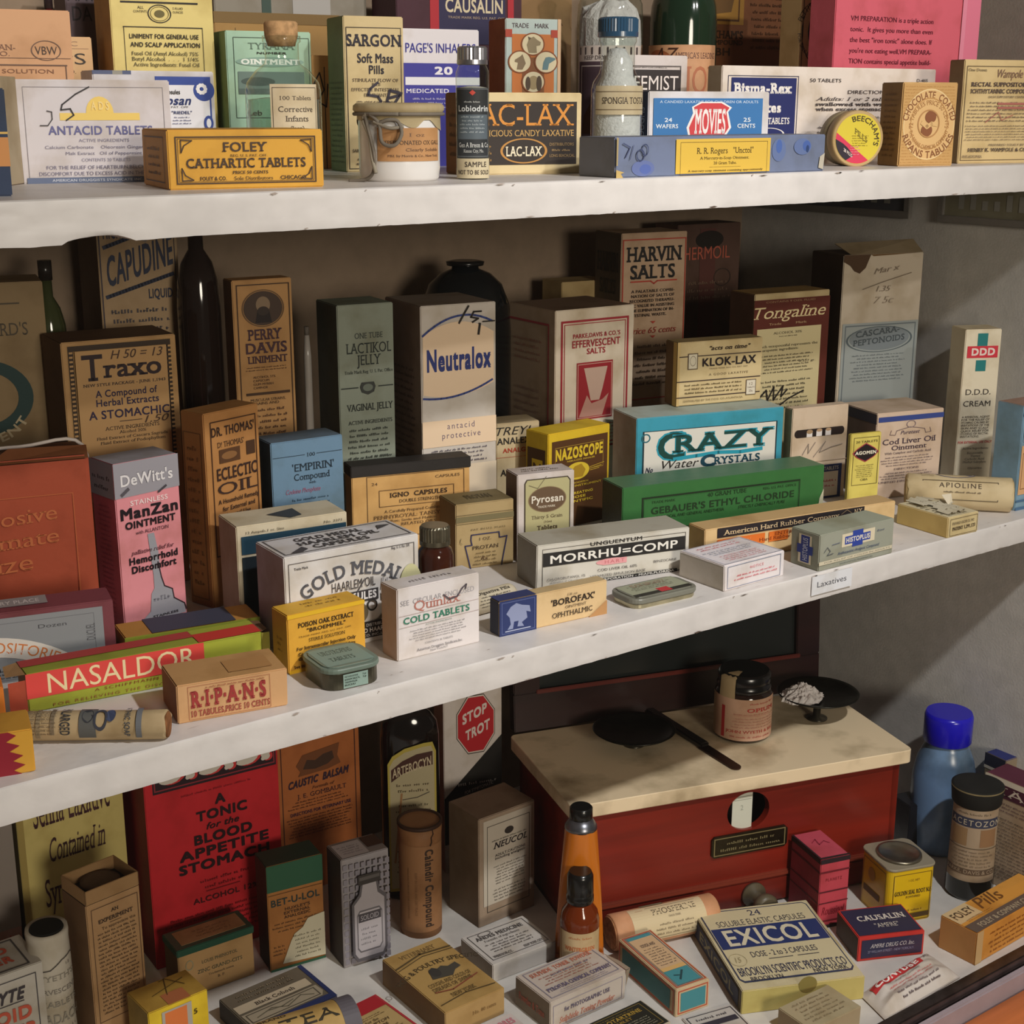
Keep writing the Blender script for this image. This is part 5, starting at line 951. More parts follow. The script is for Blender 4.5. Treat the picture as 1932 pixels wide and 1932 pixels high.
c_gold = carton('medicine_carton', 'large white haarlem oil capsules carton with black medal engraving', 'box', 'medicine cartons on the middle shelf', (0.4201, 0.8291, 1.1911), -2.48, 0.1026, 0.0446, 0.072, '#dad6d4',
    {'F': [('f',0.03,0.05,0.965,0.93,0.006,'#4a4648'),('t','Trade Mark',0.07,0.86,0.17,0.885,'#5a5658','b'),('t','Reg. U. S. Pat. Off.',0.79,0.895,0.93,0.92,'#5a5658','b'),('a','GOLD MEDAL',0.5,-0.15,0.86,0.135,126,56,'#5a5a60','sb'),('t','HAARLEM OIL',0.335,0.575,0.66,0.665,'#4a4648',''),('r',0.345,0.43,0.68,0.545,'#3a3638'),('t','CAPSULES',0.36,0.45,0.665,0.53,'#e4e0e0','h'),('e',0.52,0.32,0.08,0.11,'#7a705c'),('t','14',0.485,0.29,0.555,0.38,'#4a443a','s'),('o',0.4,0.33,0.04,0.06,0.3,'#3a3632'),('o',0.63,0.38,0.04,0.06,0.3,'#3a3632'),('p',[(0.15,0.24),(0.2,0.36),(0.28,0.38),(0.3,0.44),(0.33,0.4),(0.32,0.34),(0.26,0.3),(0.24,0.22)],'#5a5244'),('p',[(0.7,0.5),(0.74,0.44),(0.8,0.45),(0.84,0.38),(0.82,0.3),(0.76,0.36),(0.7,0.42)],'#5a5244'),('l',[(0.3,0.2),(0.5,0.15),(0.68,0.22),(0.75,0.34)],0.03,'#5a5244'),('e',0.93,0.48,0.09,0.24,'#c9c69a'),('r',0.55,0.06,0.95,0.22,'#2e2a2c'),('t','DISTRIBUTORS',0.58,0.17,0.78,0.2,'#c8c4c4','b'),('t','HOLLAND HAARLEM',0.4,0.11,0.78,0.155,'#e4e0e0','b'),('t','OIL CO. INC.,U. S. A.',0.5,0.07,0.78,0.095,'#c8c4c4','b'),('l',[(0.48,0.46),(0.53,0.56),(0.58,0.66)],0.01,'#5a585c'),('t','H N Y',0.7,0.53,0.88,0.66,'#8a888c','i',-0.12)],
    'T': [('f',0.03,0.08,0.97,0.92,0.02,'#6a6668'),('t','GOLD MEDAL',0.22,0.62,0.72,0.78,'#4a4648','sb'),('t','HAARLEM OIL',0.2,0.4,0.8,0.56,'#4a4648','sb'),('t','CAPSULES',0.27,0.18,0.68,0.34,'#4a4648','sb'),('p',[(0.08,0.12),(0.2,0.34),(0.22,0.2),(0.16,0.1)],'#4a4648'),('p',[(0.85,0.75),(0.95,0.7),(0.82,0.55)],'#4a4648')]}, side={'L': '#a89aa0', 'T': '#d0cccc'})
c_protan = carton('medicine_carton', 'small khaki drug carton with a keystone outline', 'box', 'medicine cartons on the middle shelf', (0.6218, 0.925, 1.1911), -11.32, 0.0505, 0.035, 0.0546, '#b29a6e',
    {'F': [('r',0.0,0.7231,1,0.8074,'#7a7050'),('l',[(0,0.8314),(1,0.8314)],0.0072,'#6a6044'),('l',[(0,0.699),(1,0.699)],0.0072,'#6a6044'),('t','PAT. IN U.S. 25,615',0.25,0.5846,0.85,0.6087,'#6a5c40','s'),('l',[(0.25,0.4462),(0.26,0.5184),(0.74,0.5184),(0.75,0.4342),(0.88,0.4462),(0.75,-0.1437),(0.28,-0.1437),(0.15,0.3619),(0.27,0.3619),(0.25,0.4462)],0.0169,'#35355a'),('t','1 OZ.',0.4,0.4221,0.6,0.4642,'#4a3c34',''),('t','PROTAN',0.27,0.2897,0.73,0.3439,'#3a2c26','s'),('g',0.28,0.0369,0.74,0.2656,4,'#6a583c'),('t','MULFORD CO.',0.4,-0.0835,0.68,-0.0474,'#5a4836','s'),('t','Rx',0.42,0.1211,0.55,0.1693,'#4a2c20','i'),('l',[(0.1,0.398),(0.06,0.4221),(0.08,0.4823)],0.0096,'#8a7a56')],
    'T': [('t','PROTAN',0.3,0.35,0.75,0.65,'#4c4430','s')]}, side={'L': '#6a5030', 'T': '#7a6c4a'})
c_pyro = carton('medicine_carton', 'small white and olive tablets carton with a brown oval nameplate', 'box', 'medicine cartons on the middle shelf', (0.6749, 0.915, 1.1911), -13.39, 0.0508, 0.0244, 0.073, '#d6cbc6',
    {'F': [('p',[(0.12,0.1505),(0.12,0.8981),(0.16,0.9405),(0.88,0.9405),(0.93,0.8981),(0.93,0.1505)],'#4a4034'),('p',[(0.14,0.1505),(0.14,0.8896),(0.17,0.9278),(0.87,0.9278),(0.91,0.8896),(0.91,0.1505)],'#b9b184'),('e',0.52,0.6942,0.33,0.1444,'#6a5440'),('o',0.52,0.6942,0.335,0.1487,0.05,'#8a7458'),('t','Pyrosan',0.245,0.6602,0.8,0.7452,'#e8dfd0','b'),('t','TRADE MARK',0.35,0.6007,0.66,0.6262,'#d8ccb8','b'),('t','Thirty 5 Grain',0.24,0.4776,0.79,0.5158,'#5a4a38','s'),('t','(3Gm)',0.46,0.4266,0.6,0.4478,'#6a5a44','s'),('t','Tablets',0.34,0.3501,0.7,0.3969,'#5a4a38','sb'),('l',[(0.2,0.8726),(0.35,0.8301),(0.5,0.9575)],0.0068,'#7a7058')],
    'T': [('g',0.15,0.3,0.8,0.75,2,'#7a6a60')],
    'L': [('t','P',0.3,0.5,0.7,0.62,'#b09078','b')]}, side={'L': '#6a5040', 'T': '#c8bcb8'})
c_geb = carton('medicine_carton', 'long dark green tube carton with black framed lettering', 'box', 'medicine cartons on the middle shelf', (0.7716, 0.8972, 1.1911), -11.94, 0.204, 0.0376, 0.0514, '#37703a',
    {'F': [('f',0.09,0.2,0.875,0.7979,0.03,'#22301f'),('f',0.1,0.0,0.87,0.7642,0.008,'#37703a'),('t','40 GRAM TUBE',0.405,0.68,0.6,0.7474,'#243a22','s'),('t',"GEBAUER'S ETHYL CHLORIDE",0.135,0.4948,0.845,0.6127,'#243a22','b'),('t','TRADE MARK',0.135,0.68,0.25,0.7221,'#2c4a2a'),('t','REG. U.S. PAT. OFFICE',0.685,0.6884,0.855,0.7305,'#2c4a2a'),('t','FOR LOCAL AND GENERAL ANESTHESIA',0.16,0.4106,0.49,0.4611,'#243a22',''),('t','STRICTLY CHEMICALLY PURE',0.56,0.4106,0.8,0.4611,'#243a22','i'),('p',[(0.975,0.2422),(1,0.2),(1,0.579),(0.98,0.4106)],'#c8c4a8')]}, side={'L': '#1f2c20', 'T': '#4f7a58'}, kind='paint')
c_ahr = carton('medicine_carton', 'long cream rubber goods carton with a black band and orange panels', 'box', 'medicine cartons on the middle shelf', (0.793, 0.8194, 1.1911), -8.92, 0.199, 0.024, 0.0296, '#d8b886',
    {'F': [('r',0.06,0.7108,0.825,0.9886,'#2a2528'),('t','American Hard Rubber Company',0.09,0.7717,0.69,0.9087,'#e2c69c','s'),('t','N.Y.',0.77,0.8021,0.815,0.9391,'#e2c69c','s'),('l',[(0.7,0.8478),(0.73,0.9619),(0.755,0.8478)],0.0228,'#8a7458'),('r',0.06,0.376,0.3,0.6651,'#d8702c'),('r',0.32,0.376,0.42,0.6651,'#d8702c'),('t','ENTERPRISE',0.35,0.5434,0.52,0.6347,'#7a2c14','s'),('t','Hard Rubber Syringe',0.27,0.4292,0.53,0.5205,'#7a2c14','s'),('g',0.07,0.3912,0.24,0.6195,3,'#e8a070')]}, side={'L': '#c9a66e', 'T': '#c4a272'})
c_morrhu = carton('medicine_carton', 'long grey-white ointment carton with a black band and white lettering', 'box', 'medicine cartons on the middle shelf', (0.6447, 0.849, 1.1911), -13.03, 0.1338, 0.0383, 0.0354, '#cfcabf',
    {'F': [('f',0.035,0.02,0.975,0.9,0.012,'#5a5650'),('t','UNGUENTUM',0.34,0.845,0.68,0.93,'#33302e','b'),('r',0.04,0.5,0.97,0.81,'#2b2928'),('t','MORRHU=COMP',0.085,0.555,0.92,0.74,'#e8e4dc','b'),('e',0.48,0.44,0.1,0.075,'#e2a0a2'),('r',0.42,0.37,0.58,0.5,'#e2a0a2'),('t','HART',0.435,0.4,0.565,0.475,'#c46a72','w'),('t','COD LIVER OIL 60%',0.39,0.235,0.65,0.295,'#5a5652',''),('t','BENZOCAINE',0.76,0.27,0.915,0.325,'#5a5652',''),('t','CHLOROBUTANOL 1%',0.065,0.17,0.31,0.225,'#5a5652',''),('t','(Derivative of Chloroform)',0.085,0.105,0.295,0.145,'#6a6662',''),('t','VITAMIZED EMULSION BASE',0.34,0.11,0.705,0.165,'#5a5652',''),('r',0.37,0.0,0.92,0.075,'#2b2928'),('t','CORPORATION - MIAMI,FLORIDA',0.38,0.015,0.9,0.065,'#d8d4cc','b')]}, side={'L': '#8f8a80', 'T': '#a8a294'})
c_roche = carton('medicine_carton', 'silver-grey and maroon suppositories carton with an arched orange name', 'box', 'medicine cartons on the middle shelf', (0.1676, 0.921, 1.1911), -13.0, 0.16, 0.028, 0.0473, '#7d4048',
    {'F': [('r',0.02,-0.0238,0.955,0.9246,'#8f9195'),('f',0.05,0.03,0.92,0.8491,0.006,'#6a6a70'),('t','Dozen',0.7,0.7198,0.81,0.7737,'#4a4a50'),('z','DUCUEL',0.885,0.4611,0.92,0.6982,'#5a5a60'),('p',[(0.1213,0.2861),(0.1582,0.3706),(0.1967,0.4455),(0.2364,0.5103),(0.2773,0.5649),(0.3192,0.6088),(0.3617,0.642),(0.4048,0.6642),(0.4482,0.6753),(0.4918,0.6753),(0.5352,0.6642),(0.5783,0.642),(0.6208,0.6088),(0.6627,0.5649),(0.7036,0.5103),(0.7433,0.4455),(0.7818,0.3706),(0.8187,0.2861),(0.7759,0.0538),(0.7435,0.1279),(0.7098,0.1936),(0.6749,0.2505),(0.6391,0.2984),(0.6023,0.3369),(0.565,0.366),(0.5272,0.3855),(0.4891,0.3953),(0.4509,0.3953),(0.4128,0.3855),(0.375,0.366),(0.3377,0.3369),(0.3009,0.2984),(0.2651,0.2505),(0.2302,0.1936),(0.1965,0.1279),(0.1641,0.0538)],'#dcd4cc'),('a','ANUSOL SUPPOSITORIES',0.47,-1.6081,2.0585,0.1509,121,59,'#d07a42',''),('t',"'Roche'",0.43,0.1378,0.7,0.2887,'#2c2a30','w'),('t','(HEMORRHOIDAL)',0.47,0.3965,0.68,0.4396,'#d8d4d4',''),('g',0.35,0.0516,0.8,0.2025,3,'#4a4a50')],
    'T': [('r',0.25,0.35,0.75,0.95,'#8f8a88'),('t','KEEP IN COOL,DRY PLACE',0.3,0.5,0.72,0.75,'#c8c0bc','b')]}, side={'T': '#7a3c44'})
c_ochre = carton('medicine_carton', 'flat ochre and navy topped carton lying behind the lime green and red carton', 'box', 'medicine cartons on the middle shelf', (0.3257, 0.875, 1.1911), -8.68, 0.0919, 0.03, 0.0228, '#a8863c',
    {'T': [('r',0.2,0.0,0.82,1,'#3d4152')],
    'F': [('r',0,0.6,1,1,'#98a038')]}, side={'T': '#b4803c', 'L': '#a87838'})
c_nas = carton('medicine_carton', 'long lime green and red inhalant carton with large pale lettering', 'box', 'medicine cartons on the middle shelf', (0.2499, 0.8432, 1.1911), -6.16, 0.1516, 0.0237, 0.0254, '#a3aa38',
    {'F': [('r',0,0.36,0.74,1.0,'#dc4a44'),('t','NASALDOR',0.085,0.43,0.7,0.93,'#ecd8a8',''),('t','A SCHIFFMANN PRODUCT',0.27,0.25,0.73,0.32,'#8a4428','w'),('t','FOR RELIEVING THE DISCOMFORT',0.1,0.08,0.72,0.15,'#9a6438','w'),('p',[(0.36,-0.0),(0.38,-0.0),(0.37,0.0)],'#a84030'),('r',0.745,0.0,1,0.05,'#a88a48')],
    'T': [('r',0.0,0.5,0.72,1,'#a83c38'),('r',0.72,0.0,1,0.66,'#c03830'),('r',0.72,0.66,1,1,'#9aa038')]}, side={'L': '#8a6a30', 'T': '#8f9434'})

mb = MB()
w_, d_, h_ = c_nas['size']
mb.add([(0, 0, 0), (-.010, .003, .001), (-.010, .003, h_ * .8), (0, 0, h_ * .86)], [(0, 1, 2, 3)], mat('#b0503a'))
mb.add([(0, d_, h_), (-.009, d_ * .9, h_ * .98), (-.011, d_ * .2, h_ * .94), (0, 0, h_)], [(0, 1, 2, 3)], mat('#a07a50'))
mb.build('end_flap', c_nas)
mb = MB()
mb.add([(w_, 0, .004), (w_ + .007, .004, .006), (w_ + .007, .004, h_ * .9), (w_, 0, h_ * .97)], [(0, 1, 2, 3)], mat('#8a8438'))
mb.add([(w_, 0, h_), (w_ + .006, .006, h_ * .97), (w_ + .006, d_ * .9, h_), (w_, d_, h_)], [(0, 1, 2, 3)], mat('#6a5038'))
mb.build('end_flap', c_nas)

c_rip = carton('medicine_carton', 'small tan tabules carton with big dark red lettering at the shelf front', 'box', 'medicine cartons on the middle shelf', (0.3171, 0.7736, 1.1911), -10.75, 0.0687, 0.0388, 0.0247, '#cfa172',
    {'F': [('f',0.1,0.06,0.84,0.93,0.01,'#a8644a'),('t','R·I·P·A·N·S',0.12,0.36,0.8,0.8,'#a03a38','sh'),('t','10 TABULES,PRICE 10 CENTS',0.12,0.13,0.83,0.29,'#a04a40','sb'),('g',0.25,0.82,0.8,0.91,1,'#a8644a')],
    'T': [('r',0.5,0.2,0.9,0.7,'#a87c4c')]}, side={'L': '#8a5434', 'T': '#b58a58'})
c_yel = carton('medicine_carton', 'amber carton with a crimson scalloped border at the left front of the middle shelf', 'box', 'medicine cartons on the middle shelf', (0.1583, 0.7776, 1.1911), -14.0, 0.07, 0.03, 0.0257, '#d09a34',
    {'F': [('p',[(0.55,0),(0.9,0),(0.84,0.1),(0.93,0.2),(0.84,0.32),(0.92,0.42),(0.82,0.55),(0.9,0.66),(0.8,0.78),(0.88,0.9),(0.82,1),(0.55,1)],'#8c1f2e')],
    'T': [('r',0.5,0,0.75,1,'#8c1f2e')]}, side={'T': '#c08c34'})
c_orange = carton('medicine_carton', 'bright orange carton sliver above the amber carton at the left edge', 'box', 'medicine cartons on the middle shelf', (0.185, 0.8456, 1.1911), -14.0, 0.05, 0.02, 0.0247, '#e0832e',
    None)
c_oak = carton('medicine_carton', 'bright yellow poison oak extract carton with black type', 'box', 'medicine cartons on the middle shelf', (0.4089, 0.8056, 1.1911), -0.74, 0.0575, 0.0224, 0.0408, '#dda53a',
    {'F': [('r',0,0.93,1,1,'#e2b42c'),('r',0,0,1,0.06,'#e0b028'),('t','POISON OAK EXTRACT',0.13,0.755,0.85,0.835,'#3a2c1c','sb'),('t','"BROEMMEL"',0.24,0.655,0.74,0.72,'#3a2c1c','b'),('t','TRADE MARK REG. U.S. PAT. OFF.',0.13,0.585,0.82,0.61,'#6a4c20',''),('t','STERILE SOLUTION',0.26,0.49,0.73,0.545,'#3a2c1c','s'),('t','For Intramuscular Injection Only',0.1,0.375,0.87,0.43,'#3a2c1c','sb'),('t','Caution:  Federal law prohibits',0.12,0.285,0.86,0.335,'#3a2c1c','sb'),('t','dispensing without a prescription.',0.12,0.2,0.84,0.25,'#3a2c1c','sb'),('t','See insert for directions.',0.06,0.08,0.6,0.13,'#3a2c1c','sb')],
    'L': [('g',0.3,0.3,0.7,0.6,3,'#8a6420')],
    'T': [('g',0.3,0.3,0.8,0.8,2,'#a88430')]}, side={'L': '#b88a30', 'T': '#d8a838'})
c_quin = carton('medicine_carton', 'white cold tablets carton with green capitals and pale red script', 'box', 'medicine cartons on the middle shelf', (0.4785, 0.783, 1.1911), -0.85, 0.066, 0.0209, 0.0509, '#dcd4d2',
    {'F': [('t','SEE  CIRCULAR  ENCLOSED',0.04,0.76,0.93,0.83,'#a8a4a8',''),('t','Quinlax',0.2,0.66,0.76,0.79,'#b8786c','s'),('l',[(0.02,0.62),(0.99,0.63)],0.006,'#b8a4a0'),('l',[(0.02,0.46),(0.99,0.475)],0.006,'#b8a4a0'),('t','COLD TABLETS',0.07,0.5,0.87,0.59,'#3c8068','sb'),('t','ACTIVE INGREDIENTS',0.33,0.43,0.65,0.45,'#7a8a80',''),('g',0.12,0.23,0.85,0.41,5,'#8a8688'),('t','CONTENTS 36 TABLETS',0.32,0.17,0.66,0.195,'#8a8688',''),('t','American Druggists Syndicate,Inc.',0.22,0.09,0.78,0.125,'#6a6668','s'),('t','New York,N.Y.',0.38,0.05,0.6,0.075,'#7a7678','s'),('l',[(0.55,0.8),(0.62,0.72),(0.72,0.74),(0.78,0.84),(0.83,0.88),(0.82,0.82)],0.022,'#5a5258')],
    'T': [('g',0.2,0.3,0.8,0.7,1,'#a8a0a0')]}, side={'L': '#b89c8a', 'T': '#ccc4c2'})
c_boro = carton('medicine_carton', 'small cream eye ointment carton with a dark blue end printed with a white animal', 'box', 'medicine cartons on the middle shelf', (0.5611, 0.7817, 1.1911), -3.55, 0.0929, 0.0126, 0.0259, '#d8b98a',
    {'F': [('r',0,0,0.335,1,'#2f3a68'),('f',0.02,0.05,0.32,0.95,0.02,'#5a6490'),('p',[(0.07,0.16),(0.1,0.3),(0.09,0.5),(0.06,0.62),(0.1,0.8),(0.15,0.88),(0.2,0.8),(0.27,0.74),(0.28,0.55),(0.24,0.6),(0.25,0.4),(0.2,0.3),(0.22,0.18),(0.16,0.2),(0.17,0.36),(0.13,0.36),(0.12,0.16)],'#8c94b4'),('r',0.05,0.1,0.28,0.13,'#aab0c8'),('t',"'BOROFAX'",0.47,0.56,0.88,0.74,'#3a3028','sb'),('t','OINTMENT',0.6,0.42,0.8,0.5,'#5a4c3c',''),('t','OPHTHALMIC',0.48,0.2,0.86,0.345,'#3a3028','s'),('t','1/8 oz.',0.62,0.79,0.72,0.85,'#7a6a50','s'),('p',[(0.82,0),(1,0),(1,0.42)],'#b88a5a')],
    'T': [('r',0,0,0.335,1,'#2c3560')]}, side={'L': '#3a3c4a', 'T': '#b8a078'})
c_notice = carton('medicine_carton', 'white cardboard box with red and blue print lying flat near the shelf label', 'box', 'medicine cartons on the middle shelf', (0.7578, 0.7605, 1.1911), 1.16, 0.0673, 0.0493, 0.0209, '#ded6d6',
    {'F': [('f',0.05,0.08,0.93,0.93,0.02,'#7a86a0'),('t','NOTICE',0.42,0.66,0.64,0.76,'#e07880','w'),('g',0.16,0.3,0.9,0.58,2,'#e07880')],
    'T': [('f',0.03,0.03,0.97,0.97,0.012,'#a8aab8'),('g',0.15,0.72,0.85,0.9,2,'#e07880'),('g',0.1,0.45,0.9,0.65,3,'#7a86a0'),('g',0.15,0.12,0.85,0.4,4,'#e08890')],
    'L': [('f',0.02,0.05,0.98,0.92,0.01,'#8a8478')]}, side={'L': '#bfb6aa', 'T': '#dcd4d6'})
c_histo = carton('medicine_carton', 'grey-green tablets carton with a dark blue cross emblem beside the shelf label', 'box', 'medicine cartons on the middle shelf', (0.8542, 0.7524, 1.1911), -1.0, 0.0884, 0.0312, 0.0305, '#9a9b8c',
    {'F': [('r',0.29,0.52,0.73,0.88,'#d9ccb0'),('r',0.33,0.58,0.67,0.8,'#34479a'),('r',0.43,0.48,0.57,0.92,'#34479a'),('t','HISTOPLUS',0.345,0.62,0.66,0.76,'#dcd4c8','h'),('t','Brand',0.76,0.74,0.86,0.8,'#6a7080','i'),('t','Antihistaminic-Analgesic Compound',0.24,0.34,0.8,0.42,'#4a5a78','i'),('r',0,0.16,0.98,0.26,'#cfc4aa'),('t','FOR RELIEF OF COLDS IN ADULTS',0.07,0.19,0.95,0.23,'#7a766a',''),('t','HOPKINTON PHARMACAL',0.28,0.06,0.72,0.11,'#6a6c68',''),('l',[(0.06,0.5),(0.1,0.62),(0.14,0.5),(0.1,0.4),(0.18,0.42)],0.02,'#5a5c60'),('l',[(0.16,0.66),(0.26,0.68)],0.015,'#5a6480')],
    'L': [('r',0.3,0.12,0.75,0.9,'#c8bca0'),('r',0.38,0.15,0.68,0.88,'#2c3a78'),('r',0.25,0.38,0.8,0.62,'#2c3a78'),('z','HISTOPLUS',0.45,0.2,0.62,0.82,'#a8acc0','b')]}, side={'L': '#858676', 'T': '#979a88'})
c_openb = carton('medicine_carton', 'small cream box with torn crumpled paper on top lying before the paper tube', 'box', 'medicine cartons on the middle shelf', (1.0151, 0.7512, 1.1911), -2.25, 0.0399, 0.0573, 0.0185, '#cdb98a',
    {'F': [('f',0.06,0.08,0.95,0.9,0.02,'#6a5c48'),('t','PREPARED UNDER U.S. PAT.',0.12,0.6,0.85,0.72,'#5a4c3c','s'),('t','PATENT 1,291,123',0.14,0.32,0.88,0.48,'#4a3c30','sb')],
    'T': [('g',0.05,0.05,0.9,0.95,9,'#8a8474')]}, side={'L': '#c4a868', 'T': '#cfc2a0'})

mb = MB()
w_, d_, h_ = c_openb['size']
rr = random.Random(4)
n = 12
for k in range(5):
    x0, y0 = rr.uniform(0.002, w_ * .4), d_ * (.1 + .17 * k)
    L_, W_ = w_ * .55, d_ * .24
    vs = [(x0 + L_ * i / n, y0 + W_ * j, .0006 + .0022 * rr.random()) for i in range(n + 1) for j in (0, 1)]
    mb.add(vs, [(2 * i, 2 * i + 2, 2 * i + 3, 2 * i + 1) for i in range(n)], mat('#c9c0aa'))
mb.add([(w_ * .75, d_ * .45, .001), (w_ * .98, d_ * .5, .001), (w_ * 1.0, d_ * .55, .009), (w_ * .8, d_ * .62, .008)], [(0, 1, 2, 3)], mat('#d8ccb4'))
mb.build('torn_paper', c_openb, (0, 0, h_))

# ---------------- middle shelf: bottles, tins, rolls
G2 = 'bottles, tins and rolls on the middle shelf'
for lab, (P, R_, H_), col in (('dark green round shouldered bottle behind the ring seal carton', ((0.3792, 1.13, 1.1911), 0.0131, 0.2161), '#3a4024'),
                              ('dark brown bottle standing between two tall tan cartons at the back', ((0.4917, 1.1, 1.1911), 0.0174, 0.2489), '#241a16')):
    b = empty('glass_bottle', P)
    tag(b, lab, 'bottle', G2)
    part(b, 'body', [(R_ * .95, 0), (R_, .004), (R_, H_ * .82), (R_ * .93, H_ * .9), (R_ * .7, H_ * .96), (R_ * .35, H_), (R_ * .33, H_ * 1.08)], mat(col, 'darkglass'))
    part(b, 'cap', [(R_ * .4, H_ * 1.06), (R_ * .4, H_ * 1.13)], mat('#2a2420', 'gloss'))
P, R_, H_ = ((0.5724, 1.07, 1.1911), 0.0036, 0.1765)
b = empty('glass_tube', P)
tag(b, 'thin pale glass tube standing between the portrait carton and the grey-green carton', 'tube', G2)
part(b, 'body', [(R_ * .8, 0), (R_, .002), (R_ * .9, H_ * .9), (R_ * .55, H_)], mat('#a8a098', 'gloss'))
part(b, 'stopper', [(R_ * .5, H_), (R_ * .55, H_ * 1.04)], mat('#6a625a', 'cork'))
P, R_, H_ = ((0.7728, 1.13, 1.1911), 0.0428, 0.2167)
b = empty('glass_flask', P)
tag(b, 'large dark round shouldered glass flask behind the grey and cream antacid carton', 'bottle', G2)
part(b, 'body', [(R_ * .9, 0), (R_, .006), (R_, H_ * .72), (R_ * .95, H_ * .84), (R_ * .8, H_ * .92), (R_ * .55, H_ * .965), (R_ * .3, H_ * .985), (R_ * .28, H_)], mat('#15181a', 'darkglass'), 56)
part(b, 'stopper', [(R_ * .4, H_), (R_ * .42, H_ * 1.015), (R_ * .3, H_ * 1.02)], mat('#141414', 'gloss'))

# gauze parcel tied with white string
(P, yaw, w_, d_, h_) = ((0.1773, 1.0032, 1.1911), -13.0, 0.17, 0.05, 0.1267)
b = empty('gauze_parcel', P, (0, 0, math.radians(yaw)))
tag(b, 'rust red paper parcel tied with white string at the left of the middle shelf', 'parcel', 'parcels on the middle shelf')
mb = MB()
mb.box(0, 0, 0, w_, d_, h_, mat('#a2472c'), .0025, {'T': mat('#5c3420')}, jit=.001)
paint(mb, Flat((0, 0, 0), (w_, 0, 0), (0, 0, h_)), [('t','Corrosive',.42,.62,.86,.70,'#b8663c','s',.04),('t','Sublimate',.40,.49,.86,.57,'#b8663c','s',.04),('t','Gauze',.42,.36,.75,.45,'#b8663c','s',.03),('t','One yard',.42,.1,.86,.2,'#b8663c','s',.03),('f',.3,.05,.93,.8,.006,'#b05a34')], 9, .0005)
mb.build('wrapping', b)
mb = MB()
s_ = mat('#d8ccc4', 'dull')
xs = w_ * .42
tube(mb, curve([(xs + .002, d_ + .001, h_ * .5), (xs, d_, h_ + .001), (xs, d_ * .5, h_ + .002), (xs - .001, -.001, h_ + .001), (xs + .003, -.0015, h_ * .6), (xs + .008, -.0015, h_ * .1), (xs + .009, -.001, 0)], 6), .0013, s_)
tube(mb, curve([(-.001, d_ * .5, h_ * .9), (0, d_ * .55, h_ + .001), (xs, d_ * .55, h_ + .0025), (w_ * .75, d_ * .6, h_ + .003), (w_, d_ * .55, h_ + .001), (w_ + .001, d_ * .55, h_ * .5)], 6), .0013, s_)
tube(mb, curve([(xs, d_ * .55, h_ + .004), (xs + .01, d_ * .4, h_ + .004), (xs + .022, d_ * .2, h_ + .003)], 6), .0016, s_)
mb.build('string', b)
mb = MB()
mb.add([(w_ * .6, -.0005, h_ * .985), (w_, -.0005, h_ * .985), (w_ + .001, d_ * .3, h_ + .004), (w_ * .7, d_ * .25, h_ + .006)], [(0, 1, 2, 3)], mat('#7a4a2c'))
mb.build('folded_flap', b)

# amber vial with a dull screw cap
P, R_, H_ = ((0.5646, 0.868, 1.1911), 0.0136, 0.0483)
b = empty('glass_vial', P)
tag(b, 'amber glass vial with a dull metal screw cap and a dark yellow label', 'bottle', G2)
part(b, 'body', [(R_ * .9, 0), (R_, .003), (R_, H_ * .8), (R_ * .9, H_ * .9), (R_ * .72, H_ * .95), (R_ * .72, H_)], mat('#3a1a10', 'darkglass'))
mb = MB()
ribbed(R_ * .80, H_ * .97, H_ * 1.27, mat('#8d8672', 'metal'), mb, 30, .0005)
mb.build('cap', b)
label_patch(b, P, R_, H_ * .05, H_ * .56, 2.6, '#a8803c', [('p',[(.35,.1),(.95,.1),(.98,.95),(.6,.9),(.4,.6)],'#3c444c'),('t','MG',.6,.6,.85,.8,'#d8c890','bi'),('g',.45,.2,.9,.5,3,'#b8b090')], a=.2)

# small hinged tins
def small_tin(label, P, yaw, w, d, h, body, lidc, art_f, art_t, lip):
    b = empty('small_tin', P, (0, 0, math.radians(yaw)))
    tag(b, label, 'tin', 'small tins on the middle shelf')
    r = min(w, d) * .26
    mb = MB()
    rounded(mb, w, d, h * (1 - lip), r, mat(body, 'metal'))
    if art_f:
        paint(mb, Flat((r, -.0002, 0), (w - 2 * r, 0, 0), (0, 0, h * (1 - lip))), art_f, 3)
    mb.build('body', b)
    mb = MB()
    rounded(mb, w, d, h * lip, r, mat(lidc, 'paint'), h * (1 - lip), grow=.0014)
    rounded(mb, w * .93, d * .9, .0008, r * .9, mat(lidc, 'paint'), h, x0=w * .035, y0=d * .05)
    paint(mb, Flat((w * .06, d * .08, h + .0008), (w * .88, 0, 0), (0, d * .84, 0)), art_t, 4)
    mb.build('lid', b)
(P, yaw, w_, d_, h_) = ((0.4133, 0.7625, 1.1911), -3.66, 0.0393, 0.041, 0.0148)
small_tin('small rusty green hinged tin with rounded corners before the yellow carton', P, yaw, w_, d_, h_, '#6a6656', '#6d7c70', [('r',.05,.08,.98,.9,'#8aa096'),('t','METHENAMINE',.1,.70,.6,.8,'#3a463f','b'),('t','5 gr.',.78,.70,.93,.8,'#3a463f','b'),('t','SODIUM SALICYL.',.1,.54,.68,.64,'#3a463f','b'),('t','2 gr.',.78,.54,.93,.64,'#3a463f','b'),('t','THEOPHYLLIN',.1,.38,.56,.48,'#3a463f','b'),('t','BUCHU',.1,.22,.5,.32,'#3a463f','b')], [('r',.02,.04,.98,.96,'#7d9186'),('t','UROTROPINS',.15,.6,.8,.8,'#4a584f','s'),('t','TABLETS',.2,.25,.7,.42,'#4a584f','s')], .22)
(P, yaw, w_, d_, h_) = ((0.6748, 0.768, 1.1911), -2.88, 0.0609, 0.0314, 0.0079)
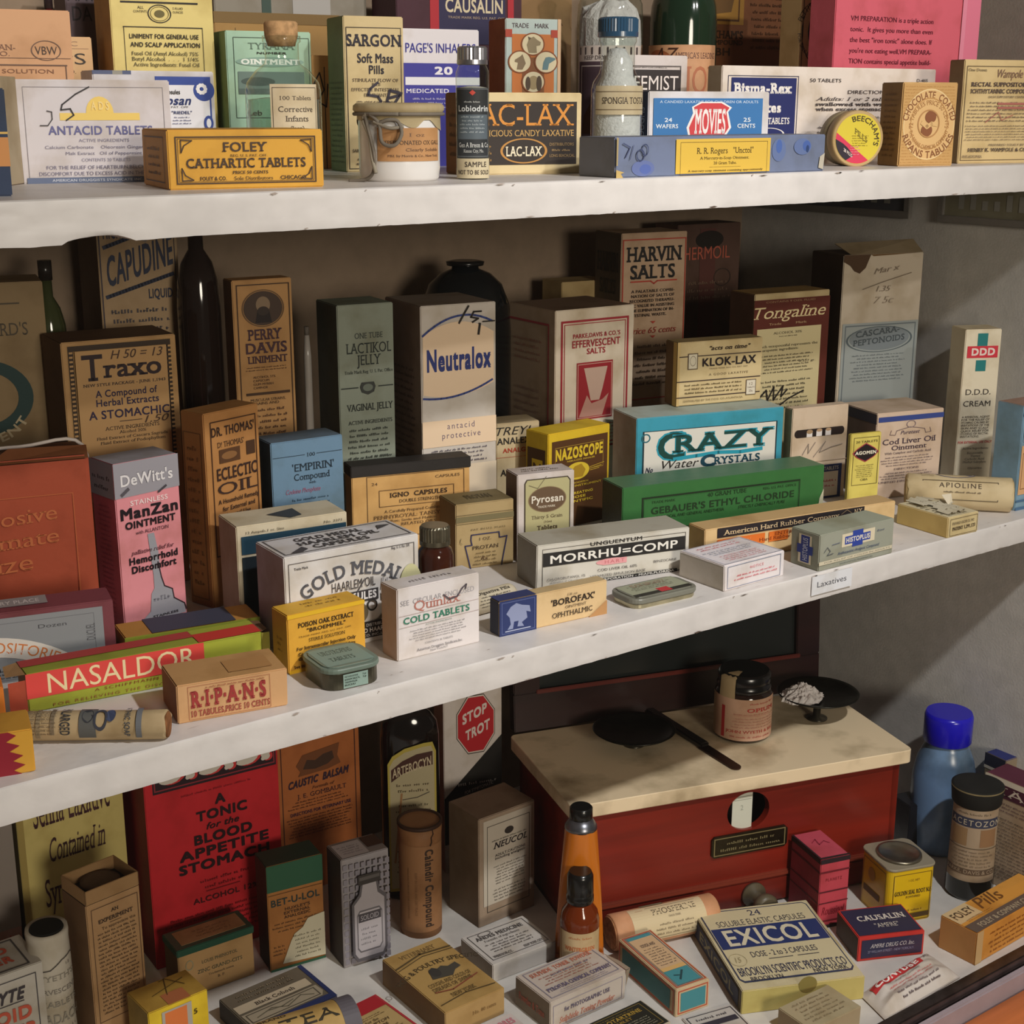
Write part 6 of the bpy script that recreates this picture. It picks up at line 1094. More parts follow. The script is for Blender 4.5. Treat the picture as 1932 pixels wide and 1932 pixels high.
small_tin('flat pocket tin with a red mark on its grey speckled lid', P, yaw, w_, d_, h_, '#cfc6a4', '#77766a', [], [('r',0,0,1,1,'#9a9c84'),('r',0,.0,1,.2,'#2f2e28'),('r',.45,.02,.65,.34,'#b83438'),('g',.1,.42,.9,.85,4,'#6a6a58'),('g',.2,.7,.8,.95,2,'#a8705c')], .5)

def lying(name, label, cat, group, a, b_, r, col, art, end=None, span=2.6, roll=0.9, seg=44, crumple=0.0, endname='end_cap', taper=1.0):
    """cylinder lying between two axis points; print on the side that faces up and out"""
    a, b_ = Vector(a), Vector(b_)
    ax = (b_ - a)
    L = ax.length
    ax.normalize()
    up = Vector((0, 0, 1)); up = (up - ax * up.dot(ax)).normalized()
    out = up.cross(ax)
    rotm = Matrix((out, up, ax)).transposed().to_4x4()
    rotm.translation = a
    e = empty(name, (0, 0, 0))
    e.matrix_world = rotm
    tag(e, label, cat, group)
    mb = MB()
    prof = [(r * .93, 0), (r, .0012)] + [(r * (1 + (taper - 1) * k / 8), L * k / 8) for k in range(1, 8)] + [(r * taper, L - .0012), (r * .93 * taper, L)]
    mb.lathe(prof, mat(col), seg)
    if crumple:
        for i, v in enumerate(mb.v):
            n = noise.noise(Vector(v) * 130) + .5 * noise.noise(Vector(v) * 330)
            s = 1 + crumple * n
            mb.v[i] = (v[0] * s, v[1] * s, v[2] + .002 * n)
    # u runs along the axis, v around: map through a helper face
    class Side:
        curved = False
        asp = L / (r * span)
        def at(self, u, v, off):
            ang = math.pi / 2 + roll - (v - .5) * span
            rr = r * (1 + (taper - 1) * u) * (1 + crumple * 1.15) + off + .0001
            return Vector((rr * math.cos(ang), rr * math.sin(ang), u * L))
    class Wrap(Side):
        pass
    f = Side()
    # subdivide rectangles around the curve
    art2 = []
    for it in art:
        if it[0] == 'r':
            n = max(1, int((it[4] - it[2]) * 16))
            for k in range(n):
                art2.append(('r', it[1], it[2] + (it[4] - it[2]) * k / n, it[3], it[2] + (it[4] - it[2]) * (k + 1) / n, it[5]))
        else:
            art2.append(it)
    offs = .0001
    for it in art2:
        paint(mb, f, [it], 6, offs)
        if it[0] != 'r':
            offs += .00005
        else:
            offs += .000004
    mb.build('wrapper', e)
    if end:
        m2 = MB()
        m2.lathe([(r * .86 * taper, -.001), (r * .9 * taper, .0006), (r * .8 * taper, .0012)], mat(end, 'cork'), seg)
        m2.build(endname, e, (0, 0, L))
        m2 = MB()
        m2.lathe([(r * .86, -.0012), (r * .9, -.0006), (r * .86, .001)], mat(end, 'cork'), seg)
        m2.build(endname, e, (0, 0, 0))
    return e
GROLL = 'paper wrapped rolls on the middle shelf'
lying('paper_roll', 'crumpled buff paper roll with dark blue print and a brown end at the shelf front', 'roll', GROLL, *((0.2361, 0.8053, 1.1998), (0.3046, 0.7592, 1.1998), 0.0087), '#b09a76',
      [('r',.40,.0,.52,1,'#5a5a58'),('r',.1,.0,.13,.9,'#8a7a60'),('r',.2,.1,.23,1,'#7a6c58'),('y','ENLARGED',.27,.1,.34,.95,'#3a3a3c','b'),('e',.46,.6,.04,.2,'#34363c'),('o',.55,.5,.05,.3,.3,'#3c3e48'),('e',.62,.6,.035,.18,'#3e4660'),('y','PATHIC SOAP',.72,.05,.76,.95,'#4a4c50','b'),('r',.80,.0,.84,1,'#6a6c70'),('g',.02,.1,.25,.9,9,'#6a5c48')], '#8a5c3a', roll=.75, crumple=.035)
lying('paper_tube', 'short cream paper pill tube half hidden behind the white cold tablets carton', 'roll', GROLL, *((0.5618, 0.8287, 1.1997), (0.608, 0.832, 1.1997), 0.0086), '#d4c7ac', [('t','Digestive Pills',.25,.55,.9,.68,'#4a443c','sb'),('g',.2,.1,.95,.5,4,'#5a544a')], '#c9bca4', roll=.7)
lying('paper_tube', 'long worn cream paper tube with a half round blue seal', 'roll', GROLL, *((1.0708, 0.842, 1.2068), (1.1334, 0.7728, 1.2068), 0.0157), '#cdb992',
      [('e',.46,.80,.19,.2,'#3c4c80'),('o',.46,.80,.175,.185,.06,'#cdb992'),('t','IMPORTED',.37,.80,.56,.85,'#c8bc9c','b'),('t','FROM PARIS',.37,.70,.56,.745,'#c8bc9c','b'),('f',.14,.05,.86,.50,.016,'#5a4e3c'),('t','APIOLINE',.3,.33,.7,.44,'#5a4c3c','w'),('g',.3,.2,.75,.28,1,'#6a5c48'),('l',[(.1,.72),(.14,.78),(.13,.7),(.2,.76),(.25,.74)],.014,'#8a7858'),('l',[(.13,.62),(.2,.66),(.25,.63)],.012,'#8a7858')], '#b49a6c', roll=.62, crumple=.01)

f_pinkl = carton('medicine_carton', 'dull pink carton cut off by the left edge on the case floor', 'box', 'medicine cartons on the case floor', (0.2378, 1.15, 0.8), 0.0, 0.08, 0.04, 0.1728, '#a8847a',
    {'F': [('r',0.55,0.4,1,1,'#8a8078'),('g',0.5,0.3,0.95,0.38,2,'#b05a50')]})
f_senna = carton('medicine_carton', 'tall yellow-cream laxative carton with brown script under the middle shelf', 'box', 'medicine cartons on the case floor', (0.3217, 1.15, 0.8), 4.0, 0.0966, 0.04, 0.1961, '#c9b872',
    {'F': [('r',0.0,0,0.06,1.0,'#a08c50'),('t','Senna Laxative',0.15,0.7879,0.87,0.9417,'#4a2c30','s'),('t','Contained in',0.27,0.6076,0.8,0.719,'#4a3030','si'),('t','Syrup Pepsin',0.2,0.3955,0.86,0.5281,'#4a2c30','s')]}, side={'L': '#6a5c40'})
f_sss = carton('medicine_carton', 'tall bright red blood tonic carton with heavy black capitals', 'box', 'medicine cartons on the case floor', (0.4238, 1.12, 0.8), -3.0, 0.1259, 0.07, 0.2134, '#c4242c',
    {'F': [('r',0.06,0.7997,0.985,1.0,'#2c1c22'),('f',0.07,0.8098,0.975,1.0,0.006,'#8a3038'),('t','S.',0.13,0.8298,0.39,0.99,'#c83c3c','bi'),('t','S.',0.42,0.8298,0.68,0.99,'#c83c3c','bi'),('t','S.',0.7,0.8298,0.96,0.99,'#c83c3c','bi'),('t','S.',0.11,0.8348,0.37,0.995,'#cfc8bc','hi'),('t','S.',0.4,0.8348,0.66,0.995,'#cfc8bc','hi'),('t','S.',0.68,0.8348,0.94,0.995,'#cfc8bc','hi'),('g',0.2,0.7547,0.85,0.7747,1,'#8a1a22'),('t','A',0.505,0.6896,0.585,0.7347,'#2a1418','h'),('t','TONIC',0.36,0.6295,0.745,0.6746,'#2a1418','h'),('t','for the',0.43,0.5845,0.68,0.6145,'#2a1418','bi'),('t','BLOOD',0.335,0.5244,0.775,0.5695,'#2a1418','h'),('t','APPETITE',0.22,0.4643,0.9,0.5094,'#2a1418','h'),('t','STOMACH',0.21,0.4042,0.9,0.4493,'#2a1418','h'),('g',0.35,0.3091,0.75,0.3692,2,'#7a161c'),('r',0.4,0.2991,0.66,0.3031,'#7a161c'),('t','ALCOHOL 12%',0.3,0.254,0.8,0.2791,'#4a1418','b'),('g',0.05,0.0788,0.92,0.219,6,'#7a161c')]}, side={'L': '#7c1a20'})
f_gomb = carton('medicine_carton', 'rust orange caustic balsam carton with an engraved horse scene', 'box', 'medicine cartons on the case floor', (0.5742, 1.165, 0.8), -4.0, 0.0874, 0.035, 0.1745, '#b46a38',
    {'F': [('f',0.04,-0.05,0.945,0.9804,0.005,'#4a2c24'),('a',"GOMBAULT'S",0.5,0.6408,0.32,0.049,123,64,'#3a2838','b'),('p',[(0.22,0.778),(0.3,0.8367),(0.75,0.8629),(0.72,0.791),(0.76,0.7388),(0.6,0.7192),(0.24,0.7127),(0.27,0.7388)],'#7a4a2c'),('p',[(0.3,0.7518),(0.35,0.8041),(0.45,0.791),(0.55,0.8172),(0.66,0.8237),(0.68,0.778),(0.6,0.7518),(0.45,0.7388)],'#4a3428'),('t','CAUSTIC  BALSAM',0.12,0.6474,0.86,0.6931,'#3a2838','hi',0.0196),('t','Formula of',0.4,0.6212,0.68,0.6376,'#5a3424','si'),('t','J. E. GOMBAULT',0.22,0.5788,0.82,0.6049,'#4a2c30','s'),('g',0.1,0.5168,0.85,0.569,3,'#5a3424'),('t','DIRECTIONS FOR VETERINARY USE',0.13,0.4808,0.87,0.5004,'#3a2440','b'),('g',0.08,0.347,0.9,0.471,7,'#5a3424')]}, side={'L': '#6a3a20'})
f_stop = carton('medicine_carton', 'white and black carton with a red octagon stop sign under the middle shelf', 'box', 'medicine cartons on the case floor', (0.7291, 1.11, 0.8), -14.0, 0.0614, 0.0287, 0.2012, '#d6ccc4',
    {'F': [('p',[(0.0,0.1575),(1,0.1575),(1,0.7136),(0.08,0.4355),(0.0,0.4103)],'#25221f'),('p',[(0.8826,0.8539),(0.6878,0.9451),(0.4122,0.9451),(0.2174,0.8539),(0.2174,0.7249),(0.4122,0.6337),(0.6878,0.6337),(0.8826,0.7249)],'#3a3430'),('p',[(0.8734,0.8519),(0.6839,0.9404),(0.4161,0.9404),(0.2266,0.8519),(0.2266,0.7268),(0.4161,0.6384),(0.6839,0.6384),(0.8734,0.7268)],'#d8ccc0'),('p',[(0.8595,0.849),(0.6782,0.9334),(0.4218,0.9334),(0.2405,0.849),(0.2405,0.7297),(0.4218,0.6454),(0.6782,0.6454),(0.8595,0.7297)],'#bc2a30'),('t','STOP',0.32,0.7936,0.74,0.8484,'#e4d4cc','h',0.0505),('t','TROT',0.37,0.7051,0.79,0.7599,'#e4d4cc','h',0.0505),('g',0.2,0.4608,0.95,0.4945,1,'#a8a09a'),('t','FOR SYMPTOMATIC',0.35,0.4187,0.85,0.4355,'#b8b0aa','',0.0337),('t','RELIEF OF',0.3,0.385,0.55,0.4018,'#b8b0aa','',0.0168),('g',0.2,0.3092,0.85,0.3429,1,'#8a847e')]}, side={'L': '#b48c80'})
f_exp = carton('medicine_carton', 'tall open-topped tan carton headed an experiment', 'box', 'medicine cartons on the case floor', (0.3365, 1.0336, 0.8), 8.63, 0.0483, 0.0388, 0.1367, '#a8845c',
    {'F': [('f',0.08,0.2004,0.95,0.9588,0.004,'#5a4230'),('t','AN',0.44,0.9011,0.58,0.9217,'#3a2c24','sb'),('t','EXPERIMENT',0.2,0.8516,0.84,0.8763,'#3a2c24','sb'),('r',0.4,0.8351,0.62,0.8376,'#3a2c24'),('t','To appreciate the',0.25,0.8063,0.88,0.8228,'#4a3828','s'),('g',0.15,0.2416,0.9,0.798,21,'#4a3828',0.08)]}, side={'L': '#6f5338', 'T': '#2a1f18'})

w_, d_, h_ = f_exp['size']
mb = MB()
m_ = mat('#9a7850')
for (x0, y0, x1, y1) in ((0, 0, w_, .0012), (0, d_ - .0012, w_, d_), (0, 0, .0012, d_), (w_ - .0012, 0, w_, d_)):
    mb.box(x0, y0, h_, x1, y1, h_ + .012, m_, .0003)
mb.build('open_rim', f_exp)
mb = MB()
mb.lathe([(.012, 0), (.016, .004), (.016, .006), (.012, .0065)], mat('#5a4430'), 24)
mb.build('bottle_top', f_exp, (w_ / 2, d_ / 2, h_))

f_powd = carton('medicine_carton', 'white and grey powder carton with large orange-red lettering at the lower left corner', 'box', 'medicine cartons on the case floor', (0.2143, 1.0325, 0.8), 2.0, 0.085, 0.05, 0.1005, '#b8b2a8',
    {'F': [('f',0.05,0.05,0.93,0.93,0.008,'#4a4648'),('t','PACTYTE',0.2,0.74,0.82,0.85,'#3a3438','hi'),('r',0.5,0.72,0.8,0.728,'#3a3438'),('t','STEROID',0.1,0.56,0.86,0.68,'#b8523c','h'),('t','POWDER',0.1,0.4,0.9,0.52,'#b8523c','h'),('t','sterile',0.4,0.28,0.85,0.35,'#b8523c','i')],
    'T': [('f',0.05,0.06,0.9,0.92,0.03,'#4a4648'),('t','STEROID',0.1,0.55,0.8,0.75,'#b8523c','h'),('t','POWDER',0.1,0.25,0.8,0.45,'#b8523c','h')]}, side={'T': '#b0aaa0'})
f_louis = carton('medicine_carton', 'tan carton with a green-edged lid behind the yellow cube', 'box', 'medicine cartons on the case floor', (0.422, 1.0641, 0.8), -1.19, 0.0703, 0.0311, 0.0481, '#ad8a5c',
    {'F': [('t','LOUIS PHENOTOL',0.3,0.6009,0.78,0.6608,'#3f4a3c','s'),('t','ZINC GRAND-CITS',0.24,0.4213,0.84,0.4912,'#3f4a3c','s'),('t','Trademark name',0.38,0.3216,0.72,0.3615,'#5a4c38','s'),('t','B. P.',0.5,0.2218,0.6,0.2717,'#5a4c38','s'),('o',0.14,0.6508,0.05,0.0998,0.15,'#8a9078')]}, side={'L': '#6f5436', 'T': '#9a7450'})

w_, d_, h_ = f_louis['size']
mb = MB()
mb.box(-.001, -.001, h_ - .006, w_ + .001, d_ + .001, h_ + .001, mat('#1f4a38', 'paint'), .0006, {'T': mat('#1f4a38', 'paint')})
mb.box(.006, .005, h_ + .001, w_ - .004, d_ - .003, h_ + .0013, mat('#9c7650'), 0)
paint(mb, Flat((.006, .005, h_ + .0013), (w_ - .01, 0, 0), (0, d_ - .008, 0)), [('g',.25,.2,.85,.8,3,'#7a5838')], 4)
mb.build('lid', f_louis)

f_yel = carton('medicine_carton', 'yellow cube carton with an orange and grey sticker at the lower left', 'box', 'medicine cartons on the case floor', (0.3615, 0.9817, 0.8), 3.66, 0.0523, 0.0376, 0.0571, '#d9b92c',
    {'F': [('r',0.22,0.0,0.72,0.93,'#a8a094'),('r',0.27,0.0,0.64,0.9,'#d0733c'),('t','KALPA',0.62,0.2,0.98,0.4,'#4a3c14','sb'),('t','5',0.75,0.7,0.81,0.78,'#4a3c14','b')],
    'T': [('r',0.35,0.0,0.72,0.42,'#a0603c'),('l',[(0.25,0.5),(0.85,0.75)],0.02,'#4a3c1c'),('l',[(0.45,0.35),(0.6,0.95)],0.02,'#4a3c1c'),('l',[(0.6,0.95),(0.8,0.5)],0.02,'#4a3c1c'),('l',[(0.5,0.9),(0.62,0.93)],0.02,'#4a3c1c')]}, side={'L': '#8a7030', 'T': '#a8863a'})
f_bet = carton('medicine_carton', 'dark green topped orange carton with a torn white patch', 'box', 'medicine cartons on the case floor', (0.5051, 1.0564, 0.8), -7.48, 0.0526, 0.03, 0.105, '#a8703a',
    {'F': [('r',0,0.753,1,1.0,'#2f5a42'),('r',0.02,0.7208,0.98,0.7262,'#5a3c20'),('t','BET-U-LOL',0.06,0.6134,0.93,0.6779,'#2c3a38','b'),('t',"HUXLEY'S",0.3,0.5544,0.75,0.5812,'#4a3020','b'),('t','EXTERNAL',0.28,0.5168,0.75,0.5436,'#4a3020','b'),('t','ANALGESIC',0.28,0.4792,0.75,0.506,'#4a3020','b'),('g',0.05,0.3557,0.95,0.4631,3,'#5a3c20'),('p',[(0.22,0.055),(0.38,0.2483),(0.45,0.3128),(0.6,0.3557),(0.7,0.4309),(1,0.4524),(1,0.0336)],'#cfc7ac'),('g',0.42,0.0765,0.95,0.3128,6,'#6a6450'),('r',0,0,1,0.0228,'#2f5a42'),('g',0.05,0.1409,0.3,0.2483,3,'#5a3c20')]}, side={'L': '#3a3024', 'T': '#233a2c'})
f_bottle = carton('medicine_carton', 'grey carton printed with a picture of a square screw-top bottle', 'box', 'medicine cartons on the case floor', (0.5615, 1.0225, 0.8), -5.47, 0.0462, 0.0322, 0.1085, '#9a9496',
    {'F': [('r',0.03,0.03,0.12,0.08,'#87828a'),('r',0.03,0.097,0.12,0.147,'#87828a'),('r',0.03,0.164,0.12,0.214,'#87828a'),('r',0.03,0.231,0.12,0.281,'#87828a'),('r',0.03,0.298,0.12,0.348,'#87828a'),('r',0.03,0.365,0.12,0.415,'#87828a'),('r',0.03,0.432,0.12,0.482,'#87828a'),('r',0.03,0.499,0.12,0.549,'#87828a'),('r',0.03,0.566,0.12,0.616,'#87828a'),('r',0.03,0.633,0.12,0.683,'#87828a'),('r',0.03,0.7,0.12,0.75,'#87828a'),('r',0.03,0.767,0.12,0.817,'#87828a'),('r',0.03,0.834,0.12,0.884,'#87828a'),('r',0.03,0.901,0.12,0.951,'#87828a'),('r',0.149,0.03,0.239,0.08,'#87828a'),('r',0.149,0.097,0.239,0.147,'#87828a'),('r',0.149,0.164,0.239,0.214,'#87828a'),('r',0.149,0.231,0.239,0.281,'#87828a'),('r',0.149,0.298,0.239,0.348,'#87828a'),('r',0.149,0.365,0.239,0.415,'#87828a'),('r',0.149,0.432,0.239,0.482,'#87828a'),('r',0.149,0.499,0.239,0.549,'#87828a'),('r',0.149,0.566,0.239,0.616,'#87828a'),('r',0.149,0.633,0.239,0.683,'#87828a'),('r',0.149,0.7,0.239,0.75,'#87828a'),('r',0.149,0.767,0.239,0.817,'#87828a'),('r',0.149,0.834,0.239,0.884,'#87828a'),('r',0.149,0.901,0.239,0.951,'#87828a'),('r',0.268,0.03,0.358,0.08,'#87828a'),('r',0.268,0.097,0.358,0.147,'#87828a'),('r',0.268,0.164,0.358,0.214,'#87828a'),('r',0.268,0.231,0.358,0.281,'#87828a'),('r',0.268,0.298,0.358,0.348,'#87828a'),('r',0.268,0.365,0.358,0.415,'#87828a'),('r',0.268,0.432,0.358,0.482,'#87828a'),('r',0.268,0.499,0.358,0.549,'#87828a'),('r',0.268,0.566,0.358,0.616,'#87828a'),('r',0.268,0.633,0.358,0.683,'#87828a'),('r',0.268,0.7,0.358,0.75,'#87828a'),('r',0.268,0.767,0.358,0.817,'#87828a'),('r',0.268,0.834,0.358,0.884,'#87828a'),('r',0.268,0.901,0.358,0.951,'#87828a'),('r',0.387,0.03,0.477,0.08,'#87828a'),('r',0.387,0.097,0.477,0.147,'#87828a'),('r',0.387,0.164,0.477,0.214,'#87828a'),('r',0.387,0.231,0.477,0.281,'#87828a'),('r',0.387,0.298,0.477,0.348,'#87828a'),('r',0.387,0.365,0.477,0.415,'#87828a'),('r',0.387,0.432,0.477,0.482,'#87828a'),('r',0.387,0.499,0.477,0.549,'#87828a'),('r',0.387,0.566,0.477,0.616,'#87828a'),('r',0.387,0.633,0.477,0.683,'#87828a'),('r',0.387,0.7,0.477,0.75,'#87828a'),('r',0.387,0.767,0.477,0.817,'#87828a'),('r',0.387,0.834,0.477,0.884,'#87828a'),('r',0.387,0.901,0.477,0.951,'#87828a'),('r',0.506,0.03,0.596,0.08,'#87828a'),('r',0.506,0.097,0.596,0.147,'#87828a'),('r',0.506,0.164,0.596,0.214,'#87828a'),('r',0.506,0.231,0.596,0.281,'#87828a'),('r',0.506,0.298,0.596,0.348,'#87828a'),('r',0.506,0.365,0.596,0.415,'#87828a'),('r',0.506,0.432,0.596,0.482,'#87828a'),('r',0.506,0.499,0.596,0.549,'#87828a'),('r',0.506,0.566,0.596,0.616,'#87828a'),('r',0.506,0.633,0.596,0.683,'#87828a'),('r',0.506,0.7,0.596,0.75,'#87828a'),('r',0.506,0.767,0.596,0.817,'#87828a'),('r',0.506,0.834,0.596,0.884,'#87828a'),('r',0.506,0.901,0.596,0.951,'#87828a'),('r',0.625,0.03,0.715,0.08,'#87828a'),('r',0.625,0.097,0.715,0.147,'#87828a'),('r',0.625,0.164,0.715,0.214,'#87828a'),('r',0.625,0.231,0.715,0.281,'#87828a'),('r',0.625,0.298,0.715,0.348,'#87828a'),('r',0.625,0.365,0.715,0.415,'#87828a'),('r',0.625,0.432,0.715,0.482,'#87828a'),('r',0.625,0.499,0.715,0.549,'#87828a'),('r',0.625,0.566,0.715,0.616,'#87828a'),('r',0.625,0.633,0.715,0.683,'#87828a'),('r',0.625,0.7,0.715,0.75,'#87828a'),('r',0.625,0.767,0.715,0.817,'#87828a'),('r',0.625,0.834,0.715,0.884,'#87828a'),('r',0.625,0.901,0.715,0.951,'#87828a'),('r',0.744,0.03,0.834,0.08,'#87828a'),('r',0.744,0.097,0.834,0.147,'#87828a'),('r',0.744,0.164,0.834,0.214,'#87828a'),('r',0.744,0.231,0.834,0.281,'#87828a'),('r',0.744,0.298,0.834,0.348,'#87828a'),('r',0.744,0.365,0.834,0.415,'#87828a'),('r',0.744,0.432,0.834,0.482,'#87828a'),('r',0.744,0.499,0.834,0.549,'#87828a'),('r',0.744,0.566,0.834,0.616,'#87828a'),('r',0.744,0.633,0.834,0.683,'#87828a'),('r',0.744,0.7,0.834,0.75,'#87828a'),('r',0.744,0.767,0.834,0.817,'#87828a'),('r',0.744,0.834,0.834,0.884,'#87828a'),('r',0.744,0.901,0.834,0.951,'#87828a'),('r',0.863,0.03,0.953,0.08,'#87828a'),('r',0.863,0.097,0.953,0.147,'#87828a'),('r',0.863,0.164,0.953,0.214,'#87828a'),('r',0.863,0.231,0.953,0.281,'#87828a'),('r',0.863,0.298,0.953,0.348,'#87828a'),('r',0.863,0.365,0.953,0.415,'#87828a'),('r',0.863,0.432,0.953,0.482,'#87828a'),('r',0.863,0.499,0.953,0.549,'#87828a'),('r',0.863,0.566,0.953,0.616,'#87828a'),('r',0.863,0.633,0.953,0.683,'#87828a'),('r',0.863,0.7,0.953,0.75,'#87828a'),('r',0.863,0.767,0.953,0.817,'#87828a'),('r',0.863,0.834,0.953,0.884,'#87828a'),('r',0.863,0.901,0.953,0.951,'#87828a'),('p',[(0.14,0.13),(0.14,0.6),(0.3,0.68),(0.34,0.78),(0.7,0.78),(0.74,0.68),(0.88,0.62),(0.88,0.13),(0.8,0.06),(0.24,0.06)],'#5c585c'),('p',[(0.19,0.14),(0.19,0.59),(0.34,0.66),(0.38,0.76),(0.66,0.76),(0.69,0.66),(0.83,0.6),(0.83,0.14),(0.78,0.09),(0.26,0.09)],'#a8a2a6'),('r',0.29,0.76,0.76,0.85,'#3c3836'),('r',0.31,0.8,0.74,0.83,'#5c5856'),('p',[(0.24,0.18),(0.24,0.49),(0.3,0.53),(0.72,0.53),(0.78,0.49),(0.78,0.18),(0.72,0.14),(0.3,0.14)],'#6a666a'),('p',[(0.26,0.19),(0.26,0.48),(0.31,0.515),(0.71,0.515),(0.76,0.48),(0.76,0.19),(0.71,0.155),(0.31,0.155)],'#b4aeb2'),('r',0.27,0.42,0.75,0.5,'#4a464a'),('t','SOLOID',0.32,0.435,0.7,0.48,'#a8a2a6','s'),('g',0.3,0.2,0.7,0.38,4,'#8a868a')],
    'T': [('r',0.05,0.05,0.62,0.85,'#b8b0b0'),('g',0.1,0.2,0.58,0.7,4,'#7a7276'),('r',0.66,0.3,1,0.9,'#4a342a')]}, side={'L': '#3c3230', 'T': '#8a807c'})
f_neuc = carton('medicine_carton', 'plain fawn carton with a framed white paper label and black capitals', 'box', 'medicine cartons on the case floor', (0.698, 1.0057, 0.8), 2.01, 0.0671, 0.0476, 0.1135, '#a08c78',
    {'F': [('r',0.08,0.1798,0.93,0.9627,'#c2b8a8'),('f',0.14,0.1146,0.9,0.9068,0.006,'#4a443c'),('e',0.53,0.8136,0.08,0.0326,'#3a3430'),('t','NEUCOL',0.25,0.6831,0.85,0.739,'#2c2628','sbi'),('t','ADULT,CAUTIONS',0.28,0.6085,0.82,0.6318,'#3a3434','b'),('t','including analgesic',0.28,0.5806,0.82,0.6039,'#3a3434','b'),('g',0.25,0.3476,0.85,0.534,7,'#5a544c'),('g',0.2,0.1985,0.88,0.3196,4,'#5a544c'),('g',0.2,0.7484,0.88,0.7763,1,'#5a544c')]}, side={'L': '#6f5c48', 'T': '#7a6450'})
f_andes = carton('medicine_carton', 'flat white cardboard box with a black framed medicine label', 'box', 'medicine cartons on the case floor', (0.6567, 0.9254, 0.8), -1.93, 0.0689, 0.0531, 0.0182, '#c4beb8',
    {'T': [('f',0.06,0.1,0.94,0.93,0.012,'#4a4648'),('t','ANDES MEDICINE',0.12,0.72,0.86,0.82,'#4a4648','sb'),('t','Formula of ingredients',0.2,0.62,0.75,0.68,'#6a6668','s'),('g',0.15,0.28,0.85,0.58,4,'#5a5658'),('t','WINDSOR,CT.',0.1,0.14,0.4,0.2,'#4a4648','sb'),('t','NEW YORK CITY',0.58,0.14,0.88,0.2,'#4a4648','sb'),('o',0.3,0.86,0.1,0.06,0.12,'#4a4648')]}, side={'L': '#8f8376', 'T': '#c8c2bc'})
f_horse = carton('medicine_carton', 'worn tan veterinary specific carton with an engraved animal on its lid', 'box', 'medicine cartons on the case floor', (0.5776, 0.8821, 0.8), 0.72, 0.0612, 0.0989, 0.0254, '#b08f5c',
    {'T': [('l',[(0.02,0.78),(0.5,0.86),(0.98,0.82)],0.02,'#5a4a30'),('l',[(0.02,0.74),(0.5,0.82),(0.98,0.78)],0.01,'#5a4a30'),('t','VETERINARY',0.2,0.87,0.8,0.93,'#8a7048','s'),('a','HOG & POULTRY SPECIFIC',0.5,-0.05,0.7,0.06,125,55,'#4a4030','s'),('p',[(0.3,0.46),(0.36,0.58),(0.44,0.62),(0.5,0.58),(0.58,0.6),(0.66,0.56),(0.8,0.58),(0.82,0.5),(0.7,0.48),(0.6,0.42),(0.45,0.44)],'#4c4840'),('e',0.42,0.54,0.08,0.07,'#3f3c38'),('t','COUGHS AND COLDS OF',0.15,0.36,0.85,0.41,'#5a4a30','s'),('t','DISEASES OF SWINE',0.15,0.29,0.8,0.34,'#5a4a30','s'),('l',[(0.15,0.28),(0.4,0.24),(0.9,0.32)],0.014,'#8a4a38'),('t','NEW YORK',0.3,0.15,0.7,0.2,'#5a4a30','s'),('l',[(0.05,0.1),(0.5,0.14),(0.95,0.1)],0.012,'#5a4a30')],
    'F': [('t','No. 80 cents',0.45,0.5,0.85,0.62,'#8a6a40','s')]}, side={'L': '#7a5c38', 'T': '#b49258'})
f_book = carton('medicine_carton', 'flat red and tan carton with a printed panel at the bottom edge', 'box', 'medicine cartons on the case floor', (0.5146, 0.8951, 0.8), 5.96, 0.0516, 0.0622, 0.0075, '#a88a58',
    {'T': [('r',0,0.72,1,1,'#a8242c'),('r',0.93,0,0.97,1,'#b0343c'),('r',0.97,0,1,1,'#cfc8b8'),('g',0.25,0.58,0.8,0.66,2,'#5a4a30'),('t','For the',0.35,0.51,0.6,0.56,'#4a3c28','s'),('t','SYMPTOM',0.28,0.42,0.75,0.48,'#4a3c28','i'),('t','PURE',0.45,0.34,0.65,0.385,'#4a3c28','b'),('g',0.25,0.05,0.85,0.3,5,'#5a4a30')]}, side={'L': '#5a2a2a', 'T': '#b89c68'})
f_black = carton('medicine_carton', 'navy and cream herb carton with a scrolled label at the bottom', 'box', 'medicine cartons on the case floor', (0.4417, 0.9611, 0.8), 3.22, 0.0811, 0.0595, 0.0186, '#5a5248',
    {'T': [('r',0.0,0.0,0.99,0.12,'#2c3660'),('r',0.95,0.0,1,1,'#2c3660'),('r',0.03,0.47,0.9,0.66,'#c4b498'),('t','Black Cohosh',0.25,0.52,0.72,0.6,'#3a3028','sb'),('p',[(0.04,0.14),(0.03,0.42),(0.92,0.42),(0.93,0.24),(0.88,0.14)],'#a89c84'),('f',0.06,0.17,0.88,0.39,0.02,'#5a5244'),('l',[(0.15,0.25),(0.35,0.33),(0.5,0.22),(0.7,0.34),(0.82,0.24)],0.02,'#6a6250'),('l',[(0.3,0.3),(0.45,0.27),(0.6,0.32)],0.02,'#6a6250'),('g',0.1,0.72,0.85,0.92,2,'#8a7c64')]}, side={'L': '#3a3430', 'F': '#2c3660', 'T': '#6a6050'})
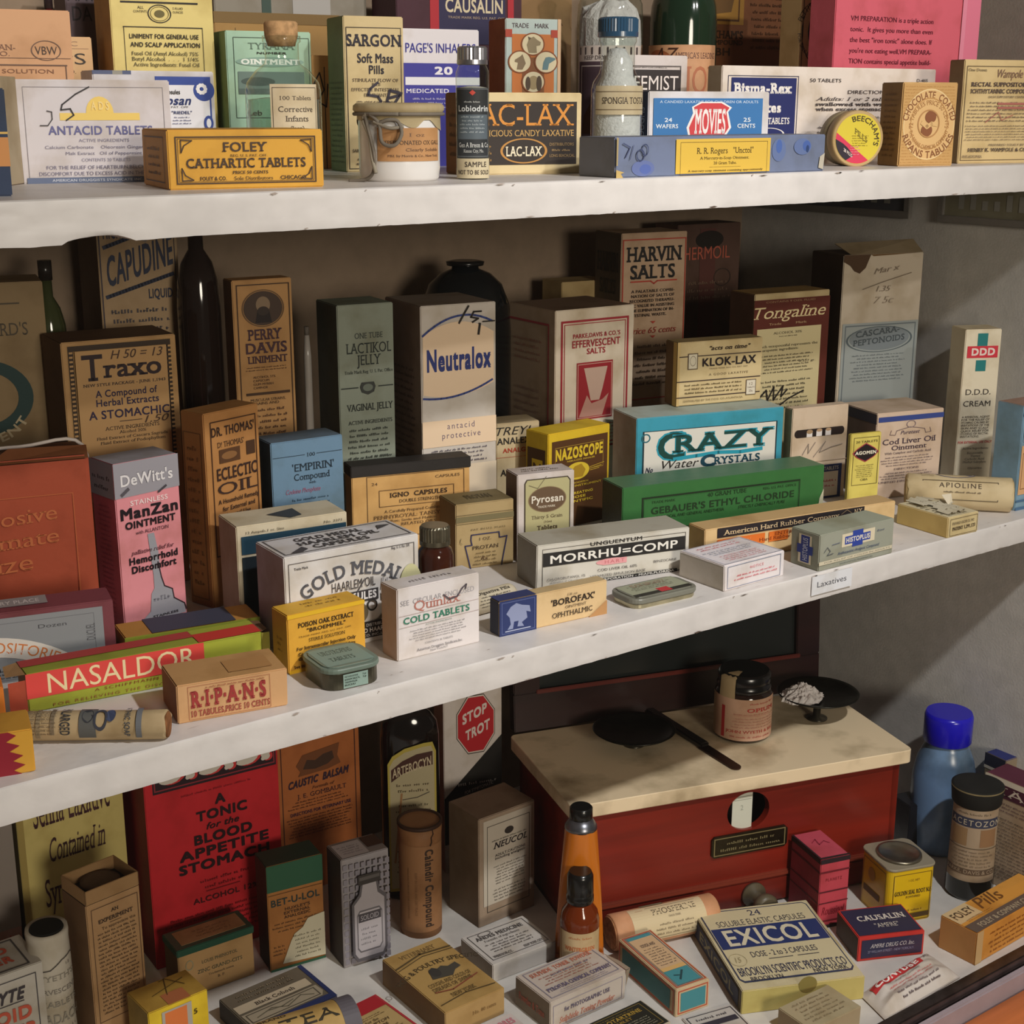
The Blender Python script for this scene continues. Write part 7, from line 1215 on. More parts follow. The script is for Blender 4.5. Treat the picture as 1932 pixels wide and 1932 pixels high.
f_sulph = carton('medicine_carton', 'worn white toner powder carton with faint orange and violet print', 'box', 'medicine cartons on the case floor', (0.6538, 0.839, 0.8), -0.02, 0.0833, 0.049, 0.0281, '#c2b6aa',
    {'T': [('f',0.06,0.08,0.95,0.94,0.018,'#8a8490'),('t','SULPHIDE  TONER  POWDER',0.11,0.75,0.9,0.86,'#c4745c','sb'),('g',0.14,0.42,0.86,0.7,4,'#b8786a'),('g',0.3,0.6,0.8,0.7,1,'#8a8498'),('t','PYROFUSA CHEMICAL COMPANY',0.1,0.24,0.93,0.34,'#6a6280','sb'),('g',0.15,0.12,0.88,0.21,2,'#7a7490')],
    'F': [('f',0.04,0.1,0.95,0.85,0.02,'#9a92a0'),('t','for PHOTOGRAPHIC USE',0.18,0.52,0.78,0.66,'#6a6278','sb'),('t','Sulphide Toning Powder',0.12,0.18,0.85,0.36,'#c4745c','si')],
    'L': [('t','Powder & Tone',0.12,0.35,0.85,0.6,'#b0604c','sb')]}, side={'L': '#7f705e', 'T': '#c0b2a6'})

w_, d_, h_ = f_sulph['size']
mb = MB()
mb.add([(w_, 0, h_), (w_ + .012, .008, h_ * .75), (w_ + .013, d_ * .5, h_ * .7), (w_, d_ * .7, h_)], [(0, 1, 2, 3)], mat('#b09e88'))
mb.add([(w_, 0, h_ * .98), (w_ + .012, .008, h_ * .74), (w_ + .009, .01, h_ * .1), (w_, 0, .003)], [(0, 1, 2, 3)], mat('#a89680'))
mb.build('end_flap', f_sulph)

f_iodo = carton('medicine_carton', 'black topped flat carton with gold lettering at the bottom edge', 'box', 'medicine cartons on the case floor', (0.6647, 0.7771, 0.8), -0.13, 0.0698, 0.0384, 0.0125, '#b8ac98',
    {'T': [('r',0.03,0.03,0.97,0.97,'#262822'),('f',0.08,0.08,0.92,0.92,0.02,'#7a6838'),('t','IODOTARTRINE',0.15,0.66,0.85,0.78,'#b0903c','sb'),('g',0.2,0.8,0.8,0.87,1,'#8a7438'),('t','TABLET',0.35,0.54,0.65,0.62,'#b0903c','s'),('g',0.3,0.15,0.9,0.5,5,'#a8a48c')]}, side={'T': '#b8ac98'})
f_teal = carton('medicine_carton', 'long teal and cream carton with red borders lying end-on', 'box', 'medicine cartons on the case floor', (0.7531, 0.7922, 0.8), -7.18, 0.035, 0.0895, 0.0269, '#cfb894',
    {'F': [('f',0.06,0.08,0.95,0.92,0.04,'#c0563c'),('r',0.14,0.16,0.88,0.82,'#4a8c94')],
    'L': [('f',0.02,0.05,0.97,0.93,0.05,'#b0503c'),('r',0.08,0.14,0.91,0.84,'#3a6a6c')],
    'T': [('f',0.05,0.02,0.95,0.98,0.012,'#c0563c'),('f',0.1,0.04,0.88,0.96,0.006,'#6a6a80'),('r',0.14,0.05,0.84,0.29,'#4a9098'),('r',0.14,0.9,0.84,0.95,'#4a9098'),('r',0.14,0.29,0.84,0.9,'#d0b088'),('r',0.14,0.29,0.84,0.35,'#d8b070'),('t','IODIDE AND',0.28,0.74,0.7,0.79,'#4a4040','b'),('g',0.2,0.38,0.8,0.72,8,'#6a5a50'),('l',[(0.35,0.12),(0.6,0.24)],0.02,'#2c4a50'),('l',[(0.3,0.2),(0.42,0.18)],0.014,'#2c4a50')]}, side={'L': '#c4ac88', 'T': '#cdb692'})
f_exicol = carton('medicine_carton', 'flat cream capsules box with a navy name band at the front of the case floor', 'box', 'medicine cartons on the case floor', (0.8017, 0.7623, 0.8), -24.46, 0.1125, 0.1291, 0.0228, '#cdbf8c',
    {'T': [('p',[(0.06,0.08),(0.03,0.12),(0.03,0.94),(0.06,0.97),(0.94,0.97),(0.97,0.94),(0.97,0.12),(0.94,0.08)],'#3a4058'),('p',[(0.065,0.1),(0.04,0.13),(0.04,0.935),(0.065,0.96),(0.935,0.96),(0.96,0.935),(0.96,0.13),(0.935,0.1)],'#cfc29c'),('t','24',0.435,0.87,0.54,0.94,'#2f3450','s'),('t','SOLUBLE ELASTIC CAPSULES',0.12,0.76,0.88,0.83,'#3c3c44',''),('r',0.045,0.48,0.955,0.74,'#2a3868'),('t','EXICOL',0.12,0.51,0.88,0.71,'#d8cfb4','b'),('t','DOSE - 2 to 3 CAPSULES',0.24,0.355,0.79,0.42,'#3c3c48',''),('r',0.36,0.315,0.56,0.322,'#3c3c48'),('r',0.6,0.315,0.78,0.322,'#3c3c48'),('t','BROOKLYN SCIENTIFIC PRODUCTS CO',0.06,0.15,0.94,0.245,'#2f3450','n'),('t','BROOKLYN',0.12,0.085,0.38,0.13,'#3c3c48',''),('t','NEW YORK',0.64,0.1,0.92,0.145,'#3c3c48',''),('o',0.11,0.34,0.07,0.075,0.05,'#a89c78'),('t','15',0.085,0.31,0.14,0.37,'#a89c78','i')],
    'F': [('e',0.53,0.95,0.075,0.35,'#8a7c44')],
    'L': [('r',0.06,0.1,0.94,0.85,'#2c3048'),('t','EXICOL',0.16,0.25,0.85,0.68,'#8a8464','b')]}, side={'L': '#6a5c40', 'F': '#bfb06a', 'T': '#cfc29c'})
f_caus = carton('medicine_carton', 'small navy box with bright red edges', 'box', 'medicine cartons on the case floor', (0.9438, 0.7572, 0.8), -24.87, 0.0646, 0.0479, 0.0245, '#c4352f',
    {'T': [('r',0.03,0.05,0.97,0.95,'#2e2c46'),('t','CAUSALIN',0.18,0.52,0.9,0.7,'#d8cfc4','sb'),('t','"AMFRE"',0.36,0.26,0.72,0.4,'#c8c0b4','s')],
    'F': [('r',0.05,0.12,0.97,0.88,'#2e2c46'),('t','AMFRE DRUG CO. Inc.',0.18,0.52,0.85,0.68,'#c8c0c0','si'),('t','27 WILLIAM STREET - NEW YORK,N.Y.',0.15,0.32,0.85,0.42,'#8a86a0','')]}, side={'L': '#4a3a34'})
f_fol = carton('medicine_carton', 'orange pills carton with a grey band at the front right corner of the case floor', 'box', 'medicine cartons on the case floor', (1.025, 0.6906, 0.8), 2.09, 0.1238, 0.0391, 0.0331, '#cc8c3c',
    {'T': [('r',0.0,0.45,0.28,0.98,'#cdb184'),('t','FOLEY',0.03,0.6,0.26,0.85,'#4a3c2c','b'),('t','Pills',0.32,0.55,0.62,0.95,'#6a4420','i'),('r',0.0,0.0,1,0.34,'#5a5048'),('t','FOLEY & COMPANY,CHICAGO',0.1,0.08,0.9,0.24,'#a8987c','b'),('g',0.06,0.38,0.4,0.5,2,'#8a5c28')],
    'F': [('r',0,0,0.08,1,'#c0a070'),('g',0.15,0.1,0.95,0.85,5,'#8a5020')]}, side={'L': '#a87a48', 'T': '#d29440'})
f_red = carton('medicine_carton', 'crimson square-topped box with thin black bands beside the wooden scale', 'box', 'medicine cartons on the case floor', (0.9549, 0.816, 0.8), -15.48, 0.0319, 0.0518, 0.073, '#bc4450',
    {'F': [('r',0,0.935,1,1,'#2c2024'),('r',0,0.8,1,0.825,'#6a2028'),('r',0,0.52,1,0.54,'#5a2028'),('r',0,0.36,1,0.375,'#5a2028'),('t','PLANETZ',0.2,0.68,0.75,0.72,'#8a2830','w'),('t','Roussinol',0.12,0.2,0.9,0.31,'#8f2430','i'),('r',0,0.1,1,0.12,'#6a2028'),('r',0,0,1,0.05,'#2c2024')],
    'L': [('r',0,0.935,1,1,'#241a1c'),('r',0,0.8,1,0.825,'#4a1a20'),('r',0,0.52,1,0.54,'#4a1a20'),('r',0,0.36,1,0.375,'#4a1a20')],
    'T': [('p',[(0,0),(1,0),(1,0.05),(0.06,0.06),(0.05,1),(0,1)],'#2c2024'),('l',[(0.3,0.6),(0.5,0.7),(0.45,0.5),(0.7,0.6),(0.8,0.5)],0.02,'#8f2c40')]}, side={'L': '#8a2c38', 'T': '#b84a5a'})
f_navy = carton('medicine_carton', 'navy topped carton standing by the right wall', 'box', 'medicine cartons on the case floor', (1.2077, 0.8, 0.8), -4.0, 0.018, 0.026, 0.1097, '#8a7a64',
    {'L': [('r',0,0.88,1,1,'#1c1f30'),('r',0,0.85,1,0.88,'#b8b0a0'),('g',0.2,0.5,0.9,0.75,3,'#4a4034')]}, side={'T': '#2c3470', 'L': '#7a6a54'})
f_k = carton('medicine_carton', 'cream carton with a maroon band and white letter at the right edge', 'box', 'medicine cartons on the case floor', (1.1607, 0.727, 0.8), 0.0, 0.034, 0.063, 0.1151, '#b29a80',
    {'L': [('r',0,0.95,1,1,'#d8ccb8'),('r',0,0.83,1,0.95,'#4a2030'),('t','KAL',0.12,0.855,0.95,0.93,'#d0c0b0','s'),('g',0.15,0.7,0.95,0.8,3,'#6a4a50'),('g',0.05,0.08,0.95,0.66,18,'#6a5a50',0.05)]}, side={'T': '#5a2438'})
f_kraft = carton('medicine_carton', 'small grey-tan kraft carton at the bottom edge in front of the cream capsules box', 'box', 'medicine cartons on the case floor', (0.8108, 0.6918, 0.8), -1.43, 0.0593, 0.0384, 0.0206, '#a8987a',
    {'T': [('g',0.1,0.15,0.9,0.9,6,'#968a6c')]}, side={'L': '#8a7c60', 'T': '#a89c7c'})
f_card = carton('medicine_carton', 'white card with black print at the bottom edge left of the kraft carton', 'box', 'medicine cartons on the case floor', (0.7473, 0.7495, 0.8), -11.96, 0.0493, 0.038, 0.002, '#c4bcb4',
    {'T': [('f',0.05,0.08,0.95,0.92,0.02,'#3a3640'),('r',0.1,0.45,0.9,0.62,'#3a3640'),('g',0.15,0.68,0.85,0.85,1,'#6a6468')]})
f_nor = carton('medicine_carton', 'flat white box with pink capitals cut off by the bottom edge', 'box', 'medicine cartons on the case floor', (0.5986, 0.8423, 0.8), 0.14, 0.0387, 0.0296, 0.0075, '#cbbfba',
    {'T': [('t','HONORES',0.1,0.55,0.9,0.8,'#c87884','b'),('g',0.1,0.15,0.9,0.45,3,'#c87884')]})
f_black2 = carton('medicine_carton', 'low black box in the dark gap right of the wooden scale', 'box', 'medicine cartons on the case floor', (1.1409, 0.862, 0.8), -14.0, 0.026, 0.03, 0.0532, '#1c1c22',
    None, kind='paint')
# ---------------- case floor: the box scale and its load
P = (0.755, 0.9355, 0.8)
sc = empty('box_scale', P, (0, 0, math.radians(-16.4)))
tag(sc, 'mahogany box scale with a stained marble top and its lid raised', 'scale')
W_, D_, H_ = .350, .155, 0.1427
MT = .0138
wood = mat('#8a2414', 'wood')
woodd = mat('#54180f', 'wood')
mb = MB()
ox, oz = (0.1793, 0.1035)
rx, rz = .0225, .0195
HB = H_ - MT
# front board with an oval opening: ring of quads from the oval to the board outline
seg = 64
z0b = .030
outline = []
for k in range(seg):
    a = 2 * math.pi * k / seg
    c, s = math.cos(a), math.sin(a)
    tx = ((W_ - .004 - ox) if c > 0 else (ox - .004)) / max(abs(c), 1e-6)
    tz = ((HB - oz) if s > 0 else (oz - z0b)) / max(abs(s), 1e-6)
    t = min(tx, tz)
    outline.append((ox + c * t, 0, oz + s * t))
corners = [(W_ - .004, 0, HB), (.004, 0, HB), (.004, 0, z0b), (W_ - .004, 0, z0b)]
for cpt in corners:
    i = min(range(seg), key=lambda i: (outline[i][0] - cpt[0]) ** 2 + (outline[i][2] - cpt[2]) ** 2)
    outline[i] = cpt
oval = [(ox + rx * math.cos(2 * math.pi * k / seg), 0, oz + rz * math.sin(2 * math.pi * k / seg)) for k in range(seg)]
inner = [(x, .008, z) for x, y, z in oval]
vs = outline + oval + inner
fs = []
for k in range(seg):
    j = (k + 1) % seg
    fs.append((k, seg + k, seg + j, j)[::-1])
    fs.append((seg + k, 2 * seg + k, 2 * seg + j, seg + j)[::-1])
mb.add(vs, fs, wood)
mb.box(.004, .0, 0, .012, D_, HB, wood, .0008)
mb.box(W_ - .012, .0, 0, W_ - .004, D_, HB, wood, .0008)
mb.box(.004, D_ - .008, 0, W_ - .004, D_, HB, wood, .0005)
mb.box(.004, .004, 0, W_ - .004, D_, .006, woodd, .0005)
mb.box(.012, .012, .03, W_ - .012, .05, .034, mat('#1a1412', 'dull'), 0)
mb.box(.012, .05, .034, W_ - .012, .054, HB - .002, mat('#15100e', 'dull'), 0)
mb.box(.0, -.003, .0285, W_, .003, .0345, mat('#8a3a28', 'wood'), .0015)
mb.build('case', sc)
mb = MB()
mb.box(.008, -.001, .002, W_ - .008, .010, .0275, mat('#7d2417', 'wood'), .001)
dr = mb.build('drawer', sc)
kx, kz = (0.1877, 0.0171)
part(dr, 'knob', [(.008, 0), (.0125, .001), (.0125, .004), (.006, .008), (.006, .018), (.012, .022), (.0128, .027), (.010, .031)], mat('#5c5340', 'paint'), 28, (kx, -.001, .0145), (math.radians(90), 0, 0))
nx0, nz0 = (0.1404, 0.0647)
nx1, nz1 = (0.222, 0.0611)
mb = MB()
nw = nx1 - nx0
pts = [(.003, 0), (nw - .003, 0), (nw, .003), (nw, .019), (nw - .003, .022), (.003, .022), (0, .019), (0, .003)]
mb.add([(x, -.0022, z) for x, z in pts] + [(x, 0, z) for x, z in pts], [tuple(range(8))] + [(i, (i + 8), (i + 1) % 8 + 8, (i + 1) % 8) for i in range(8)], mat('#4f4632', 'metal'))
paint(mb, Flat((0, -.0022, 0), (nw, 0, 0), (0, 0, .022)), [('f', .03, .08, .97, .92, .05, '#7a6c48'), ('g', .1, .2, .92, .8, 2, '#7a6e4c')], 2)
mb.build('name_plate', sc, (nx0, -.0002, nz0 - .004))
cx0, cz0 = (0.1638, 0.0851)
cx1, cz1 = (0.1842, 0.1193)
mb = MB()
mb.box(cx0, .0035, cz0 - .004, cx1 + .001, .0042, cz1 + .012, mat('#cfcfbe'), 0)
paint(mb, Flat((cx0, .0035, cz0 - .004), (cx1 + .001 - cx0, 0, 0), (0, 0, cz1 - cz0 + .016)), [('r', 0, .72, 1, .735, '#8a8c80'), ('r', .1, .66, .95, .668, '#8a8c80'), ('t', '2', .42, .45, .55, .55, '#a8aa9c', 's')], 2)
mb.build('index_card', sc)
mb = MB()
random.seed(5)
rounded(mb, W_ + .012, D_ + .010, MT, .006, mat('#ead4b0', 'marble'), HB, -.006, -.007)
mb.build('marble_top', sc)
# raised lid
mb = MB()
LH = .165
fr_ = mat('#30120d', 'wood')
for b_ in ((0, 0, 0, W_, .014, .040), (0, 0, LH - .03, W_, .014, LH), (0, 0, .040, .028, .014, LH - .03), (W_ - .028, 0, .040, W_, .014, LH - .03)):
    mb.box(*b_, fr_, .001)
mb.box(.024, -.0015, .038, W_ - .024, .001, .0425, mat('#7a2e22', 'wood'), .0008)
mb.box(.02, .006, .03, W_ - .02, .012, LH - .02, mat('#262a29', 'gloss'), 0)
mb.build('lid', sc, (0, D_ + .004, H_ + .001), (math.radians(-4), 0, 0))
# two weighing pans
pm = mat('#35352f', 'metal')
for (x, y, z), rr_, nm in (((0.1025, 0.0967, 0.1547), .041, 'weighing_pan'), ((0.3065, 0.0916, 0.1667), .042, 'weighing_pan')):
    mb = MB()
    mb.lathe([(.004, z - .0015), (rr_ * .6, z - .001), (rr_ * .93, z + .003), (rr_, z + .005), (rr_ * .98, z + .0058), (rr_ * .9, z + .0042), (rr_ * .6, z + .0004), (.0002, z)], pm, 56)
    mb.lathe([(.011, H_), (.011, H_ + .0012), (.004, H_ + .003), (.0035, z - .001)], mat('#6a6456', 'metal'), 24)
    mb.build(nm, sc, (x, y, 0))
# powder heap in the right pan
x, y, z = (0.2865, 0.0904, 0.1677)
p_ = (1.0556, 0.9416, 0.9687)
mb = MB()
n, q_ = 60, 16
vs, fs = [], []
for j in range(q_):
    for k in range(n):
        a = 2 * math.pi * k / n
        t = j / (q_ - 1)
        r = .0235 * (1 - t)
        z_ = .016 * (t ** .7)
        nn = noise.noise(Vector((math.cos(a) * r * 260, math.sin(a) * r * 260, 3))) + .6 * noise.noise(Vector((math.cos(a) * r * 700, math.sin(a) * r * 700, 9)))
        vs.append((r * math.cos(a) * (1 + .12 * nn), r * math.sin(a) * .85 * (1 + .12 * nn), z_ + .0032 * nn * (1 if 0 < j else 0)))
for j in range(q_ - 1):
    for k in range(n):
        fs.append((j * n + k, j * n + (k + 1) % n, (j + 1) * n + (k + 1) % n, (j + 1) * n + k))
mb.add(vs, fs, mat('#f2ecea', 'powder'))
tag(mb.build('white_powder', None, p_), 'heap of lumpy white powder in the right pan of the scale', 'powder', None, 'stuff')
# spatula lying on the marble
a_, b_ = Vector((0.942, 1.04, 0.9457)), Vector((0.9227, 0.8944, 0.9457))
L_ = (b_ - a_).length
t = empty('spatula', a_, (0, 0, math.atan2(b_.y - a_.y, b_.x - a_.x)))
tag(t, 'dark handled spatula lying on the marble between pan and jar', 'spatula')
mb = MB()
mb.box(-.01, -.0055, -.002, L_ * .62, .0055, .0035, mat('#1c1714', 'gloss'), .0018)
mb.build('handle', t)
mb = MB()
vs = [(L_ * .6, -.006, -.0022), (L_ * .95, -.0055, -.0022)] + [(L_ * .95 + .006 * math.sin(math.pi * k / 8), -.0055 * math.cos(math.pi * k / 8), -.0022) for k in range(1, 8)] + [(L_ * .95, .0055, -.0022), (L_ * .6, .006, -.0022)]
n = len(vs)
mb.add(vs + [(x, y, z + .0012) for x, y, z in vs], [tuple(range(n))[::-1], tuple(range(n, 2 * n))] + [(i, (i + 1) % n, (i + 1) % n + n, i + n) for i in range(n)], mat('#4a3630', 'metal'))
mb.build('blade', t)
# jar with a black lid on the marble
P, R_, H2 = ((0.9863, 0.9557, 0.9427), 0.0284, 0.052)
P = (P[0], P[1], P[2] + .0006)
b = empty('medicine_jar', P)
tag(b, 'round jar with a black lid and a pinkish label standing on the marble', 'jar')
part(b, 'body', [(R_ * .93, 0), (R_, .003), (R_, H2 * .9), (R_ * .9, H2 * .97), (R_ * .86, H2)], mat('#2a1810', 'darkglass'), 48)
part(b, 'lid', [(R_ * .93, H2 * .97), (R_ * .95, H2 * .99), (R_ * .95, H2 * 1.06), (R_ * .9, H2 * 1.1), (R_ * .92, H2 * 1.14), (R_ * .92, H2 * 1.28), (R_ * .84, H2 * 1.33)], mat('#0f0e0e', 'gloss'), 48)
label_patch(b, P, R_, H2 * .06, H2 * .9, 3.0, '#c9a288', [('r',.0,.0,.12,1,'#a88a68'),('r',.24,.04,.285,.80,'#a82c2c'),('g',.55,.86,.95,.95,1,'#b05a4c'),('t','OPIUM',.55,.70,.93,.79,'#b03c34','sb'),('r',.4,.6,.97,.605,'#c07a68'),('g',.35,.62,.9,.67,1,'#b86a5c'),('g',.38,.3,.95,.57,4,'#c08a78'),('t','JOHN WYETH & BRO.',.31,.19,.98,.255,'#b03c34','s'),('g',.33,.06,.95,.15,1,'#b86a5c')])
f0 = facing(P)
mb = MB()
def jp(a, r, z):
    return (math.cos(f0 + a) * r, math.sin(f0 + a) * r, z)
vs, fs = [], []
for i in range(7):
    a = -.95 + .11 * i
    vs += [jp(a, R_ * 1.012, H2 * .86), jp(a + .02 * math.sin(i * 2), R_ * .985, H2 * 1.1), jp(a, R_ * .97, H2 * 1.29 + .001 * math.sin(i * 3)), jp(a * .8, R_ * .72, H2 * 1.345), jp(a * .5, R_ * .45, H2 * 1.345 + .0006)]
for i in range(6):
    for j in range(4):
        fs.append((5 * i + j, 5 * i + 5 + j, 5 * i + 6 + j, 5 * i + 1 + j))
mb.add(vs, fs, mat('#b09a74'), True)
mb.build('paper_seal', b)

GB = 'bottles and tubes on the case floor'
# blue glass bottle by the right wall
P, R_, H2 = ((1.1816, 0.8536, 0.8), 0.0326, 0.1251)
b = empty('glass_bottle', P)
tag(b, 'round blue glass bottle with a bright cobalt screw cap by the right wall', 'bottle', GB)
part(b, 'body', [(R_ * .8, 0), (R_ * .88, .005), (R_ * .97, H2 * .3), (R_, H2 * .5), (R_ * .98, H2 * .66), (R_ * .88, H2 * .8), (R_ * .7, H2 * .91), (R_ * .62, H2 * .95), (R_ * .62, H2)], mat('#7898c0', 'marble'), 48)
part(b, 'cap', [(R_ * .72, H2 * .96), (R_ * .75, H2 * .97), (R_ * .75, H2 * 1.18), (R_ * .7, H2 * 1.215)], mat('#1c16b4', 'gloss'), 48)
# tall dark bottle with a paper label and tarred cap
P, R_, H2 = ((1.1298, 0.7763, 0.8), 0.0227, 0.0998)
b = empty('glass_bottle', P)
tag(b, 'tall dark bottle with a wide black top and a stained paper label', 'bottle', GB)
part(b, 'body', [(R_ * .95, 0), (R_ * 1.03, .004), (R_ * .97, H2 * .5), (R_ * .93, H2)], mat('#10120f', 'darkglass'), 44)
part(b, 'cap', [(R_ * .93, H2 * .97), (R_ * 1.04, H2 * 1.0), (R_ * 1.1, H2 * 1.15), (R_ * 1.1, H2 * 1.165), (R_ * .98, H2 * 1.172)], mat('#22221f', 'dull'), 44, mats={2: mat('#7a6c4c', 'dull')})
label_patch(b, P, R_ * 1.0, H2 * .22, H2 * .98, 2.5, '#a08c74', [('r',.03,.76,.97,.89,'#35384a'),('t','ACETOZONE',.07,.785,1.1,.86,'#b8ac94','w'),('g',.15,.92,.85,.98,1,'#6a5c4c'),('r',.1,.5,.4,.74,'#8f7250'),('r',.62,.5,.92,.74,'#8a6848'),('r',.0,.465,1,.475,'#5a4c3c'),('g',.1,.2,.9,.45,5,'#7a6854'),('r',.03,.1,.97,.18,'#5a4838'),('t','PARKE, DAVIS & CO.',.05,.115,.95,.165,'#a08c74','')], r1=R_ * .96)
# orange collapsible tube standing on its crimped end
P, R_, H2 = ((0.7455, 0.914, 0.8), 0.0225, 0.1307)
b = empty('ointment_tube', P, (0, 0, -0.5934))
tag(b, 'orange metal ointment tube standing upright with a black cap', 'tube', GB)
mb = MB()
vs, fs = [], []
n, q_ = 40, 14
for j in range(q_):
    t = j / (q_ - 1)
    rx_ = R_ * (1.0 - .36 * t ** 1.3)
    ry_ = R_ * (.10 + .56 * t ** .8)
    for k in range(n):
        a = 2 * math.pi * k / n
        dent = 1 - .16 * max(0, noise.noise(Vector((math.cos(a) * 1.5, math.sin(a) * 1.5, t * 3.2 + 2))))
        vs.append((rx_ * math.cos(a) * (1 if abs(math.sin(a)) < .3 else .98), ry_ * math.sin(a) * dent, .002 + t * (H2 - .002)))
for j in range(q_ - 1):
    for k in range(n):
        fs.append((j * n + k, j * n + (k + 1) % n, (j + 1) * n + (k + 1) % n, (j + 1) * n + k))
fs.append(tuple(range(n))[::-1])
mb.add(vs, fs, mat('#c8701c', 'gloss'), True)
mb.box(-R_, -R_ * .12, 0, R_, R_ * .12, .004, mat('#b8641c', 'gloss'), .0004)
mb.build('body', b)
part(b, 'shoulder', [(R_ * .65, H2 - .0005), (R_ * .64, H2 + .002), (R_ * .42, H2 + .010)], mat('#8a8c94', 'metal'))
part(b, 'cap', [(R_ * .44, H2 + .009), (R_ * .46, H2 + .010), (R_ * .46, H2 + .019), (R_ * .40, H2 + .0205)], mat('#121110', 'gloss'))
# small amber vial before it
P, R_, H2 = ((0.733, 0.8985, 0.8), 0.0176, 0.0713)
b = empty('glass_vial', P)
tag(b, 'small amber vial with a black cap and cream label before the orange tube', 'bottle', GB)
part(b, 'body', [(R_ * .92, 0), (R_, .003), (R_, H2 * .72), (R_ * .9, H2 * .84), (R_ * .66, H2 * .93), (R_ * .62, H2)], mat('#6a2a0c', 'darkglass'))
part(b, 'cap', [(R_ * .64, H2 * .96), (R_ * .7, H2 * .98), (R_ * .7, H2 * 1.05), (R_ * .66, H2 * 1.07), (R_ * .68, H2 * 1.1), (R_ * .66, H2 * 1.32), (R_ * .56, H2 * 1.38)], mat('#131211', 'gloss'))
label_patch(b, P, R_, H2 * .05, H2 * .64, 2.6, '#cdb48c', [('r',.0,.0,.1,1,'#a8804c'),('g',.25,.84,.8,.95,1,'#b87a50'),('t','WINTERGREEN',.2,.58,.82,.68,'#c06a40','sb'),('g',.25,.42,.8,.55,1,'#b87a50'),('t','U. S. P.',.38,.3,.62,.38,'#c06a40','s'),('g',.3,.05,.75,.26,2,'#b87a50')])
# peach paper tube
lying('paper_tube', 'peach paper tube with a cream label lying in front of the wooden scale', 'roll', 'paper wrapped rolls on the case floor', *((0.776, 0.9059, 0.8168), (0.879, 0.8785, 0.8168), 0.0168), '#d39c74',
      [('r',.16,.02,.86,.86,'#d6c39c'),('f',.32,.06,.80,.80,.012,'#6a5c48'),('t','PHOSFERINE',.36,.58,.78,.72,'#5a4c3c','s'),('t','TRADE MARK',.5,.48,.62,.52,'#6a5c48','s'),('f',.22,.1,.29,.76,.012,'#c09878'),('g',.36,.12,.78,.42,3,'#8a7a60'),('r',.3,.88,.52,1.0,'#8a8a6c')], '#b8845c', roll=.75)
# brown cardboard cylinder
P, R_, H2 = ((0.6548, 1.0395, 0.8), 0.0201, 0.1136)
b = empty('paper_tube', P)
tag(b, 'tall upright brown cardboard tube with dark lettering running down it', 'roll', 'paper wrapped rolls on the case floor')
part(b, 'body', [(R_ * .97, 0), (R_ * .97, H2 * .15), (R_, H2 * .86), (R_, H2 * .87), (R_ * 1.04, H2 * .985)], mat('#8f6440'), 44)
part(b, 'rim', [(R_ * 1.05, H2 * .975), (R_ * 1.05, H2), (R_ * .94, H2 * 1.002), (R_ * .93, H2 * .96), (.001, H2 * .955)], mat('#3a2418'), 44)
label_patch(b, P, R_ * .99, H2 * .06, H2 * .84, 2.6, '#946a46', [('y','Calandir Compound',.58,.06,.74,.96,'#3a2a20','h'),('y','KEEP IN COOL AND DRY PLACE',.40,.2,.44,.7,'#6a4a30','s'),('y','MANUFACTURED BY THE COMPOUND',.26,.15,.29,.75,'#6a4a30','s')], r1=R_)
mb = MB()
fc = Round(R_ * 1.045, H2 * .84, H2 * .98, facing(P), 2.6)
paint(mb, fc, [('l', [(.72, 1), (.74, .7), (.7, .5), (.71, .2), (.68, 0)], .06, '#2a1c14')], 2)
mb.build('crack', b)
# white paper wrapped roll standing at the left
P, R_, H2 = ((0.3105, 1.0551, 0.8), 0.0168, 0.1174)
b = empty('paper_roll', P)
tag(b, 'upright white paper wrapped tablet roll with a black top at the lower left', 'roll', 'paper wrapped rolls on the case floor')
mb = MB()
mb.lathe([(R_ * .95, 0), (R_, .002)] + [(R_ * (1 + .02 * math.sin(k)), H2 * k / 12) for k in range(1, 12)] + [(R_ * 1.01, H2 * .97), (R_ * .98, H2), (R_ * .75, H2 * .985)], mat('#bdb5a6'), 44)
for i, v in enumerate(mb.v):
    n = noise.noise(Vector(v) * 160)
    mb.v[i] = (v[0] * (1 + .02 * n), v[1] * (1 + .02 * n), v[2])
fc = Round(R_ * 1.035, 0, H2, facing(P), 2.8)
paint(mb, fc, [('l', [(.1, .72), (.3, .735), (.5, .745), (.7, .80), (.9, .82), (1, .81)], .008, '#4a4440'), ('t','12',.78,.75,.86,.77,'#7a746c',''),('t',"WYETH'S",.2,.66,.95,.70,'#8a8478','s'),('t','EFFERVESCENT',.1,.56,1.0,.595,'#7a746c','s'),('t','TABLETS',.3,.46,.98,.50,'#8a8478','s'),('t','HEADACHE',.12,.33,1.1,.40,'#8a8478','s'),('g',.1,.05,.95,.3,6,'#8a8478')], 3)
mb.build('wrapper', b)
part(b, 'end_cap', [(R_ * .78, H2 * .98), (R_ * .8, H2 * .99), (R_ * .76, H2 * 1.004)], mat('#1d1c1a', 'dull'))
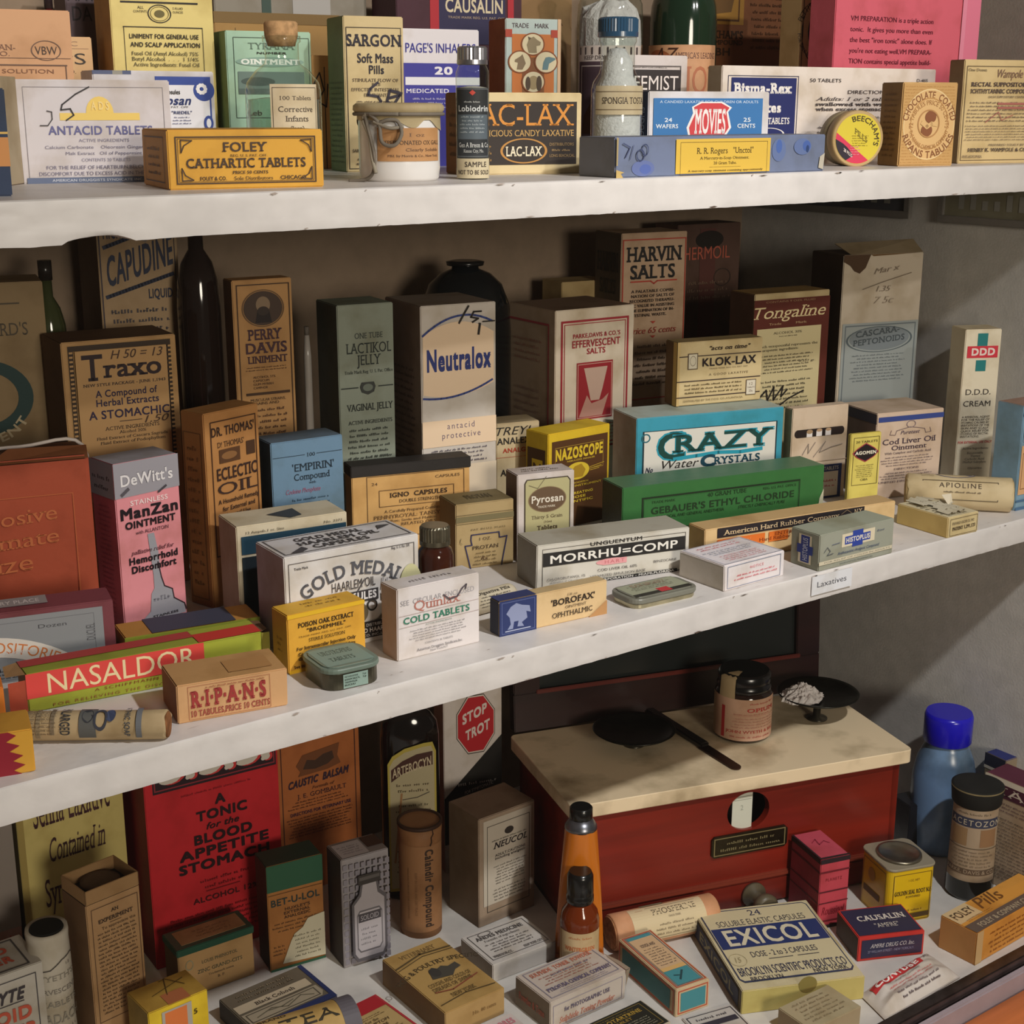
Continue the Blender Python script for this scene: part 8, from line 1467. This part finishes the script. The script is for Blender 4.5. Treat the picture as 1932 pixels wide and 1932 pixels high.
# dark oval bottle under the middle shelf
P, R_, H2 = ((0.6832, 1.1, 0.8), 0.0284, 0.1967)
b = empty('glass_bottle', P, (0, 0, math.radians(-26)))
tag(b, 'dark flat oval bottle with a yellow edged label behind the grey bottle carton', 'bottle', GB)
part(b, 'body', [(R_ * .95, 0), (R_, .004), (R_, H2 * .86), (R_ * .93, H2 * .93), (R_ * .7, H2 * .98), (R_ * .35, H2 * 1.02), (R_ * .32, H2 * 1.12)], mat('#17110f', 'darkglass'), 48, sy=.55)
part(b, 'cap', [(R_ * .38, H2 * 1.1), (R_ * .38, H2 * 1.2)], mat('#1a1816', 'gloss'))
mb = MB()
yl = -R_ * .553
fc = Flat((-R_ * .82, yl - .0016, H2 * .06), (R_ * 1.64, 0, 0), (0, 0, H2 * .8))
cv = lambda u: 0
paint(mb, fc, [('p',[(0,0),(1,0),(1,.93),(.93,.99),(.75,.985),(.35,.955),(.1,.91),(0,.86)],'#b3a24a'),('p',[(.04,.02),(.96,.02),(.96,.92),(.9,.965),(.72,.96),(.35,.93),(.12,.885),(.04,.84)],'#b5a986'),('p',[(.07,.74),(.07,.82),(.3,.875),(.6,.915),(.93,.93),(.93,.84),(.6,.825),(.3,.79)],'#4a2c24'),('t','ARTEROCYN',.10,.765,.90,.825,'#c8b898','b',.075),('g',.15,.66,.9,.74,2,'#6a5c44'),('l',[(.3,.62),(.6,.63),(.85,.66)],.006,'#5a5044'),('g',.15,.42,.9,.6,5,'#6a6048'),('t','ARTEROCYN',.3,.36,.75,.385,'#6a6048','s'),('g',.15,.05,.9,.33,8,'#6a6048'),('l',[(.12,.2),(.28,.66)],.012,'#a07850')], 4, 0)
mb.build('label', b)

# square yellow powder tin
(P, yaw, w_, d_, h_) = ((1.0131, 0.7816, 0.8), -18.7, 0.0502, 0.0519, 0.0584)
b = empty('powder_tin', P, (0, 0, math.radians(yaw)))
tag(b, 'square yellow powder tin with a round press-in lid', 'tin')
mb = MB()
r_ = w_ * .14
rounded(mb, w_, d_, h_ * .955, r_, mat('#d9b31c', 'gloss'))
paint(mb, Flat((r_ * .55, -.0002, 0), (w_ - r_ * 1.1, 0, 0), (0, 0, h_ * .95)), [('f', .02, .03, .98, .93, .01, '#6a5420'), ('t','1 OZ. NET',.4,.78,.68,.82,'#8a6c1c',''),('t','GOLDEN SEAL ROOT N.F.',.06,.54,1.0,.62,'#4a3a1c','sb'),('t','POWDERED',.35,.47,.72,.51,'#6a5420','s'),('g',.1,.2,.9,.28,1,'#8a6c1c'),('r',.02,.08,.98,.17,'#5a4420')], 2)
paint(mb, Flat((-.0002, d_ - r_ * .6, 0), (0, -(d_ - r_ * 1.2), 0), (0, 0, h_ * .95)), [('f', .05, .03, .95, .93, .01, '#6a5420'), ('e',.4,.7,.14,.12,'#a8802c'),('r',.1,.3,.75,.42,'#6a4c1c')], 3)
mb.build('body', b)
mb = MB()
rounded(mb, w_, d_, h_ * .045, r_, mat('#8f8672', 'paint'), h_ * .955, grow=.0012)
mb.build('rim', b)
mb = MB()
mb.lathe([(w_ * .43, h_), (w_ * .42, h_ + .0022), (w_ * .37, h_ + .0022), (w_ * .35, h_ + .0004), (.001, h_ + .0004)], mat('#8d8574', 'metal'), 48, sy=d_ / w_)
mb.build('lid', b, (w_ / 2, d_ / 2, 0))

# crumpled white packet at the front right
cs = [Vector(p) for p in ((0.8929, 0.681, 0.8), (0.9983, 0.6853, 0.8), (1.0047, 0.7277, 0.8), (0.9044, 0.7199, 0.8))]
o0 = cs[0].copy()
mb = MB()
n, q_ = 70, 36
def top(u, v, dz=0):
    p = (cs[0] * (1 - u) + cs[1] * u) * (1 - v) + (cs[3] * (1 - u) + cs[2] * u) * v - o0
    e = min(1, 5.5 * min(u, 1 - u)) * min(1, 4.0 * min(v, 1 - v))
    z = .0015 + .0105 * e ** .7 + .0018 * e * noise.noise(Vector((u * 9, v * 6, 1)))
    return Vector((p.x, p.y, z + dz))
vs = [top(i / n, j / q_) for i in range(n + 1) for j in range(q_ + 1)]
fs = [(i * (q_ + 1) + j, (i + 1) * (q_ + 1) + j, (i + 1) * (q_ + 1) + j + 1, i * (q_ + 1) + j + 1) for i in range(n) for j in range(q_)]
mb.add(vs, fs, mat('#cdc5bd'), True)
k0 = [(v.x, v.y, .0002) for v in vs]
mb.add(k0, [f[::-1] for f in fs], mat('#cdc5bd'))
class Pouch:
    curved = True
    asp = 2.2
    def at(self, u, v, off):
        return top(u, v, off)
pf = Pouch()
for k in range(24):
    paint(mb, pf, [('r', .08 + .028 * k, .62 + .04 * j, .08 + .028 * (k + 1), .66 + .04 * j, '#c4343a') for j in range(6)], 1, .0007)
paint(mb, pf, [('t','CONTUBE',.12,.66,.70,.82,'#f0e6e0','h'),('t','fragrant ointment',.32,.53,.66,.58,'#5a5456',''),('g',.2,.34,.8,.5,2,'#c85a5c'),('g',.2,.1,.85,.3,2,'#6a6468'),('t','pro-',.8,.72,.9,.8,'#5a5456','b')], 1, .0013)
tag(mb.build('ointment_packet', None, o0), 'crumpled white paper packet with a red name band by the metal frame', 'packet')

# cream roll with a grey band at the bottom edge
lying('paper_roll', 'thick cream roll with a grey band and black capitals at the bottom edge', 'roll', 'paper wrapped rolls on the case floor', *((0.4231, 0.9337, 0.8215), (0.514, 0.9228, 0.8215), 0.0215), '#b8985c',
      [('t','BRAND',.12,.70,.38,.78,'#4a4030','b'),('t','TEA',.28,.42,.82,.62,'#3a3428','b'),('r',.84,.0,.995,1,'#5f5a60')], '#8a7850', roll=.35)
